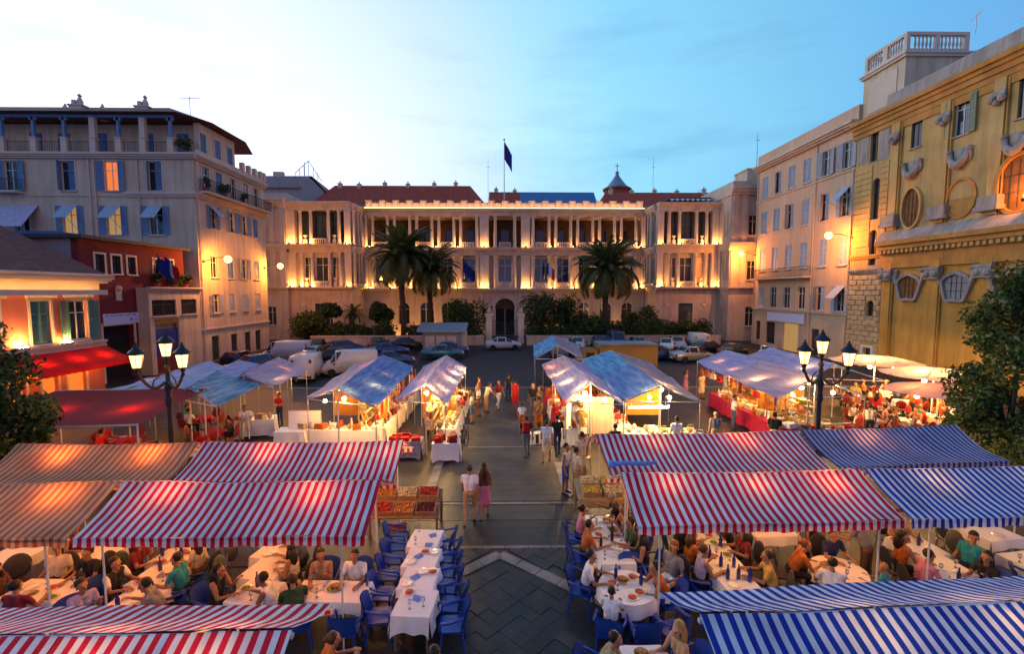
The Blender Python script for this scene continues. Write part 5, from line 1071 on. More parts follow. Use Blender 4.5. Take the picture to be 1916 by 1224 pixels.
# ------------------------------------------------------------------ market stalls with plastic tarpaulin roofs
def tarp(label, n3, f3, mats, seed, bulbs=(), h_pole=True, group='tarpaulin roofed market stalls', splits=2, over=.12):
    """n3/f3: (left eave, ridge, right eave) of the near and far gable; mats: per (section, side)"""
    r = random.Random(seed); n3 = [Vector(p) for p in n3]; f3 = [Vector(p) for p in f3]
    base = (n3[0]+n3[2]+f3[0]+f3[2])/4; base.z = 0; t = thing('market_stall', label, 'stall', base, 0, group)
    N3 = [p-base for p in n3]; F3 = [p-base for p in f3]
    for sct in range(splits):
        a0, a1 = sct/splits + (.012 if sct else 0), (sct+1)/splits
        for side in (0, 1):
            mtn = mats[(sct*2 + side) % len(mats)]; ph = r.uniform(0, 6); lift = -.05*sct
            def fn(u, v):
                q = a0 + (a1-a0)*v; e = N3[2*side].lerp(F3[2*side], q); d = N3[1].lerp(F3[1], q); o = (e-d).normalized()
                p = d.lerp(e + o*over, u); p.z += -.10*math.sin(math.pi*u)*(.6+.5*math.sin(math.pi*v)) + .018*math.sin(9*v+5*u+ph) + .012*math.sin(23*u+ph) + lift - .06*math.sin(math.pi*v)*u
                return p
            build(MB().grid(fn, 12, 14), 'tarpaulin', M[mtn], t, smooth=True, fix=False)
    for q in [i/splits for i in range(splits+1)]:
        L_, A_, R_ = (N3[i].lerp(F3[i], q) for i in range(3)); dz = Vector((0,0,-.09))
        build(MB().bar(L_+dz, A_+dz, .04).bar(A_+dz, R_+dz, .04).bar(L_+dz, R_+dz, .035), 'truss', M['metal_white'], t)
        for p in (L_, R_): build(MB().tube([(p.x,p.y,0), p+dz], .02, 6), 'pole', M['steel'], t)
        if q in (0, 1): build(MB().tube([(A_.x,A_.y,0), A_+dz], .028, 6), 'pole', M['metal_white'], t)
    build(MB().bar(N3[1]+Vector((0,0,-.08)), F3[1]+Vector((0,0,-.08)), .045), 'ridge_bar', M['metal_white'], t)
    for (q, u, bm) in bulbs:
        p = N3[1].lerp(F3[1], q).lerp(N3[0 if u < 0 else 2].lerp(F3[0 if u < 0 else 2], q), abs(u)) - Vector((0,0,.42))
        if bm == 'tube_light': build(MB().box(-.6,.6,-.03,.03,-.03,.03), 'light_tube', M[bm], t, p)
        else: build(MB().ball((0,0,0), .075, 8), 'bulb', M[bm], t, p, smooth=True)
    return t
tarp('lavender white tarpaulin stall at the far left by the red awning', [(-17.4,20.2,2.4),(-15.3,18.6,2.75),(-13.5,17.6,2.45)], [(-17.8,25,2.5),(-16.2,25.2,2.95),(-14.6,24.5,2.6)], ['tarp_white','tarp_white'], 1, [(.5, -.5, BO)])
tarp('teal and pale blue tarpaulin stall left of the pink one', [(-13.4,18.2,2.6),(-12.6,18.3,2.95),(-11.0,17.4,2.4)], [(-15.6,25.0,2.6),(-14.6,25.2,3.0),(-11.9,25.0,2.5)], ['tarp_white','tarp_teal','tarp_white','tarp_lavender'], 2, [])
tarp('pinkish white tarpaulin stall beside the white van', [(-13.2,21.5,2.4),(-12.2,21.4,2.9),(-10.8,21.3,2.35)], [(-14.5,26.8,2.4),(-13.3,27.0,2.9),(-11.2,25.8,2.4)], ['tarp_pink','tarp_pink'], 3, [(.3, .5, BW), (.7, .4, BO)])
tarp('blue tarpaulin stall with pink left slope, left of the aisle', [(-8.15,18.8,2.35),(-6.55,17.8,2.9),(-5.05,17.7,2.3)], [(-9.0,27.6,2.4),(-7.35,27.5,2.95),(-5.5,27.0,2.35)], ['tarp_pink','tarp_blue','tarp_pink','tarp_blue'], 4, [(.04, -.5, BO), (.04, .1, BW), (.3, .5, BW), (.6, .5, BO), (.85, -.3, BO)])
tarp('mauve tarpaulin stall on the left edge of the aisle', [(-4.35,18.3,2.35),(-3.22,18.4,2.95),(-2.4,18.1,2.3)], [(-4.75,27.2,2.35),(-3.5,27.3,2.95),(-2.3,26.4,2.4)], ['tarp_lavender','tarp_lavender','tarp_pink','tarp_lavender'], 5, [(.03, 0, BW), (.2, .4, BW), (.45, .6, BW), (.7, .6, BW), (.9, .8, BW), (.35, -.4, BO)])
tarp('pink and lavender tarpaulin stall on the right edge of the aisle', [(2.5,18.4,2.3),(3.6,19.0,2.95),(4.68,17.8,2.3)], [(2.3,27.4,2.4),(3.5,27.2,2.95),(4.8,27.0,2.4)], ['tarp_lavender','tarp_lavender','tarp_pink','tarp_lavender'], 6, [(.03, -.2, BW), (.04, .5, BW), (.3, -.5, BW), (.55, -.6, BW), (.85, -.7, BO)])
tarp('bright blue tarpaulin stall second from the aisle on the right', [(4.85,18.4,2.3),(6.32,18.4,2.9),(7.9,18.2,2.3)], [(5.0,29.3,2.4),(6.85,29.5,2.95),(8.9,28.0,2.4)], ['tarp_blue','tarp_grey','tarp_sky','tarp_grey'], 7, [(.02, -.25, BW), (.03, .3, BW), (.2, .4, BW), (.5, .3, BO)])
build(MB().box(-.9,.9,-.04,.04,-.04,.04), 'x', M['tube_light']) if False else None
tarp('pink lavender tarpaulin stall behind the right lamp post with a blue near corner', [(11.4,18.8,2.3),(13.6,19.7,2.95),(15.2,18.9,2.35)], [(12.2,28.7,2.35),(14.3,29.4,2.95),(17.0,28.6,2.4)], ['tarp_pink','tarp_slate','tarp_lavender','tarp_lavender'], 8, [(.05, -.2, BW), (.05, .5, BW), (.3, -.6, BW), (.6, -.6, BO), (.85, -.5, BO), (.3, .6, BO)])
tarp('lavender tarpaulin stall furthest right behind the pink one', [(15.6,23.0,2.35),(17.4,23.8,2.9),(19.0,22.4,2.3)], [(16.2,30.4,2.4),(18.0,30.8,2.95),(20.2,30.0,2.4)], ['tarp_lavender','tarp_slate','tarp_lavender','tarp_lavender'], 9, [(.2, -.4, BW), (.5, .3, BO)])
tarp('small blue tarpaulin stall alone in the car park beyond the aisle', [(1.95,29.6,2.4),(3.6,31.2,3.1),(5.0,29.4,2.4)], [(2.3,36,2.5),(4.0,38,3.1),(5.8,36.5,2.5)], ['tarp_sky','tarp_grey'], 10, [], splits=1)
# red terrace canopies by the pink house
t = thing('terrace_canopy', 'dark red terrace canopy below the pink house awning', 'canopy', (-14.4, 16.0, 0)); 
build(MB().grid(lambda u, v: (-3.2+5.6*u, -1.6+3.6*v + .5*u, 2.35+.45*v - .09*math.sin(math.pi*u)*math.sin(math.pi*v) + .02*math.sin(11*u)), 14, 10), 'fabric', M['canopy_red'], t, fix=False)
for x, y, z in ((-3.1,-1.5,2.35),(2.3,-1.0,2.35),(2.3,2.4,2.78),(-3.1,2.0,2.78)): build(MB().tube([(x,y,0),(x,y,z)], .03, 6), 'pole', M['metal_white'], t)
build(MB().bar((-3.2,2.0,2.8),(2.4,2.5,2.8),.05).bar((-3.2,-1.6,2.34),(2.4,-1.1,2.34),.05), 'frame', M['cream'], t); build(MB().ball((1.0,.4,2.2), .07, 8).ball((-1.5,.3,2.2), .07, 8), 'bulb', M[BO], t)
# ------------------------------------------------------------------ restaurant parasols at the far right
for i, (x, y, z, r_, mt, lab) in enumerate(((22.6, 27.5, 2.8, 2.4, 'umbrella_cream', 'pinkish cream parasol glowing from below before the church wall, furthest back'), (22.0, 23.0, 2.8, 2.3, 'umbrella_cream', 'pinkish cream parasol in the middle of the crowded terrace by the church'), (19.4, 20.0, 2.6, 2.0, 'umbrella_cream', 'pinkish cream parasol half hidden by the leafy tree on the right'))):
    t = thing('parasol', lab, 'parasol', (x, y, 0), rng.uniform(0, 1), 'parasols on the church terrace')
    m = MB(); n = 8
    for k in range(n):
        a0, a1 = 2*math.pi*k/n, 2*math.pi*(k+1)/n
        m.grid(lambda u, v: ((v*r_)*math.cos(a0+(a1-a0)*u)*(1-.05*math.sin(math.pi*u)), (v*r_)*math.sin(a0+(a1-a0)*u)*(1-.05*math.sin(math.pi*u)), z - .36*v**1.4 - .04*math.sin(math.pi*u)*v), 5, 5)
    build(m, 'fabric', M[mt], t, fix=False); build(MB().tube([(0,0,0),(0,0,z+.1)], .035, 8), 'pole', M['metal_white'], t); build(MB().lathe([(.3,0),(.3,.08),(.06,.12)], 12), 'base', M['iron'], t)
    m = MB()
    for k in range(n): a = 2*math.pi*k/n; m.bar((.05,0,z-.1) if False else (.05*math.cos(a),.05*math.sin(a),z-.04),(r_*.97*math.cos(a),r_*.97*math.sin(a),z-.40),.025)
    build(m, 'rib', M['wood_pale'], t)
    for a in (.8, 2.9, 5.0): build(MB().ball((0,0,0), .09, 8), 'bulb', M[BW if i < 2 else BO], t, (.9*math.cos(a), .9*math.sin(a), z-.62), smooth=True)
# ------------------------------------------------------------------ people
for n_, c in dict(skin_fair=(.44,.23,.15), skin_tan=(.31,.145,.08), skin_dark=(.20,.10,.06)).items(): mk(n_, c, .55, .06, 8, spec=.4)
for n_, c in dict(hair_black=(.012,.010,.010), hair_brown=(.045,.022,.012), hair_blonde=(.30,.17,.06), hair_grey=(.25,.24,.23), hair_red=(.14,.045,.015)).items(): mk(n_, c, .5, .3, 30)
for n_, c in dict(white=(.70,.69,.70), cream=(.60,.50,.36), black=(.015,.015,.018), navy=(.015,.025,.09), grey=(.17,.17,.19), slate=(.09,.12,.18), teal=(.02,.22,.29), pink=(.52,.18,.27), red=(.45,.015,.02), orange=(.42,.11,.02), yellow=(.48,.31,.07), tan=(.42,.27,.14), khaki=(.28,.24,.15), blue=(.04,.10,.38), denim=(.06,.09,.17), brown=(.10,.05,.03), maroon=(.16,.015,.025), green=(.025,.06,.025), lilac=(.34,.29,.46), shoe_dark=(.02,.018,.016), shoe_tan=(.25,.15,.08)).items(): mk('c_'+n_, c, .85, .18, 9, .6, bscale=16)
mk('eye_dark', (.10,.05,.032), .4, 0)
def capsule(mb, p, q, r0, r1, n=10):
    p, q = Vector(p), Vector(q); d = q - p; L_ = d.length
    if L_ < 1e-5: d = Vector((0,0,1e-4)); L_ = 1e-4
    d = d / L_; up = Vector((0,0,1)) if abs(d.z) < .9 else Vector((0,1,0)); a = d.cross(up).normalized(); b = d.cross(a)
    prof = [(-r0*math.cos(t), r0*math.sin(t)) for t in (.05, .5, 1.0, 1.5)] + [(L_ + r1*math.sin(t), r1*math.cos(t)) for t in (.07, .57, 1.07, 1.52)]
    o = len(mb.v)
    for t, r in prof:
        for k in range(n): w_ = 2*math.pi*k/n; mb.v.append(tuple(p + d*t + (a*math.cos(w_) + b*math.sin(w_))*r))
    for i in range(len(prof)-1):
        for k in range(n): k2 = (k+1) % n; mb.f.append((o+i*n+k, o+i*n+k2, o+(i+1)*n+k2, o+(i+1)*n+k)); mb.m.append(0)
    mb.f.append(tuple(o+k for k in range(n))[::-1]); mb.m.append(0); e = o+(len(prof)-1)*n; mb.f.append(tuple(e+k for k in range(n))); mb.m.append(0)
TAGS = ['skin','top','sleeve','bottom','shin','shoe','eye']
HEADS = {}
def make_body(key, hz, lean, arms, legs, fem=False, skirt=0, turn=0.0, nod=.5):
    P = []; sh, hp = (.165, .10) if fem else (.19, .095)
    l = RD(lean); d = Vector((0,-math.sin(l),math.cos(l))); f = Vector((0,-math.cos(l),-math.sin(l))); hip = Vector((0,0,hz)); S = lambda t, x=0, y=0: hip + d*t + Vector((x,0,0)) - f*(-y)
    A = lambda tg, p, q, r0, r1=None: P.append((tg, Vector(p), Vector(q), r0, r1 if r1 is not None else r0))
    A('bottom', hip+Vector((-hp*.7,0,.0)), hip+Vector((hp*.7,0,.0)), .112 if fem else .105); A('bottom', S(.07,-.05), S(.07,.05), .10)
    for x in (-.055, .055): A('top', S(.12,x), S(.30,x), .098 if fem else .105, .10 if fem else .112)
    for x in (-.075, .075): A('top', S(.28,x,-.0), S(.41,x*1.1), .098 if fem else .112, .085 if fem else .095)
    if fem:
        for x in (-.07, .07): A('top', S(.335,x,.055), S(.325,x,.06), .062)
    A('top', S(.45,-sh+.035), S(.45,sh-.035), .058, .058); A('skin', S(.46), S(.56), .052, .048)
    hn = RD(lean*nod); hd = Vector((0,-math.sin(hn),math.cos(hn))); hf = Vector((math.sin(turn)*math.cos(hn),-math.cos(turn)*math.cos(hn),-math.sin(hn))); hs = hd.cross(hf).normalized()
    hc = S(.54) + hd*.115
    A('skin', hc+hd*.035-hf*.012, hc+hd*.02+hf*.0, .088, .080); A('skin', hc-hd*.02+hf*.02, hc-hd*.055+hf*.035, .066, .050); A('skin', hc-hd*.10+hf*.062, hc-hd*.10+hf*.060, .026)
    A('skin', hc+hd*.012+hf*.085, hc-hd*.022+hf*.104, .010, .016)
    for s in (-1, 1):
        A('skin', hc+hs*s*.082, hc+hs*s*.086-hd*.03, .016, .011); A('eye', hc+hs*s*.031+hf*.079+hd*.008, hc+hs*s*.031+hf*.079+hd*.008, .0075); A('skin', hc+hs*s*.02+hf*.082+hd*.032, hc+hs*s*.045+hf*.074+hd*.032, .010)
    for s, (ud, fd) in zip((-1, 1), arms):
        sp = S(.45, s*sh); ud = Vector(ud).normalized(); fd = Vector(fd).normalized(); el = sp + ud*.28; wr = el + fd*.245
        A('sleeve', sp, sp+ud*.15, .056, .052); A('skin', sp+ud*.14, el, .043, .037); A('skin', el, wr, .039, .026)
        ref = Vector((0,0,1)) if abs(fd.z) < .7 else Vector((0,-1,0)); sd = fd.cross(ref).normalized(); pn = sd.cross(fd).normalized()
        if pn.z > 0 and abs(fd.z) < .7: pn = -pn
        for x, ln in ((-.027,.070),(-.009,.080),(.009,.076),(.027,.060)):
            b0 = wr + fd*.085 + sd*x*1.05; A('skin', wr+fd*.012+sd*x*.6, b0, .0155, .0135); m1 = b0 + (fd*.93+pn*.3).normalized()*ln*.55; A('skin', b0, m1, .0095, .0088); A('skin', m1, m1+(fd*.6+pn*.75).normalized()*ln*.5, .0088, .0075)
        ts = sd*(-s); t0 = wr + fd*.03 + ts*.028; t1 = t0 + (fd*.6+ts*.7+pn*.2).normalized()*.038; A('skin', wr+fd*.02, t0, .015, .013); A('skin', t0, t1, .012, .0105); A('skin', t1, t1+(fd*.9+pn*.3).normalized()*.03, .0105, .0085)
    for s, (td, sd_) in zip((-1, 1), legs):
        hj = hip + Vector((s*hp, 0, -.02)); td = Vector(td).normalized(); sd_ = Vector(sd_).normalized(); kn = hj + td*.42; an = kn + sd_*.41
        A('bottom', hj, kn, .088 if fem else .084, .060); A('shin', kn, kn+sd_*.16-Vector((0,-.012,0)), .056, .054); A('shin', kn+sd_*.14, an-sd_*.02, .052, .038)
        ft = Vector((td.x*.3, -1, 0)).normalized() if abs(sd_.z) > .3 else Vector((0,-1,0)); lift = max(0, .06 - an.z + .0); A('shoe', an+Vector((0,.02,-.025)), an+ft*.13+Vector((0,0,-.045)), .042, .034); A('shoe', an+ft*.1+Vector((0,0,-.045)), an+ft*.17+Vector((0,0,-.05)), .034, .026)
    if skirt:
        for x in (-.05, 0, .05): A('bottom', hip+Vector((x,0,.05)), hip+Vector((x*1.5,0,-skirt)), .11, .135)
    mb = MB()
    for tg, p, q, r0, r1 in P: capsule(mb, p, q, r0, r1)
    me = mb.mesh('b', M['c_grey'], False, True); tmp = bpy.data.objects.new('tmp', me); COL.objects.link(tmp)
    md = tmp.modifiers.new('r', 'REMESH'); md.mode = 'VOXEL'; md.voxel_size = .0085; md.adaptivity = 0
    md = tmp.modifiers.new('s', 'SMOOTH'); md.factor = .5; md.iterations = 3
    md = tmp.modifiers.new('d', 'DECIMATE'); md.ratio = .22
    out = bpy.data.meshes.new_from_object(tmp.evaluated_get(bpy.context.evaluated_depsgraph_get())); bpy.data.objects.remove(tmp)
    out.name = 'person'; n = len(out.polygons); C = np.empty(n*3); out.polygons.foreach_get('center', C); C = C.reshape(-1, 3)
    best = np.full(n, 9.0); lab = np.zeros(n, np.int32)
    for tg, p, q, r0, r1 in P:
        p_, q_ = np.array(p), np.array(q); e = q_-p_; L2 = max(1e-9, e@e); t = np.clip(((C-p_)@e)/L2, 0, 1); dd = np.linalg.norm(C-(p_+t[:,None]*e), axis=1) - (r0+(r1-r0)*t)
        if tg in ('top','sleeve','bottom'): dd = dd - .004
        k = dd < best; best[k] = dd[k]; lab[k] = TAGS.index(tg)
    out.materials.clear()
    for _ in TAGS: out.materials.append(M['c_grey'])
    out.polygons.foreach_set('material_index', lab); out.polygons.foreach_set('use_smooth', [True]*n); out.update()
    BODY[key] = out; HEADS[key] = (tuple(hc + hd*.0), turn)
BODY = {}
dn = (.10,0,-1)
mL = lambda v: (-v[0], v[1], v[2])
def arms2(u, f, u2=None, f2=None): return [(mL(u), mL(f)), (u2 or u, f2 or f)]
STL = [((-.06,0,-1),(-.01,.05,-1)), ((.06,-.04,-1),(.01,.06,-1))]
WLK = [((-.03,-.38,-1),(0,.12,-1)), ((.03,.26,-1),(0,.62,-1))]
SIT = [((-.16,-1,-.03),(0,.08,-1)), ((.16,-1,-.03),(0,-.05,-1))]
SIT2 = [((-.05,-1,-.03),(0,.25,-1)), ((.24,-1,-.03),(.05,.10,-1))]
make_body('stand_m', .915, 3, arms2((.16,.05,-1),(.05,-.22,-1)), STL); make_body('stand_f', .905, 2, arms2((.15,.06,-1),(.04,-.25,-1)), STL, True, .42, .35)
make_body('bent_m', .915, 5, arms2((.16,.05,-1),(.02,-.3,-1), (.16,.02,-1),(-.5,-.9,.1)), STL, turn=-.3); make_body('bent_f', .905, 4, arms2((.14,.1,-1),(-.25,-.85,.25), (.15,.05,-1),(.02,-.2,-1)), STL, True, 0, .2)
make_body('walk_m', .90, 5, arms2((.14,.30,-1),(.05,.05,-1), (.14,-.30,-1),(.02,-.75,-1)), WLK); make_body('walk_f', .89, 4, arms2((.13,-.22,-1),(.02,-.6,-1), (.13,.25,-1),(.03,.0,-1)), WLK, True, .40)
make_body('serve_m', .915, 22, arms2((.12,-.55,-1),(.05,-.9,-.35), (.15,-.4,-1),(-.1,-1,-.2)), STL, nod=.9)
make_body('sit_a', .555, 14, arms2((.22,-.55,-1),(-.30,-1,.12), (.22,-.5,-1),(-.25,-1,.15)), SIT); make_body('sit_f', .55, 12, arms2((.18,-.5,-1),(-.35,-1,.2), (.18,-.4,-1),(-.15,-.7,.75)), SIT2, True, 0, .25)
make_body('sit_lean', .555, 26, arms2((.25,-.65,-1),(-.4,-.75,.55), (.2,-.5,-1),(-.3,-1,.1)), SIT2, nod=.7); make_body('sit_back', .555, -8, arms2((.24,-.05,-1),(-.15,-1,-.25), (.3,-.1,-1),(.0,-1,-.15)), SIT, turn=.45, nod=.2); make_body('sit_turn', .55, 6, arms2((.3,-.45,-1),(.1,-1,.05), (.2,-.2,-1),(-.5,-.8,.2)), SIT2, True, 0, -.7)
def hair_mesh(kind):
    def f():
        m = MB(); m.lathe([(max(.0001,.094*math.sin(math.pi*i/9)), .02-.102*math.cos(math.pi*i/9)) for i in range(1,10)], 14, (0,.034,.034), 0, 0, .96, 1.02)
        if kind == 'long': m.tube([(0,.075,.03),(0,.10,-.10),(0,.10,-.24),(0,.085,-.34)], [.075,.095,.085,.03], 10); m.tube([(.07,.02,.0),(.085,.03,-.14),(.07,.03,-.26)], [.03,.04,.015], 7); m.tube([(-.07,.02,.0),(-.085,.03,-.14),(-.07,.03,-.26)], [.03,.04,.015], 7)
        if kind == 'bun': m.ball((0,.125,.06), .048, 10)
        return m.mesh('hair', M['hair_brown'], True)
    return cache(('hair', kind), f)
def setmats(o, mats):
    for i, m_ in enumerate(mats): o.material_slots[i].link = 'OBJECT'; o.material_slots[i].material = m_
PEOPLE = []
def person(label, body, x, y, rz, top, bottom, hair='hair_brown', hk='short', skin='skin_tan', sleeve=None, shin=None, shoe='shoe_dark', z=0.0, sc_=1.0, group=None):
    o = put('person', BODY[body], None, (x, y, z + .02), RD(rz), sc_); tag(o, label, 'person', group)
    sk = M[skin]; T = M['c_'+top] if top else sk; B_ = M['c_'+bottom]
    S_ = sk if sleeve == 'skin' else (M['c_'+sleeve] if sleeve else T); H = sk if shin == 'skin' else (M['c_'+shin] if shin else B_)
    setmats(o, [sk, T, S_, B_, H, M['c_'+shoe] if shoe else sk, M['eye_dark']])
    if hk:
        h = put('hair', hair_mesh(hk), o, HEADS[body][0], -HEADS[body][1]*-1.0); setmats(h, [M[hair]])
    PEOPLE.append(o); return o
# strollers in the aisle
person('man in white shirt and tan trousers walking away down the aisle', 'walk_m', -1.02, 12.75, 176, 'white', 'tan', 'hair_brown', sc_=1.03)
person('long haired woman in brown top and pink skirt beside the man in white', 'walk_f', -.62, 13.1, 184, 'brown', 'pink', 'hair_brown', 'long', sleeve='skin', shin='skin')
person('man in white vest and blue shorts standing at the right of the aisle', 'bent_m', 1.98, 14.7, 60, 'white', 'blue', 'hair_black', sleeve='skin', shin='skin')
person('man in orange lit cream shirt beside the man in blue shorts', 'stand_m', 2.28, 14.35, 110, 'cream', 'tan', 'hair_black', shin='skin')
person('man in white shirt and cream shorts walking away right of centre', 'walk_m', 1.62, 17.5, 170, 'white', 'cream', 'hair_brown', shin='skin')
person('dark clothed man walking next to the man in cream shorts', 'walk_m', 2.12, 18.2, 185, 'black', 'navy', 'hair_black')
person('man in black shirt carrying a red rucksack in mid aisle', 'walk_m', .86, 18.1, 190, 'black', 'slate', 'hair_brown')
person('child in white shirt and orange shorts in mid aisle', 'stand_m', .80, 21.6, 180, 'white', 'orange', 'hair_brown', shin='skin', sc_=.80)
person('woman in long red dress walking far down the aisle', 'walk_f', .58, 25.8, 185, 'red', 'red', 'hair_black', 'bun', sc_=1.0)
person('man in dark shirt and white trousers far down the aisle', 'walk_m', -.38, 25.6, 40, 'maroon', 'white', 'hair_black')
person('man in all dark clothes beside the woman in red', 'stand_m', .2, 27.6, 150, 'black', 'navy', 'hair_black')
person('crouching figure in cream beside the mauve stall', 'serve_m', -1.05, 25.0, 120, 'cream', 'tan', 'hair_brown', shin='skin')
person('woman in white top standing at the lit side of the mauve stall', 'bent_f', -1.45, 24.2, 75, 'white', 'brown', 'hair_blonde', 'long', shin='skin')
person('man in orange shirt looking at the mauve stall', 'bent_m', -1.55, 26.4, 80, 'orange', 'khaki', 'hair_black', shin='skin')
person('woman in green and red clothes browsing the right aisle stall', 'bent_f', 1.75, 22.6, -80, 'green', 'red', 'hair_brown', 'long', shin='skin')
person('woman bending over the red goods of the right aisle stall', 'serve_m', 1.85, 20.9, -85, 'brown', 'black', 'hair_red', 'bun', sleeve='skin')
person('woman in yellow lit top at the right aisle stall front', 'stand_f', 1.6, 21.6, 200, 'yellow', 'orange', 'hair_brown', 'bun', shin='skin')
person('man in black vest in front of the white lit stall panels', 'stand_m', 4.15, 16.9, 170, 'black', 'black', 'hair_black', sleeve='skin')
person('child in white at the front of the white lit stall', 'stand_m', 4.75, 16.5, 200, 'white', 'white', 'hair_brown', sc_=.62)
person('man in orange lit shorts standing left of the red canopy corner', 'stand_m', 2.72, 15.9, 200, 'cream', 'cream', 'hair_brown', shin='skin')
person('person in white shirt seen from behind at the blue stall table', 'stand_m', 6.9, 18.0, 178, 'white', 'navy', 'hair_black', sc_=.97)
person('bald man in slate vest and khaki trousers right of the blue stall', 'stand_m', 8.75, 18.6, 172, 'slate', 'khaki', None, None, 'skin_fair', sleeve='skin')
person('person in black top and pale trousers by the red draped table', 'bent_m', 11.1, 18.4, 150, 'black', 'cream', 'hair_black')
person('woman in pale dress at the far end of the red draped table', 'stand_f', 12.2, 28.0, 20, 'cream', 'cream', 'hair_red', 'long', shin='skin')
person('woman in pink dress behind her at the far end of the stall', 'walk_f', 11.6, 29.0, 60, 'pink', 'pink', 'hair_brown', 'long', shin='skin')
person('seller in pink shirt behind the red draped table', 'serve_m', 13.9, 24.3, -80, 'pink', 'navy', 'hair_black')
person('seller in orange behind the white clothed front table', 'bent_m', -6.6, 21.2, 0, 'orange', 'navy', 'hair_black')
person('seller in dark shirt inside the mauve stall', 'bent_m', -3.4, 20.6, 10, 'maroon', 'black', 'hair_black')
person('seller in white inside the pink and lavender stall', 'bent_f', 3.7, 21.3, -30, 'white', 'denim', 'hair_blonde', 'long')
person('waiter in orange lit white shirt and dark apron by the pink tarpaulin', 'serve_m', -11.6, 20.3, 30, 'white', 'cream', 'hair_black')
person('man in orange red shirt behind the pink tarpaulin stall table', 'bent_m', -11.2, 22.6, -20, 'red', 'navy', 'hair_brown')
person('yellow shirted man standing by the dark red terrace canopy', 'serve_m', -11.3, 14.4, 120, 'yellow', 'black', 'hair_black', z=.25)
person('woman in lilac top beside the yellow shirted man', 'bent_f', -12.0, 14.2, 40, 'lilac', 'denim', 'hair_brown', 'long', z=.2)
person('woman in cream top browsing at the second mauve stall table', 'bent_f', -1.7, 22.9, 85, 'cream', 'denim', 'hair_brown', 'long', shin='skin')
person('man in black coming up the aisle near the pink stall', 'walk_m', 1.5, 24.6, 10, 'black', 'slate', 'hair_grey')
person('woman in tan dress at the pink stall second table', 'stand_f', 1.85, 24.0, -85, 'tan', 'tan', 'hair_black', 'bun', sleeve='skin', shin='skin')
person('man in white looking at the first red draped table', 'bent_m', 11.0, 21.6, 80, 'white', 'denim', 'hair_brown')
# ------------------------------------------------------------------ chairs and tables
def chair_proto(kind, mt):
    t = thing('plastic_chair' if kind == 'arm' else 'round_back_chair', 'prototype', 'chair')
    build(MB().box(-.23,.23,-.22,.22,.415,.445).box(-.22,.22,-.235,-.223,.39,.44), 'seat', M[mt], t)
    if kind == 'arm':
        m = MB()
        def fn(u, v): x = -.24+.48*u; return (x, .20+.10*v-.07*(1-(2*u-1)**2)*-1*.4-.05*abs(2*u-1)**2, .45+.42*v-.05*v*abs(2*u-1)**3)
        m.grid(fn, 10, 6); m.grid(lambda u, v: tuple(Vector(fn(u, v))+Vector((0,.025,0))), 10, 6); build(m, 'backrest', M[mt], t, smooth=True, fix=False)
        for s in (-1, 1): build(MB().tube([(s*.26,.22,.72),(s*.275,.0,.66),(s*.275,-.20,.64),(s*.26,-.22,.55),(s*.25,-.20,.42)], [.022,.026,.028,.022,.02], 6), 'armrest', M[mt], t, smooth=True)
    else:
        m = MB(); m.lathe([(.0001,-.012),(.20,-.012),(.235,0),(.20,.012),(.0001,.012)], 18, (0,0,0), 0, 0, 1, 1.12); o = build(m, 'backrest', M[mt], t, (0,.235,.72), smooth=True); o.rotation_euler = (RD(80),0,0)
        for s in (-1, 1): build(MB().tube([(s*.20,.19,.43),(s*.21,.22,.62),(s*.20,.235,.72)], .016, 6), 'back_post', M['steel'], t)
    for sx in (-1, 1):
        for sy in (-1, 1): build(MB().tube([(sx*.20,sy*.18,.42),(sx*.235,sy*.235,0)], [.026,.02] if kind == 'arm' else .015, 6), 'leg', M[mt] if kind == 'arm' else M['steel'], t)
    return t
PROTO = {'blue': chair_proto('arm', 'chair_blue'), 'grey': chair_proto('round', 'chair_grey'), 'red': chair_proto('round', 'chair_red')}
_used = set()
def chair(label, kind, x, y, rz, group):
    p = PROTO[kind]
    if kind not in _used: _used.add(kind); p.location = (x, y, .02); p.rotation_euler = (0, 0, RD(rz)); o = p; o['label'] = label
    else: o = copy_tree(p, (x, y, .02), RD(rz), label)
    o['group'] = group; return o
def cloth_rect(wd, dp, h, drop, seed, mt='cloth_white'):
    r = random.Random(seed); m = MB(); hw, hd = wd/2+.012, dp/2+.012; z = h + .006
    m.grid(lambda u, v: (-hw+2*hw*u, -hd+2*hd*v, z + .004*math.sin(u*9+seed)*math.sin(v*7)), 8, 8)
    per = [(-hw,-hd),(hw,-hd),(hw,hd),(-hw,hd)]
    for k in range(4):
        a, b = Vector((*per[k],0)), Vector((*per[(k+1)%4],0)); nrm_ = Vector(((b-a).y,-(b-a).x,0)).normalized(); ph = r.uniform(0,6); fq = r.uniform(9,14)
        def fn(u, v):
            p = a.lerp(b, u) + nrm_*(.035*v*(1+.8*math.sin(fq*u+ph)) + .02*v) ; c = abs(2*u-1)**6
            return (p.x, p.y, z - drop*v*(1+.35*c) + .004*math.sin(u*9+seed)*0)
        m.grid(fn, 18, 4)
    return m.mesh('tablecloth', M[mt], True, False)
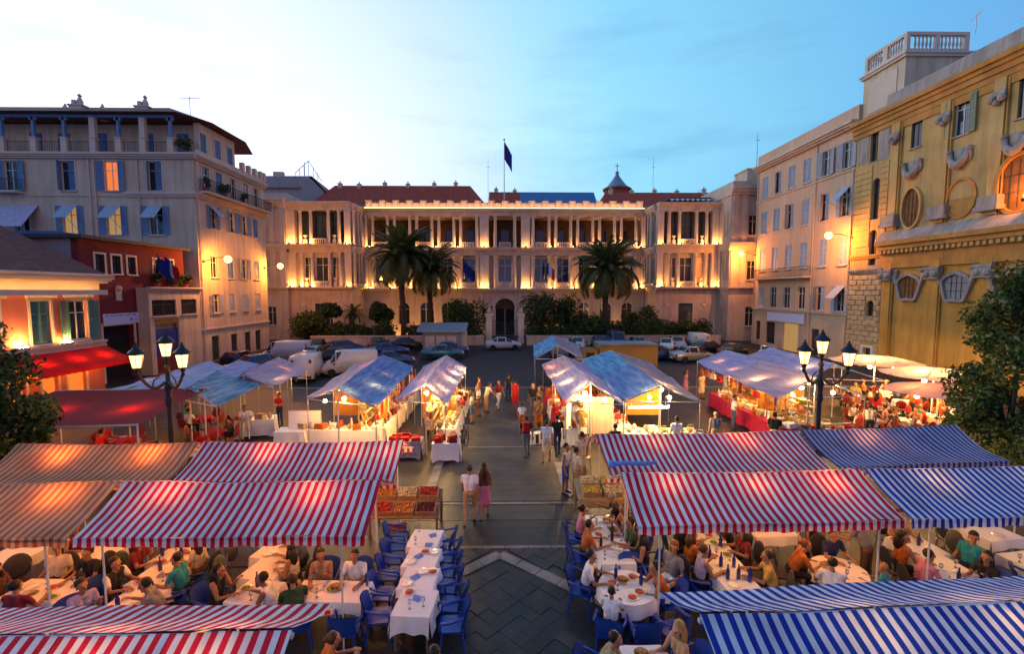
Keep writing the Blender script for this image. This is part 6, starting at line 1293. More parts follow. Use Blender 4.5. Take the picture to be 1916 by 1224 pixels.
def stuff_mesh(kind):
    def f():
        if kind == 'plate': return MB().lathe([(.05,.0),(.07,.004),(.125,.016),(.125,.02),(.07,.009),(.0001,.008)], 14).mesh('plate', M['plate'], True)
        if kind == 'bottle': return MB().lathe([(.036,0),(.038,.02),(.038,.18),(.015,.24),(.014,.30),(.016,.31)], 10).mesh('bottle', M['bottle_blue'], True)
        if kind == 'wine': return MB().lathe([(.036,0),(.038,.02),(.038,.18),(.015,.24),(.014,.30),(.016,.31)], 10).mesh('bottle', M['bottle_dark'], True)
        if kind == 'glass': return MB().lathe([(.03,0),(.03,.006),(.006,.012),(.006,.08),(.034,.11),(.036,.15),(.03,.18)], 10).mesh('wine_glass', M['glass_clear'], True)
        if kind == 'napkin': return MB().prism([(-.09,0),(.09,0),(.02,.05),(-.02,.05)], -.08, .08).mesh('napkin', M['cloth_blue'])
        if kind == 'basket': return MB().lathe([(.09,0),(.13,.06),(.12,.06),(.08,.01),(.0001,.01)], 14).mesh('bread_basket', M['wood_pale'])
        if kind == 'bread': return MB().ball((0,0,.07), .06, 8, 0, .6).ball((.06,.02,.06), .05, 8, 0, .6).ball((-.05,.04,.06), .05, 8, 0, .6).mesh('bread', M['bread'], True)
        if kind == 'food': return MB().lathe([(.09,.014),(.08,.026),(.0001,.03)], 12).mesh('food', M['food_red'], True)
        if kind == 'food2': return MB().lathe([(.09,.014),(.07,.03),(.0001,.04)], 12).mesh('food', M['food_green'], True)
        if kind == 'menu': return MB().prism([(-.11,0),(0,.16),(.11,0),(.105,0),(0,.152),(-.105,0)], -.08, .08).mesh('menu_card', M['cloth_white'])
    return cache(('st', kind), f)
def ware(kind, x, y, z, rz, where, pos=''):
    nm = {'plate':'plate','bottle':'bottle','wine':'bottle','glass':'wine_glass','napkin':'napkin','basket':'bread_basket','menu':'menu_card'}[kind]
    lb = {'plate':'white plate','bottle':'blue bottle','wine':'dark bottle','glass':'stemmed glass','napkin':'blue napkin','basket':'bread basket','menu':'folded card'}[kind] + (' ' + pos if pos else '') + ' on ' + where
    o = put(nm, stuff_mesh(kind), None, (x, y, z), RD(rz)); tag(o, lb, nm.replace('_', ' '), nm.replace('_', ' ') + ' on ' + where)
    if kind == 'basket': put('bread', stuff_mesh('bread'), o)
    if kind == 'plate' and rng.random() < .45: put('food', stuff_mesh(rng.choice(['food','food2'])), o)
def table(phr, x, y, wd, dp, rz, n=4, kinds=('plate','plate','glass','glass','bottle'), drop=.2, mt='cloth_white'):
    a = RD(rz); t = thing('dining_table', 'cloth covered dining table: ' + phr if False else 'table under the cloth of ' + phr, 'table', (x, y, .018), a)
    build(MB().box(-wd/2,wd/2,-dp/2,dp/2,.70,.73), 'tabletop', M['wood'], t)
    for sx in (-1, 1):
        for sy in (-1, 1): build(MB().tube([(sx*(wd/2-.06),sy*(dp/2-.06),.70),(sx*(wd/2-.05),sy*(dp/2-.05),0)], .02, 6), 'leg', M['steel'], t)
    c = put('tablecloth', cloth_rect(wd, dp, .73, drop, int(x*31+y*17) % 97, mt), None, (x, y, .018), a); tag(c, 'white cloth on ' + phr, 'tablecloth')
    r = random.Random(int(x*100+y*10)); ca, sa = math.cos(a), math.sin(a); used = []; seen = set()
    for k in range(n):
        for _ in range(12):
            u, v = r.uniform(-wd*.4, wd*.4), r.uniform(-dp*.4, dp*.4)
            if all((u-p)**2+(v-q)**2 > .035 for p, q in used): break
        else: continue
        ps = ('near ' if v < 0 else 'far ') + ('left' if u < -wd*.12 else 'right' if u > wd*.12 else 'middle'); kk = [q for q in kinds if (q, ps) not in seen]
        if not kk: continue
        kd = r.choice(kk); seen.add((kd, ps)); used.append((u, v)); ware(kd, x+ca*u-sa*v, y+sa*u+ca*v, .757, r.uniform(0, 360), phr, ps)
def round_table(phr, x, y, R_, n=5, kinds=('plate','plate','plate','glass','bottle')):
    t = thing('round_table', 'table under the cloth of ' + phr, 'table', (x, y, .018)); build(MB().lathe([(R_,.70),(R_,.73)], 24), 'tabletop', M['wood'], t); build(MB().tube([(0,0,.05),(0,0,.70)], .04, 8).lathe([(.28,0),(.28,.03),(.05,.08)], 12), 'pedestal', M['iron'], t)
    m = MB(); m.grid(lambda u, v: ((R_+.012)*v*math.cos(6.2832*u), (R_+.012)*v*math.sin(6.2832*u), .736), 32, 4); m.grid(lambda u, v: ((R_+.012+.05*v*(1+.5*math.sin(44*u)))*math.cos(6.2832*u), (R_+.012+.05*v*(1+.5*math.sin(44*u)))*math.sin(6.2832*u), .736-.26*v), 64, 4)
    tag(build(m, 'tablecloth', M['cloth_white'], None, (x, y, .018), smooth=True, fix=False), 'white cloth on ' + phr, 'tablecloth')
    r = random.Random(int(x*99+y))
    seen = set()
    for k in range(n):
        a = 2*math.pi*(k+r.random()*.4)/n; q = R_*r.uniform(.45,.72); ps = ('near ' if math.sin(a) < 0 else 'far ') + ('left' if math.cos(a) < -.35 else 'right' if math.cos(a) > .35 else 'middle')
        kk = [w for w in kinds if (w, ps) not in seen]
        if kk: kd = r.choice(kk); seen.add((kd, ps)); ware(kd, x+q*math.cos(a), y+q*math.sin(a), .757, r.uniform(0,360), phr, ps)
GB = 'blue plastic chairs at the dining tables'; GG = 'grey round backed chairs under the canopies'; GR = 'red chairs on the far terraces'
# left aisle row (empty tables)
for k, (y, lab) in enumerate(((8.38, 'the nearest table of the empty aisle row'), (9.13, 'the second table of the empty aisle row'), (9.88, 'the third table of the empty aisle row'), (10.68, 'the furthest table of the empty aisle row'))):
    table(lab, -1.72-.07*k, y, .70, .735 if k < 3 else .78, -5, 4, ('plate','glass','napkin','glass'), .30 if k == 0 else .12)
for k, (y, w_) in enumerate(((8.2,'first'),(8.75,'second'),(9.3,'third'),(9.85,'fourth'),(10.4,'fifth'),(10.95,'last'))): chair('blue plastic armchair %s from the camera on the aisle side of the empty table row' % w_, 'blue', -1.02-.10*k+rng.uniform(-.03,.06), y, -90+rng.uniform(-9,9), GB)
for k, (y, w_) in enumerate(((8.45,'first'),(9.1,'second'),(9.75,'third'),(10.35,'fourth'),(10.9,'last'))): chair('blue plastic armchair %s from the camera on the canopy side of the empty table row' % w_, 'blue', -2.42-.06*k+rng.uniform(-.05,.05), y, 92+rng.uniform(-9,9), GB)
chair('blue plastic armchair left over behind the empty table row', 'blue', -2.75, 11.2, 100, GB)
# front left table with a couple
table("the couple's corner table", -3.45, 8.75, 1.40, .64, -3, 5, ('plate','glass','glass')); ware('basket', -3.40, 8.80, .757, 0, "the couple's corner table")
chair('blue plastic armchair with its back to the camera at the couple\'s table', 'blue', -2.95, 8.12, 180, GB); chair('blue plastic armchair under the woman at the couple\'s table', 'blue', -3.85, 9.42, 0, GB); chair('blue plastic armchair under the man at the couple\'s table', 'blue', -3.12, 9.40, 0, GB)
person('woman in tan top seated at the far left of the couple\'s table', 'sit_f', -3.85, 9.35, 6, 'tan', 'brown', 'hair_black', 'bun', sleeve='skin'); person('man in grey white shirt seated beside the pole at the couple\'s table', 'sit_a', -3.12, 9.33, -4, 'white', 'navy', 'hair_black')
# left long table
for k, (x, y, w_) in enumerate(((-4.95, 8.75, 'nearest'), (-5.12, 9.5, 'middle'), (-5.28, 10.25, 'furthest'))): table('the %s table of the row left of the couple' % w_, x, y, .76, .74, -12, 4 if k == 0 else 1)
person('man in white vest seated with folded arms at the long row', 'sit_lean', -4.42, 8.55, -80, 'white', 'navy', 'hair_black', sleeve='skin', skin='skin_dark'); chair('blue plastic armchair under the man in the white vest', 'blue', -4.36, 8.54, -80, GB)
person('dark haired woman in black top opposite the man in white vest', 'sit_f', -5.75, 8.75, 85, 'black', 'black', 'hair_black', 'long', sleeve='skin'); chair('blue plastic armchair under the woman in black top', 'blue', -5.82, 8.75, 85, GB)
for x, y, a, w_ in ((-4.43,9.45,-90,'second on the right'), (-4.55,10.15,-90,'third on the right'), (-5.95,9.6,90,'first on the left'), (-6.1,10.3,90,'second on the left')): chair('grey round backed chair %s side of the long row' % w_, 'grey', x, y, a, GG)
person('person in green top bending at the near right corner of the long row', 'sit_lean', -3.95, 8.25, -150, 'green', 'denim', 'hair_brown', skin='skin_tan'); chair('blue plastic armchair under the person in green top', 'blue', -3.92, 8.20, -150, GB)
# second left table row
for k, (x, y, w_) in enumerate(((-7.15, 8.55, 'nearest'), (-7.28, 9.3, 'middle'), (-7.42, 10.05, 'furthest'))): table('the %s table of the canopy seam row' % w_, x, y, .78, .74, -8, 5, ('plate','glass','plate','bottle'))
person('man in pale grey shirt seated back to camera at the seam row', 'sit_lean', -6.55, 8.45, -70, 'grey', 'navy', 'hair_black'); chair('blue plastic armchair under the man in pale grey shirt', 'blue', -6.48, 8.43, -70, GB)
person('person in teal shirt seated at the right of the seam row', 'sit_a', -6.62, 9.15, -85, 'teal', 'black', 'hair_black'); chair('blue plastic armchair under the person in teal', 'blue', -6.55, 9.15, -85, GB)
person('woman in orange lit cream top further along the seam row', 'sit_turn', -6.75, 9.85, -90, 'cream', 'brown', 'hair_brown', 'long'); chair('grey round backed chair under the woman in cream top', 'grey', -6.68, 9.85, -90, GG)
person('dark haired man in black and white shirt at the left of the seam row', 'sit_a', -8.0, 9.0, 85, 'black', 'black', 'hair_black', sleeve='white'); chair('blue plastic armchair under the man in black and white', 'blue', -8.08, 9.0, 85, GB)
person('woman in lilac white top at the near left of the seam row', 'sit_f', -8.0, 8.35, 60, 'lilac', 'black', 'hair_black', 'bun'); chair('blue plastic armchair under the woman in lilac white', 'blue', -8.08, 8.32, 60, GB)
person('woman in red brown top at the far left of the seam row', 'sit_f', -8.15, 9.8, 90, 'maroon', 'black', 'hair_brown', 'long'); chair('grey round backed chair under the woman in red brown', 'grey', -8.22, 9.8, 90, GG)
# left edge tables
table('the orange lit table full of plates at the left', -9.15, 8.85, 1.35, .70, -3, 8, ('plate','plate','glass','plate')); table('the empty table at the far left edge', -11.1, 10.2, .9, .75, -6, 1); table('the empty table behind the orange lit one', -9.3, 10.3, .85, .75, -8, 1); table('the small empty table deep under the left canopy', -6.2, 11.2, .9, .7, -8, 1)
for lab, b, x, y, a, tp, hr, hk, kd in (('man in cream shirt seated behind the plates at the left', 'sit_back', -9.55, 9.5, 5, 'cream', 'hair_brown', 'short', 'grey'), ('man in black shirt with dark hair behind the plates at the left', 'sit_a', -8.75, 9.52, -8, 'black', 'hair_black', 'short', 'grey'), ('dark haired person in front of the plates at the left', 'sit_a', -9.1, 8.15, 180, 'maroon', 'hair_black', 'short', 'blue'), ('person in brown top at the left end of the plates', 'sit_turn', -10.1, 8.8, 90, 'brown', 'hair_black', 'long', 'grey')):
    person(lab, b, x, y, a, tp, 'black', hr, hk); chair(('%s chair under the ' % {'grey':'grey round backed','blue':'blue plastic arm'}[kd]) + ' '.join(lab.split()[:7]), kd, x-.07*math.sin(RD(a)), y+.07*math.cos(RD(a)), a, GG if kd == 'grey' else GB)
for x, y, a, w_ in ((-10.4,9.6,60,'between the two empty left tables'), (-11.76,9.44,120,'under the man in tan'), (-10.17,10.54,60,'left of the empty table behind the plates')): chair('grey round backed chair ' + w_, 'grey', x, y, a, GG)
# bottom edge
chair('blue plastic armchair at the bottom edge behind the orange topped diner', 'blue', -2.62, 6.55, 140, GB); person('diner in orange top at the bottom edge left of the aisle', 'sit_lean', -2.95, 6.8, 120, 'orange', 'black', 'hair_brown', 'bun', sleeve='skin')
person('dark haired person cut by the bottom edge in the aisle', 'sit_a', -1.12, 6.45, 160, 'black', 'black', 'hair_black'); chair('blue plastic armchair under the person at the bottom edge', 'blue', -1.14, 6.4, 160, GB)
table('the small table at the bottom edge', 2.2, 6.85, .80, .80, 0, 2, ('plate','glass')); ware('basket', 2.22, 7.02, .757, 0, 'the small table at the bottom edge')
person('dark haired man in olive shirt at the bottom edge right of the aisle', 'sit_lean', 1.5, 6.95, 70, 'khaki', 'black', 'hair_black'); chair('blue plastic armchair under the man in olive shirt', 'blue', 1.43, 6.93, 70, GB)
person('blonde woman in tan top leaning on the bottom edge table', 'sit_f', 2.92, 7.05, -75, 'tan', 'brown', 'hair_blonde', 'long', 'skin_fair', sleeve='skin'); chair('blue plastic armchair under the blonde woman', 'blue', 3.05, 7.0, -75, GB)
# right aisle tables
for k, (y, w_) in enumerate(((9.95,'nearest'),(10.7,'middle'),(11.4,'furthest'))): table('the %s table of the right aisle row' % w_, 2.48, y, .74, .74, 1, 6, ('plate','glass','plate','wine','basket'))
for lab, b, x, y, a, tp, hr, hk in (('woman in pink white top at the far left of the right aisle row', 'sit_f', 1.85, 11.15, 85, 'pink', 'hair_black', 'bun'), ('man in orange shirt at the middle left of the right aisle row', 'sit_a', 1.85, 10.35, 92, 'orange', 'hair_black', 'short'), ('woman in orange top at the far right of the right aisle row', 'sit_f', 3.1, 11.2, -90, 'orange', 'hair_red', 'long'), ('man in dark green shirt at the middle right of the right aisle row', 'sit_a', 3.1, 10.5, -90, 'green', 'hair_black', 'short'), ('woman with long dark hair at the near right of the right aisle row', 'sit_turn', 3.12, 9.85, -100, 'black', 'hair_black', 'long')):
    person(lab, b, x, y, a, tp, 'navy', hr, hk, sleeve='skin' if hk != 'short' else None); chair('blue plastic armchair under the ' + ' '.join(lab.split()[:5]) + ' at the right aisle row', 'blue', x-.07*math.sin(RD(a)), y+.07*math.cos(RD(a)), a, GB)
round_table('the round table at the right of the aisle', 2.45, 8.80, .55, 7)
ware('basket', 2.4, 8.95, .757, 0, 'the round table at the right of the aisle')
for lab, b, x, y, a, tp, hr, hk, sz in (('man in white shirt seated left at the round aisle table', 'sit_a', 1.66, 9.15, 70, 'white', 'hair_black', 'short', 1), ('child in white shirt seated back to camera at the round aisle table', 'sit_a', 1.95, 8.05, 160, 'white', 'hair_black', 'short', .82), ('woman in orange top seated right at the round aisle table', 'sit_lean', 3.25, 8.75, -90, 'orange', 'hair_black', 'bun', 1)):
    person(lab, b, x, y, a, tp, 'navy', hr, hk, sc_=sz, z=.0 if sz == 1 else .09); chair('blue plastic armchair under the ' + ' '.join(lab.split()[:6]), 'blue', x-.07*math.sin(RD(a)), y+.07*math.cos(RD(a)), a, GB)
chair('empty blue plastic armchair nearest the camera at the round aisle table', 'blue', 2.55, 7.92, 182, GB); chair('empty blue plastic armchair right of the nearest one at the round aisle table', 'blue', 3.1, 8.0, 200, GB); chair('blue plastic armchair between the round table and the right aisle row', 'blue', 2.75, 9.48, 0, GB)
person('woman in white grey top behind the round aisle table to the right', 'sit_back', 3.55, 9.35, -60, 'grey', 'white', 'hair_red', 'bun'); chair('grey round backed chair under the woman in white grey top', 'grey', 3.63, 9.33, -60, GG)
# right long table under the red canopy
for k, (x, y, w_) in enumerate(((4.76,8.95,'nearest'),(4.80,9.7,'second'),(4.84,10.45,'third'))): table('the %s table of the red canopy row' % w_, x, y, .70, .74, 3, 6, ('plate','bottle','glass','plate'), drop=.25)
for lab, b, x, y, a, tp, hr, hk, kd in (('woman in orange top at the left of the red canopy row', 'sit_f', 4.12, 9.9, 90, 'orange', 'hair_brown', 'long', 'grey'), ('man in dark shirt at the far left of the red canopy row', 'sit_a', 4.15, 10.6, 90, 'black', 'hair_black', 'short', 'grey'), ('woman with dark hair in maroon at the right of the red canopy row', 'sit_turn', 5.5, 10.0, -90, 'maroon', 'hair_black', 'long', 'grey'), ('boy in yellow shirt at the near right of the red canopy row', 'sit_a', 5.55, 9.0, -110, 'yellow', 'hair_brown', 'short', 'grey'), ('man in black at the far right of the red canopy row', 'sit_lean', 5.5, 10.7, -90, 'black', 'hair_black', 'short', 'grey')):
    person(lab, b, x, y, a, tp, 'black', hr, hk); chair('grey round backed chair under the ' + ' '.join(lab.split()[:5]) + ' by the red canopy row', kd, x-.07*math.sin(RD(a)), y+.07*math.cos(RD(a)), a, GG)
chair('blue plastic armchair first on the left of the red canopy row', 'blue', 4.05, 8.75, 95, GB); chair('blue plastic armchair second on the left of the red canopy row', 'blue', 4.03, 9.28, 90, GB)
round_table('the round table in the middle of the right red canopy', 7.15, 9.3, .52, 3, ('plate','bottle','glass'))
for lab, b, x, y, a, tp, hr, hk, kd in (('man in white shirt seated back to camera at the middle round table', 'sit_a', 6.55, 8.65, 160, 'white', 'hair_black', 'short', 'blue'), ('child in teal shirt at the near right of the middle round table', 'sit_a', 7.75, 8.75, -140, 'teal', 'hair_blonde', 'short', 'grey'), ('woman in orange at the left of the middle round table', 'sit_lean', 6.3, 9.6, 70, 'orange', 'hair_red', 'bun', 'grey')):
    sz = .8 if 'child' in lab else 1; person(lab, b, x, y, a, tp, 'black', hr, hk, sc_=sz, z=.1 if sz < 1 else 0); chair({'blue':'blue plastic armchair','grey':'grey round backed chair'}[kd] + ' under the ' + ' '.join(lab.split()[:5]) + ' at the middle round table', kd, x-.07*math.sin(RD(a)), y+.07*math.cos(RD(a)), a, GB if kd == 'blue' else GG)
chair('grey round backed chair under the man in navy', 'grey', 7.4, 10.07, 5, GG); chair('grey round backed chair under the woman in red at the seam row end', 'grey', -7.4, 10.92, 0, GG); chair('grey round backed chair under the man in white at the far table', 'grey', 6.2, 11.62, 0, GG); chair('blue plastic armchair at the far right end of the right aisle row', 'blue', 3.19, 11.86, -100, GB)
person('waiter in striped pale shirt and dark trousers standing by the middle round table', 'serve_m', 8.1, 9.75, -150, 'grey', 'brown', 'hair_black'); person('person in orange lit top and black trousers standing under the red canopy', 'stand_m', 7.45, 10.6, 20, 'orange', 'black', 'hair_black')
# tables under the blue canopy
table('the far table of the blue canopy row', 9.65, 10.2, .8, .8, 5, 2); table('the middle table of the blue canopy row', 9.5, 9.4, .8, .8, 5, 3); table('the near table of the blue canopy row', 9.35, 8.75, .8, .66, 5, 3, ('bottle','menu','glass')); table('the orange lit empty table at the right edge', 12.0, 10.8, 1.0, .8, 8, 1); table('the right edge table with a seated pair', 11.7, 9.5, 1.0, .8, 8, 3); table('the lit table deep under the right red canopy', 6.6, 11.0, 1.1, .75, 3, 2)
for lab, b, x, y, a, tp, hr, hk, kd in (('man in pink shirt seated left of the blue canopy row', 'sit_a', 8.68, 9.05, 80, 'pink', 'hair_black', 'short', 'grey'), ('woman with long dark hair in black at the blue canopy row', 'sit_f', 10.05, 8.95, -80, 'black', 'hair_black', 'long', 'blue'), ('woman in teal top right of the blue canopy row', 'sit_back', 10.35, 9.65, -70, 'teal', 'hair_black', 'bun', 'blue'), ('man in white shirt at the right edge table', 'sit_lean', 11.1, 9.0, 50, 'white', 'hair_brown', 'short', 'blue'), ('woman in cream at the far right edge table', 'sit_f', 12.0, 8.9, 10, 'cream', 'hair_blonde', 'long', 'grey'), ('person in orange behind the blue canopy row', 'sit_a', 9.7, 10.9, 0, 'tan', 'hair_brown', 'short', 'grey')):
    person(lab, b, x, y, a, tp, 'navy', hr, hk); chair({'blue':'blue plastic armchair','grey':'grey round backed chair'}[kd] + ' under the ' + ' '.join(lab.split()[:6]), kd, x-.07*math.sin(RD(a)), y+.07*math.cos(RD(a)), a, GB if kd == 'blue' else GG)
chair('grey round backed chair under the woman in orange left', 'grey', 8.78, 9.75, 85, GG); chair('empty grey round backed chair right of the far blue canopy table', 'grey', 10.5, 10.4, -90, GG); chair('empty grey round backed chair at the orange lit right edge table', 'grey', 11.2, 10.9, 80, GG)
for lab, b, x, y, a, tp, hr, hk, kd in (('woman in cream at the couple side of the long row', 'sit_turn', -4.5, 9.45, -90, 'cream', 'hair_black', 'long', 0), ('man in slate shirt at the far right of the row left of the couple', 'sit_a', -4.62, 10.15, -90, 'slate', 'hair_black', 'short', 0), ('woman in maroon behind the empty left tables', 'sit_f', -10.1, 10.5, 60, 'maroon', 'hair_brown', 'long', 0), ('man in tan shirt at the left edge table', 'sit_back', -11.7, 9.4, 120, 'tan', 'hair_black', 'short', 0), ('man in black at the far right of the right aisle row', 'sit_lean', 3.12, 11.85, -100, 'black', 'hair_grey', 'short', 1), ('woman in red at the far end of the seam row', 'sit_f', -7.4, 10.85, 0, 'red', 'hair_brown', 'bun', 0), ('man in navy behind the middle round table', 'sit_a', 7.4, 10.0, 5, 'navy', 'hair_black', 'short', 0), ('woman in orange at the left of the blue canopy row', 'sit_turn', 8.85, 9.75, 85, 'orange', 'hair_black', 'long', 0), ('man in white under the far red canopy table', 'sit_lean', 6.2, 11.55, 0, 'white', 'hair_brown', 'short', 0), ('woman in lilac at the third left seat of the red canopy row', 'sit_f', 4.1, 9.28, 90, 'lilac', 'hair_brown', 'bun', 1)):
    person(lab, b, x, y, a, tp, 'black', hr, hk, sleeve='skin' if hk != 'short' else None)
# terrace by the church and the far left terrace
TC = ['red','orange','maroon','red','tan','cream','yellow','brown','black','white','red','orange','teal','slate']
HC = ['hair_black','hair_brown','hair_brown','hair_blonde','hair_grey']
ordw = ['nearest','second nearest','third nearest','fourth nearest','fifth nearest','sixth nearest','seventh nearest','eighth nearest','furthest']
tabs = [(17.1,18.6),(18.6,20.6),(17.0,20.9),(20.5,21.4),(19.0,23.2),(21.6,24.2),(19.9,25.6),(22.8,22.2),(22.4,26.6)]
pr = random.Random(5); ci = 0
for k, (x, y) in enumerate(tabs):
    round_table('the %s round table of the church terrace' % ordw[k], x, y, .48, 3)
    for q in range(4):
        a = q*90 + pr.uniform(-20, 20) + 30; px, py = x + .82*math.sin(RD(a)), y - .82*math.cos(RD(a)); fa = a + 180; side = ['near','right','far','left'][q]
        chair('red chair on the %s side of the %s church terrace table' % (side, ordw[k]), 'red', px, py, fa, GR)
        if pr.random() < .86:
            tp = TC[ci % len(TC)]; hr = HC[pr.randrange(5)]; fem = pr.random() < .5; ci += 1
            person('%s in %s top on the %s side of the %s church terrace table' % ('woman' if fem else 'man', tp, side, ordw[k]), pr.choice(['sit_f','sit_turn']) if fem else pr.choice(['sit_a','sit_lean','sit_back']), px-.04*math.sin(RD(fa)), py+.04*math.cos(RD(fa)), fa, tp, 'black', hr, pr.choice(['long','bun']) if fem else 'short', pr.choice(['skin_tan','skin_fair']), sleeve='skin' if fem else None)
for i, (x, y, b, tp, lab) in enumerate(((20.4,19.4,'walk_m','black','waiter in black walking between the church terrace tables'), (21.6,20.2,'stand_m','red','man in red standing right of the church terrace tables'), (18.3,22.0,'bent_f','red','woman in red standing among the church terrace tables'), (23.2,24.2,'stand_m','maroon','man in maroon standing near the church wall'), (16.2,19.8,'bent_m','cream','man in cream standing at the stall end of the church terrace'), (20.9,22.9,'stand_f','orange','woman in orange standing in the middle of the church terrace'))): person(lab, b, x, y, 40*i, tp, 'black', 'hair_black', 'short' if b[-1] == 'm' else 'long')
tl = [(-15.6,18.4),(-13.6,16.4),(-12.6,19.6),(-14.4,21.6),(-11.9,17.3)]
for k, (x, y) in enumerate(tl):
    table('the %s table of the left terrace under the tarpaulins' % ordw[k], x, y, .8, .8, 10*k, 2, mt='cloth_red' if k < 4 else 'cloth_white')
    for q in range(4):
        a = q*90 + pr.uniform(-12, 12); px, py = x + .78*math.sin(RD(a)), y - .78*math.cos(RD(a)); side = ['near','right','far','left'][q]
        chair('red chair on the %s side of the %s left terrace table' % (side, ordw[k]), 'red', px, py, a+180, GR)
        if (k*4+q) % 3 == 0:
            tp = TC[(k*3+q) % len(TC)]; person('diner in %s top on the %s side of the %s left terrace table' % (tp, side, ordw[k]), ['sit_a','sit_f','sit_lean'][q % 3], px, py, a+180, tp, 'black', HC[(k+q) % 3], 'short')
# ------------------------------------------------------------------ stall tables and goods
def dtable(label, x, y, wd, dp, rz, mt, h=.80, legs=True, drop=None):
    a = RD(rz); t = thing('display_table', label, 'stall table', (x, y, 0), a); build(MB().box(-wd/2,wd/2,-dp/2,dp/2,h-.04,h-.005), 'tabletop', M['wood'], t)
    n = max(2, int(wd/1.6)+1)
    for i in range(n):
        for s in (-1, 1): xx = -wd/2+.08+(wd-.16)*i/(n-1); build(MB().bar((xx,s*(dp/2-.08),0),(xx,s*(dp/2-.08),h-.045),.05), 'leg', M['wood'], t)
    c = put('tablecloth', cloth_rect(wd, dp, h, drop if drop else h*.9, int(abs(x*13+y*7)) % 50, mt), None, (x, y, 0), a)
    tag(c, {'cloth_white':'white','cloth_red':'deep red','cloth_blue':'blue','tarp_grey':'grey lilac'}[mt] + ' drape on ' + ' '.join(label.replace('white draped ', '').replace('display table', 'table').split()[:13]), 'tablecloth')
    return (x, y, wd, dp, a, h)
def good(kind):
    def f():
        m = MB()
        if kind == 'handbag': m.prism([(-.17,0),(.17,0),(.13,.22),(-.13,.22)], -.06, .06); m.tube([(-.09,0,.215),(-.07,0,.33),(.07,0,.33),(.09,0,.215)], .012, 5)
        elif kind == 'carton': m.box(-.16,.16,-.12,.12,0,.18); m.box(-.165,.165,-.125,-.05,.183,.192); m.box(-.165,.165,.05,.125,.183,.192)
        elif kind == 'jar': m.lathe([(.05,0),(.09,.06),(.09,.15),(.05,.21),(.06,.23)], 10)
        elif kind == 'picture_frame': m.add([(-.2,.0,0),(.2,.0,0),(.2,.12,.5),(-.2,.12,.5),(-.2,.03,0),(.2,.03,0),(.2,.15,.5),(-.2,.15,.5)], [(0,1,2,3),(7,6,5,4),(0,4,5,1),(1,5,6,2),(2,6,7,3),(3,7,4,0)])
        elif kind == 'folded_cloth':
            for k in range(3): m.box(-.17+.01*k,.17-.012*k,-.13,.13,.001+.045*k,.043+.045*k)
        elif kind == 'table_lamp': m.lathe([(.07,0),(.06,.02),(.015,.05),(.015,.2)], 10); m.lathe([(.13,.18),(.08,.34)], 12)
        elif kind == 'wicker_basket': m.lathe([(.10,0),(.16,.14),(.15,.14),(.09,.02),(.0001,.02)], 12); m.tube([(-.15,0,.13),(-.1,0,.28),(.1,0,.28),(.15,0,.13)], .012, 5)
        elif kind == 'figurine': m.lathe([(.06,0),(.06,.03),(.03,.05),(.05,.16),(.02,.22),(.035,.27),(.01,.31)], 8)
        elif kind == 'scarf': m.grid(lambda u, v: (-.2+.4*u, .02*math.sin(11*u), .0-.9*v), 8, 6)
        return m
    return cache(('good', kind), f)
GL = dict(handbag='handbag', carton='carton box', jar='ceramic jar', picture_frame='picture frame', folded_cloth='folded cloth', table_lamp='table lamp', wicker_basket='wicker basket', figurine='carved figurine', scarf='hanging scarf')
ORD = ['first','second','third','fourth','fifth','sixth','seventh','eighth','ninth','tenth','eleventh','twelfth']
def goods(tb, where, kinds, mats, n, seed, smin=.8, smax=1.3):
    x, y, wd, dp, a, h = tb; r = random.Random(seed); ca, sa = math.cos(a), math.sin(a); cols = max(1, int(wd/.36)); rws = max(1, -(-n//cols))
    for k in range(n):
        i, j = k % cols, k // cols
        u = -wd/2 + wd*(i+.5)/cols + r.uniform(-.05,.05); v = -dp/2 + dp*(j+.5)/rws + r.uniform(-.04,.04)
        kd = r.choice(kinds); mt = r.choice(mats); me = cache(('gm', kd, mt), lambda: good(kd).mesh(kd, M[mt], kd in ('jar','figurine'), kd != 'scarf'))
        cn = MATN.get(mt, mt); nm = GL[kd]
        tag(put(kd, me, None, (x+ca*u-sa*v, y+sa*u+ca*v, h+.012), a + r.uniform(-.5,.5), r.uniform(smin,smax)), '%s %s, %s in row %s of %s' % (cn, nm, ORD[i], ['one','two','three','four','five'][j], where), nm.split()[-1] if kd != 'handbag' else 'bag', 'goods on ' + where)
def rack(label, x, y, wd, rz, kinds, mats, seed):
    a = RD(rz); t = thing('display_rack', label, 'rack', (x, y, 0), a)
    for s in (-1, 1):
        for d in (-.16, .16): build(MB().bar((s*wd/2,d,0),(s*wd/2,d,2.02),.035), 'upright', M['wood_pale'], t)
    for k, z in enumerate((.95, 1.35, 1.75)):
        build(MB().box(-wd/2,wd/2,-.18,.18,z-.03,z), 'shelf', M['wood_pale'], t)
        goods((x, y, wd, .3, a, z-.008), 'shelf %s, %s' % (['low','mid','high'][k], label), kinds, mats, max(3, int(wd/.36)), seed*5+k, .75, 1.1)
MATN = dict(c_red='red', c_orange='orange', c_brown='brown', c_cream='cream', c_white='white', c_maroon='maroon', c_black='black', c_yellow='yellow', wood='brown wooden', wood_pale='pale wooden', c_teal='teal', c_tan='tan', c_pink='pink', bread='bread brown', food_red='red brown', c_blue='blue')
WARM = ['c_red','c_orange','c_brown','c_cream','wood_pale','c_maroon','c_tan']
t1 = dtable('white draped display table at the front of the blue stall', -7.1, 19.6, 3.5, .75, -3, 'cloth_white'); goods(t1, 'the blue stall front table', ['carton','jar','figurine','folded_cloth'], ['c_cream','c_white','wood_pale','c_orange'], 17, 1)
t1 = dtable('white draped display table with a white board, left of the blue stall', -9.1, 19.4, 1.2, .75, 4, 'cloth_white'); 
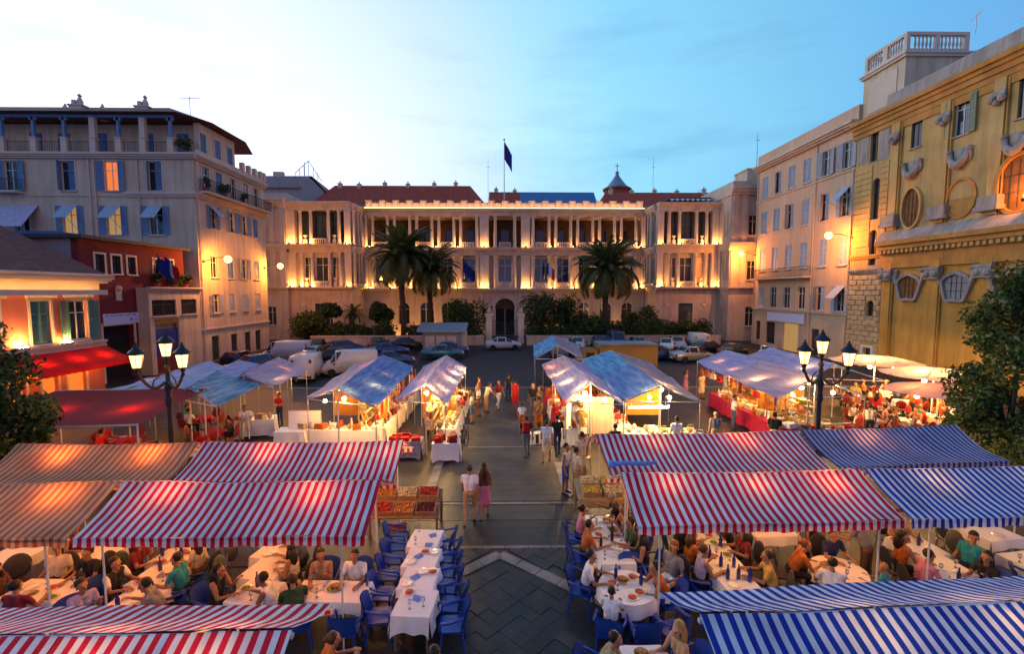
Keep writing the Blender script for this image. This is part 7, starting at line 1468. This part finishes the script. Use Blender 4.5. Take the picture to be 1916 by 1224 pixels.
w_ = thing('display_board', 'white upright display board on the table left of the blue stall', 'board', (-8.6, 19.5, .81), RD(3)); build(MB().box(-.65,.65,-.02,.02,0,.75), 'panel', M['cloth_white'], w_); build(MB().box(-.68,-.655,-.03,.03,0,.78).box(.655,.68,-.03,.03,0,.78).box(-.655,.655,-.03,.03,.753,.78), 'frame', M['metal_white'], w_); build(MB().box(.3,.42,-.03,-.022,.08,.25), 'card', M['sign_blue'], w_)
for x, y, wd, a, lab, mt in ((-4.0,18.3,1.25,0,'red goods table at the left front of the mauve stall','tarp_grey'), (-2.35,18.0,1.05,2,'white draped red goods table at the aisle corner of the mauve stall','cloth_white')):
    tb = dtable(lab, x, y, wd, .7, a, mt, .72); goods(tb, 'the ' + ('left front' if x < -3 else 'aisle corner') + ' mauve stall table', ['handbag','folded_cloth','handbag'], ['c_red','c_maroon','c_red','c_orange'], 8, int(-x*9))
for k, (y, kinds, mats) in enumerate(((20.2,['table_lamp','jar','figurine'],['c_cream','c_yellow','wood_pale']),(22.2,['picture_frame','wicker_basket','handbag'],['wood_pale','c_tan','c_orange']),(24.2,['jar','carton','figurine'],['c_white','c_cream','c_red']),(26.2,['handbag','folded_cloth'],['c_orange','c_brown','c_cream']))):
    nm = ['first','second','third','last'][k]
    tb = dtable('%s cream goods table along the aisle side of the mauve stall' % nm, -2.55-.0*k, y, 1.7, .8, 90, 'cloth_white', .78); goods(tb, '%s mauve stall aisle table' % nm, kinds, mats, 12, 30+k, .9, 1.5)
    tb = dtable('%s red goods table along the aisle side of the pink stall' % nm, 2.75, y, 1.7, .75, 90, 'cloth_red' if k % 2 else 'cloth_white', .78); goods(tb, '%s pink stall aisle table' % nm, kinds[::-1], ['c_red','c_orange','c_cream','c_maroon'], 12, 60+k, .9, 1.5)
    tb = dtable('%s goods table on the left side of the blue stall' % nm, -5.55, y+.3, 1.7, .7, 90, 'cloth_white', .78); goods(tb, '%s blue stall side table' % nm, kinds, WARM, 8, 90+k)
    tb = dtable('%s goods table between the pink and bright blue stalls' % nm, 5.2, y+.5, 1.7, .75, 90, 'cloth_white', .78); goods(tb, '%s table between the right stalls' % nm, kinds, WARM, 8, 120+k)
for k, y in enumerate((19.9, 21.7, 23.5, 25.3)):
    nm = ['first','second','third','last'][k]
    tb = dtable('%s red draped table along the left side of the lavender stall' % nm, 12.15+.05*k, y, 1.75, .85, 90, 'cloth_red', .82); goods(tb, 'the %s red draped table' % nm, ['jar','carton','figurine','wicker_basket'], ['c_cream','c_white','c_yellow','c_orange'], 10, 150+k)
tb = dtable('wide white table of pale goods in front of the bright blue stall', 6.5, 18.6, 3.0, 1.5, 0, 'cloth_white', .8); goods(tb, 'the bright blue stall front table', ['figurine','jar','folded_cloth','wicker_basket'], ['c_cream','c_white','c_yellow','wood_pale'], 28, 170, .7, 1.2)
tb = dtable('goods table at the front of the lavender stall', 13.6, 19.0, 2.2, .8, 0, 'tarp_grey', .85); goods(tb, 'lavender stall front table', ['handbag','jar','wicker_basket'], WARM, 10, 180)
tb = dtable('small white table behind the pinkish white stall', -11.6, 21.2, 1.6, .8, 15, 'cloth_white', .8); goods(tb, 'pinkish white stall table', ['jar','carton'], WARM, 6, 190)
for k, y in enumerate((19.6, 21.6, 23.6, 25.6)):
    nm = ['first','second','third','last'][k]; B1 = ['c_cream','c_white','c_yellow','wood_pale','c_orange']; B2 = ['c_red','c_orange','c_cream','c_maroon','c_yellow']
    rack('%s mauve stall rack' % nm, -3.15, y, 1.6, 90, ['jar','picture_frame','table_lamp','figurine','carton'], B1, 300+k); rack('%s pink stall rack' % nm, 3.35, y+.3, 1.5, 90, ['handbag','picture_frame','folded_cloth','jar'], B2, 320+k)
    rack('%s lavender stall rack' % nm, 13.1, y+.3, 1.6, 90, ['jar','table_lamp','carton','wicker_basket'], B1, 340+k)
    if k < 3: rack('%s blue stall rack' % nm, -6.3, y+1.2, 1.5, 90, ['carton','picture_frame','jar'], B1, 360+k)
# backdrops and hangings inside the stalls
for x, y, wd, z0, z1, rz, mt, lab in ((3.15,20.0,1.15,.35,2.1,0,'cloth_white','left white lit panel at the front of the pink stall'), (4.3,19.9,.85,.35,2.0,0,'umbrella_cream','right cream lit panel at the front of the pink stall'), (2.62,18.7,1.0,1.05,2.0,70,'cloth_white','white lit side panel on the aisle corner of the pink stall'), (-7.3,21.6,1.6,.8,2.1,0,'cloth_orange','yellow orange cloth hung at the back of the blue stall'), (-5.7,21.0,.5,.5,2.0,0,'cloth_orange','narrow orange cloth hung on a pole of the blue stall'), (-3.3,22.5,1.6,.4,2.2,0,'cloth_orange','orange cloth backdrop inside the mauve stall'), (6.6,21.5,1.6,.8,2.2,0,'cloth_orange','yellow cloth hung inside the bright blue stall'), (13.5,22,2.2,.9,2.2,0,'cloth_orange','orange cloth hung inside the lavender stall'), (14.6,19.35,1.1,.1,.95,4,'tarp_grey','grey lilac panel at the front of the lavender stall'), (3.6,24,1.8,.4,2.2,0,'cloth_orange','orange backdrop deep inside the pink stall')):
    t = thing('hanging_panel', lab, 'panel', (x, y, 0), RD(rz)); build(MB().grid(lambda u, v: (-wd/2+wd*u, .03*math.sin(14*u)*(1-v*.5), z1-(z1-z0)*v), 16, 4), 'fabric', M[mt], t, smooth=True, fix=False); build(MB().tube([(-wd/2-.05,0,z1+.02),(wd/2+.05,0,z1+.02)], .02, 6).tube([(-wd/2-.04,0,0),(-wd/2-.04,0,z1+.02)], .02, 6).tube([(wd/2+.04,0,0),(wd/2+.04,0,z1+.02)], .02, 6), 'rail', M['metal_white'], t)
r = random.Random(77); sm = {m_: cache(('gm','scarf',m_), lambda: good('scarf').mesh('scarf', M[m_], True, False)) for m_ in ('c_red','c_orange','c_cream','c_maroon','c_yellow')}
hm = {m_: cache(('gm','handbag',m_), lambda: good('handbag').mesh('handbag', M[m_])) for m_ in ('c_red','c_brown','c_cream','c_orange','c_black')}
for st, x, y0, y1 in (('mauve stall aisle rail', -2.5, 18.8, 26.2), ('pink stall aisle rail', 2.55, 18.9, 26.6), ('blue stall right rail', -5.2, 18.4, 26.4), ('lavender stall left rail', 11.75, 19.5, 27.0)):
    n = 11
    for k in range(n):
        y = y0 + (y1-y0)*k/(n-1)
        if r.random() < .5: m_ = r.choice(list(sm)); tag(put('scarf', sm[m_], None, (x, y, 2.18), RD(90), r.uniform(.5,.8)), '%s scarf hanging %s from the near end of the %s' % (MATN[m_], ORD[k], st), 'scarf', 'scarves and bags on the %s' % st)
        else: m_ = r.choice(list(hm)); tag(put('handbag', hm[m_], None, (x, y, 1.75), RD(90+r.uniform(-20,20)), r.uniform(.9,1.3)), '%s handbag hanging %s from the near end of the %s' % (MATN[m_], ORD[k], st), 'bag', 'scarves and bags on the %s' % st)
# fruit stand left of the aisle, pale produce stand right of it
def crate(label, x, y, z, rz, tilt, mt, seed, grp):
    t = thing('crate', label, 'crate', (x, y, z), RD(rz), grp); t.rotation_euler = (RD(tilt), 0, RD(rz)); wd, dp, h = .52, .36, .15
    build(MB().box(-wd/2,wd/2,-dp/2,dp/2,0,.012), 'base', M['wood_pale'], t)
    for k in range(2):
        for s in (-1, 1):
            put('slat', cache('slx', lambda: MB().box(-.26,.26,-.006,.006,0,.055).mesh('slat', M['wood_pale'])), t, (0, s*dp/2, .02+.07*k)); put('slat', cache('sly', lambda: MB().box(-.006,.006,-.17,.17,0,.055).mesh('slat', M['wood_pale'])), t, (s*wd/2, 0, .02+.07*k))
    r = random.Random(seed); m = MB()
    for i in range(8):
        for j in range(5): m.ball((-.22+.063*i+r.uniform(-.01,.01), -.14+.07*j+r.uniform(-.01,.01), .11+r.uniform(0,.05)), .036*r.uniform(.8,1.15), 6)
    tag(build(m, 'fruit', M[mt], t, smooth=True, fix=False), kind='stuff')
mk('fruit_red', (.40,.03,.02), .35, .4, 6); mk('fruit_orange', (.55,.20,.03), .4, .3, 6); mk('fruit_dark', (.10,.02,.03), .3, .4, 6); mk('fruit_pale', (.60,.48,.26), .5, .25, 9); mk('fruit_yellow', (.58,.40,.06), .4, .3, 6)
t = thing('fruit_stand', 'stepped wooden fruit stand at the canopy corner left of the aisle', 'stand', (-2.75, 12.5, 0))
for k in range(2): build(MB().add([(-.95,-.55+.5*k,.62+.22*k),(.95,-.55+.5*k,.62+.22*k),(.95,-.1+.5*k,.80+.22*k),(-.95,-.1+.5*k,.80+.22*k),(-.95,-.55+.5*k,.59+.22*k),(.95,-.55+.5*k,.59+.22*k),(.95,-.1+.5*k,.77+.22*k),(-.95,-.1+.5*k,.77+.22*k)], [(0,1,2,3),(7,6,5,4),(0,4,5,1),(1,5,6,2),(2,6,7,3),(3,7,4,0)]), 'shelf', M['wood'], t)
for sx in (-.9, .9):
    for yy, zz in ((-.5,.6),(.4,1.0)): build(MB().bar((sx,yy,0),(sx,yy,zz),.06), 'leg', M['wood'], t)
for k in range(3):
    for q in range(2):
        c = [['fruit_red','fruit_orange','fruit_dark'],['fruit_orange','fruit_pale','fruit_red']][q][k]; nm = {'fruit_red':'red','fruit_orange':'orange','fruit_dark':'dark','fruit_pale':'pale'}[c]
        crate('crate of %s fruit, %s on the %s shelf of the fruit stand' % (nm, ['left','middle','aisle end'][k], ['lower','upper'][q]), -3.33+.58*k, 12.2+.5*q, .70+.22*q, 0, 21, c, k*7+q, 'crates on the fruit stand')
crate('crate of red fruit on the ground under the fruit stand', -3.0, 12.35, .03, 5, 0, 'fruit_red', 40, None); crate('crate of orange fruit beside the fruit stand', -3.75, 12.3, .55, 4, 15, 'fruit_orange', 41, None)
t = thing('produce_stand', 'pale wooden produce stand at the canopy corner right of the aisle', 'stand', (2.85, 13.2, 0)); build(MB().add([(-.75,-.5,.75),(.75,-.5,.75),(.75,.5,.95),(-.75,.5,.95),(-.75,-.5,.70),(.75,-.5,.70),(.75,.5,.9),(-.75,.5,.9)], [(0,1,2,3),(7,6,5,4),(0,4,5,1),(1,5,6,2),(2,6,7,3),(3,7,4,0)]), 'shelf', M['wood_pale'], t)
for sx in (-.7, .7):
    for yy in (-.42, .42): build(MB().bar((sx,yy,0),(sx,yy,.72),.08), 'leg', M['wood_pale'], t)
build(MB().box(-.74,.74,-.52,-.5,.5,.72), 'front_board', M['wood_pale'], t)
for k in range(2):
    for q in range(2): crate('crate of pale %s produce, %s %s on the produce stand' % (['yellow','cream'][(k+q) % 2], ['left','right'][k], ['front','back'][q]), 2.52+.6*k, 12.95+.45*q, .82+.09*q, 0, 11, ['fruit_yellow','fruit_pale'][(k+q) % 2], 50+k*2+q, 'crates on the produce stand')
for x, y, sx, lab in ((2.9,17.4,.8,'first'),(-2.7,17.2,.7,'second')): pass
t = thing('rucksack', 'red rucksack on the back of the man in black', 'rucksack', (.84, 17.93, 1.12), RD(10)); build(MB().box(-.14,.14,-.09,.07,0,.38).box(-.12,.12,-.13,-.093,.03,.2), 'bag', M['c_red'], t); build(MB().tube([(-.09,.07,.36),(-.09,.12,.30),(-.09,.10,.05)], .015, 5), 'strap', M['c_black'], t); build(MB().tube([(.09,.07,.36),(.09,.12,.30),(.09,.10,.05)], .015, 5), 'strap', M['c_black'], t)
t = thing('shopping_bag', 'white and black shopping bag standing in the aisle by the pink stall', 'bag', (1.35, 19.8, .0), RD(20)); build(MB().prism([(-.3,0),(.3,0),(.34,.5),(-.34,.5)], -.16, .16), 'bag', M['c_white'], t); build(MB().box(-.07,.07,-.165,-.161,.05,.45), 'stripe', M['c_black'], t); build(MB().tube([(-.12,0,.49),(-.08,0,.66),(.08,0,.66),(.12,0,.49)], .015, 5), 'handle', M['c_black'], t)
t = thing('stool', 'small round wooden stool in front of the red canopy corner', 'stool', (3.05, 16.9, 0)); build(MB().lathe([(.2,.42),(.2,.46)], 14), 'seat', M['wood_pale'], t)
for k in range(3): a = k*2.1; build(MB().bar((.12*math.cos(a),.12*math.sin(a),.42),(.2*math.cos(a),.2*math.sin(a),0),.03), 'leg', M['wood_pale'], t)
t = thing('pushed_bicycle', 'dark bicycle leaning at the aisle end of the mauve stall', 'bicycle', (-1.75, 18.9, 0), RD(80))
for x in (-.5, .5):
    m = MB(); m.tube([(x+.32*math.cos(a*math.pi/12), 0, .34+.32*math.sin(a*math.pi/12)) for a in range(25)], .022, 5, cap=False); wv = build(m, 'wheel', M['tyre'], t); sm_ = MB()
    for a in range(8): sm_.bar((x,0,.34),(x+.31*math.cos(a*.785),0,.34+.31*math.sin(a*.785)),.008)
    put('spokes', sm_.mesh('spokes', M['steel']), wv)
build(MB().tube([(-.5,0,.34),(-.15,0,.80),(.38,0,.82),(.5,0,.34)], .022, 6).tube([(-.5,0,.34),(.0,0,.30),(-.15,0,.80)], .02, 6).tube([(.0,0,.30),(.38,0,.82)], .022, 6), 'frame', M['dark_paint'], t); build(MB().box(-.28,-.02,-.06,.06,.88,.93).bar((-.15,0,.80),(-.15,0,.88),.03), 'saddle', M['c_black'], t); build(MB().tube([(.30,-.25,.98),(.42,-.1,.98),(.42,.1,.98),(.30,.25,.98)], .016, 6).bar((.38,0,.82),(.42,0,.98),.03), 'handlebar', M['steel'], t)
# small lamps over the stall fronts
for x, y, z, lab in ((5.9, 18.5, 1.95, 'long tube light over the wide white table before the bright blue stall'),):
    t = thing('tube_lamp', lab, 'lamp', (x, y, z)); build(MB().box(-.85,.85,-.05,.05,0,.05).bar((-.7,0,.05),(-.7,0,.45),.02).bar((.7,0,.05),(.7,0,.45),.02), 'housing', M['metal_white'], t); build(MB().box(-.82,.82,-.035,.035,-.035,-.003), 'tube', M['tube_light'], t)
for p in PROTO.values():
    if p['label'] == 'prototype': bpy.data.objects.remove(p)
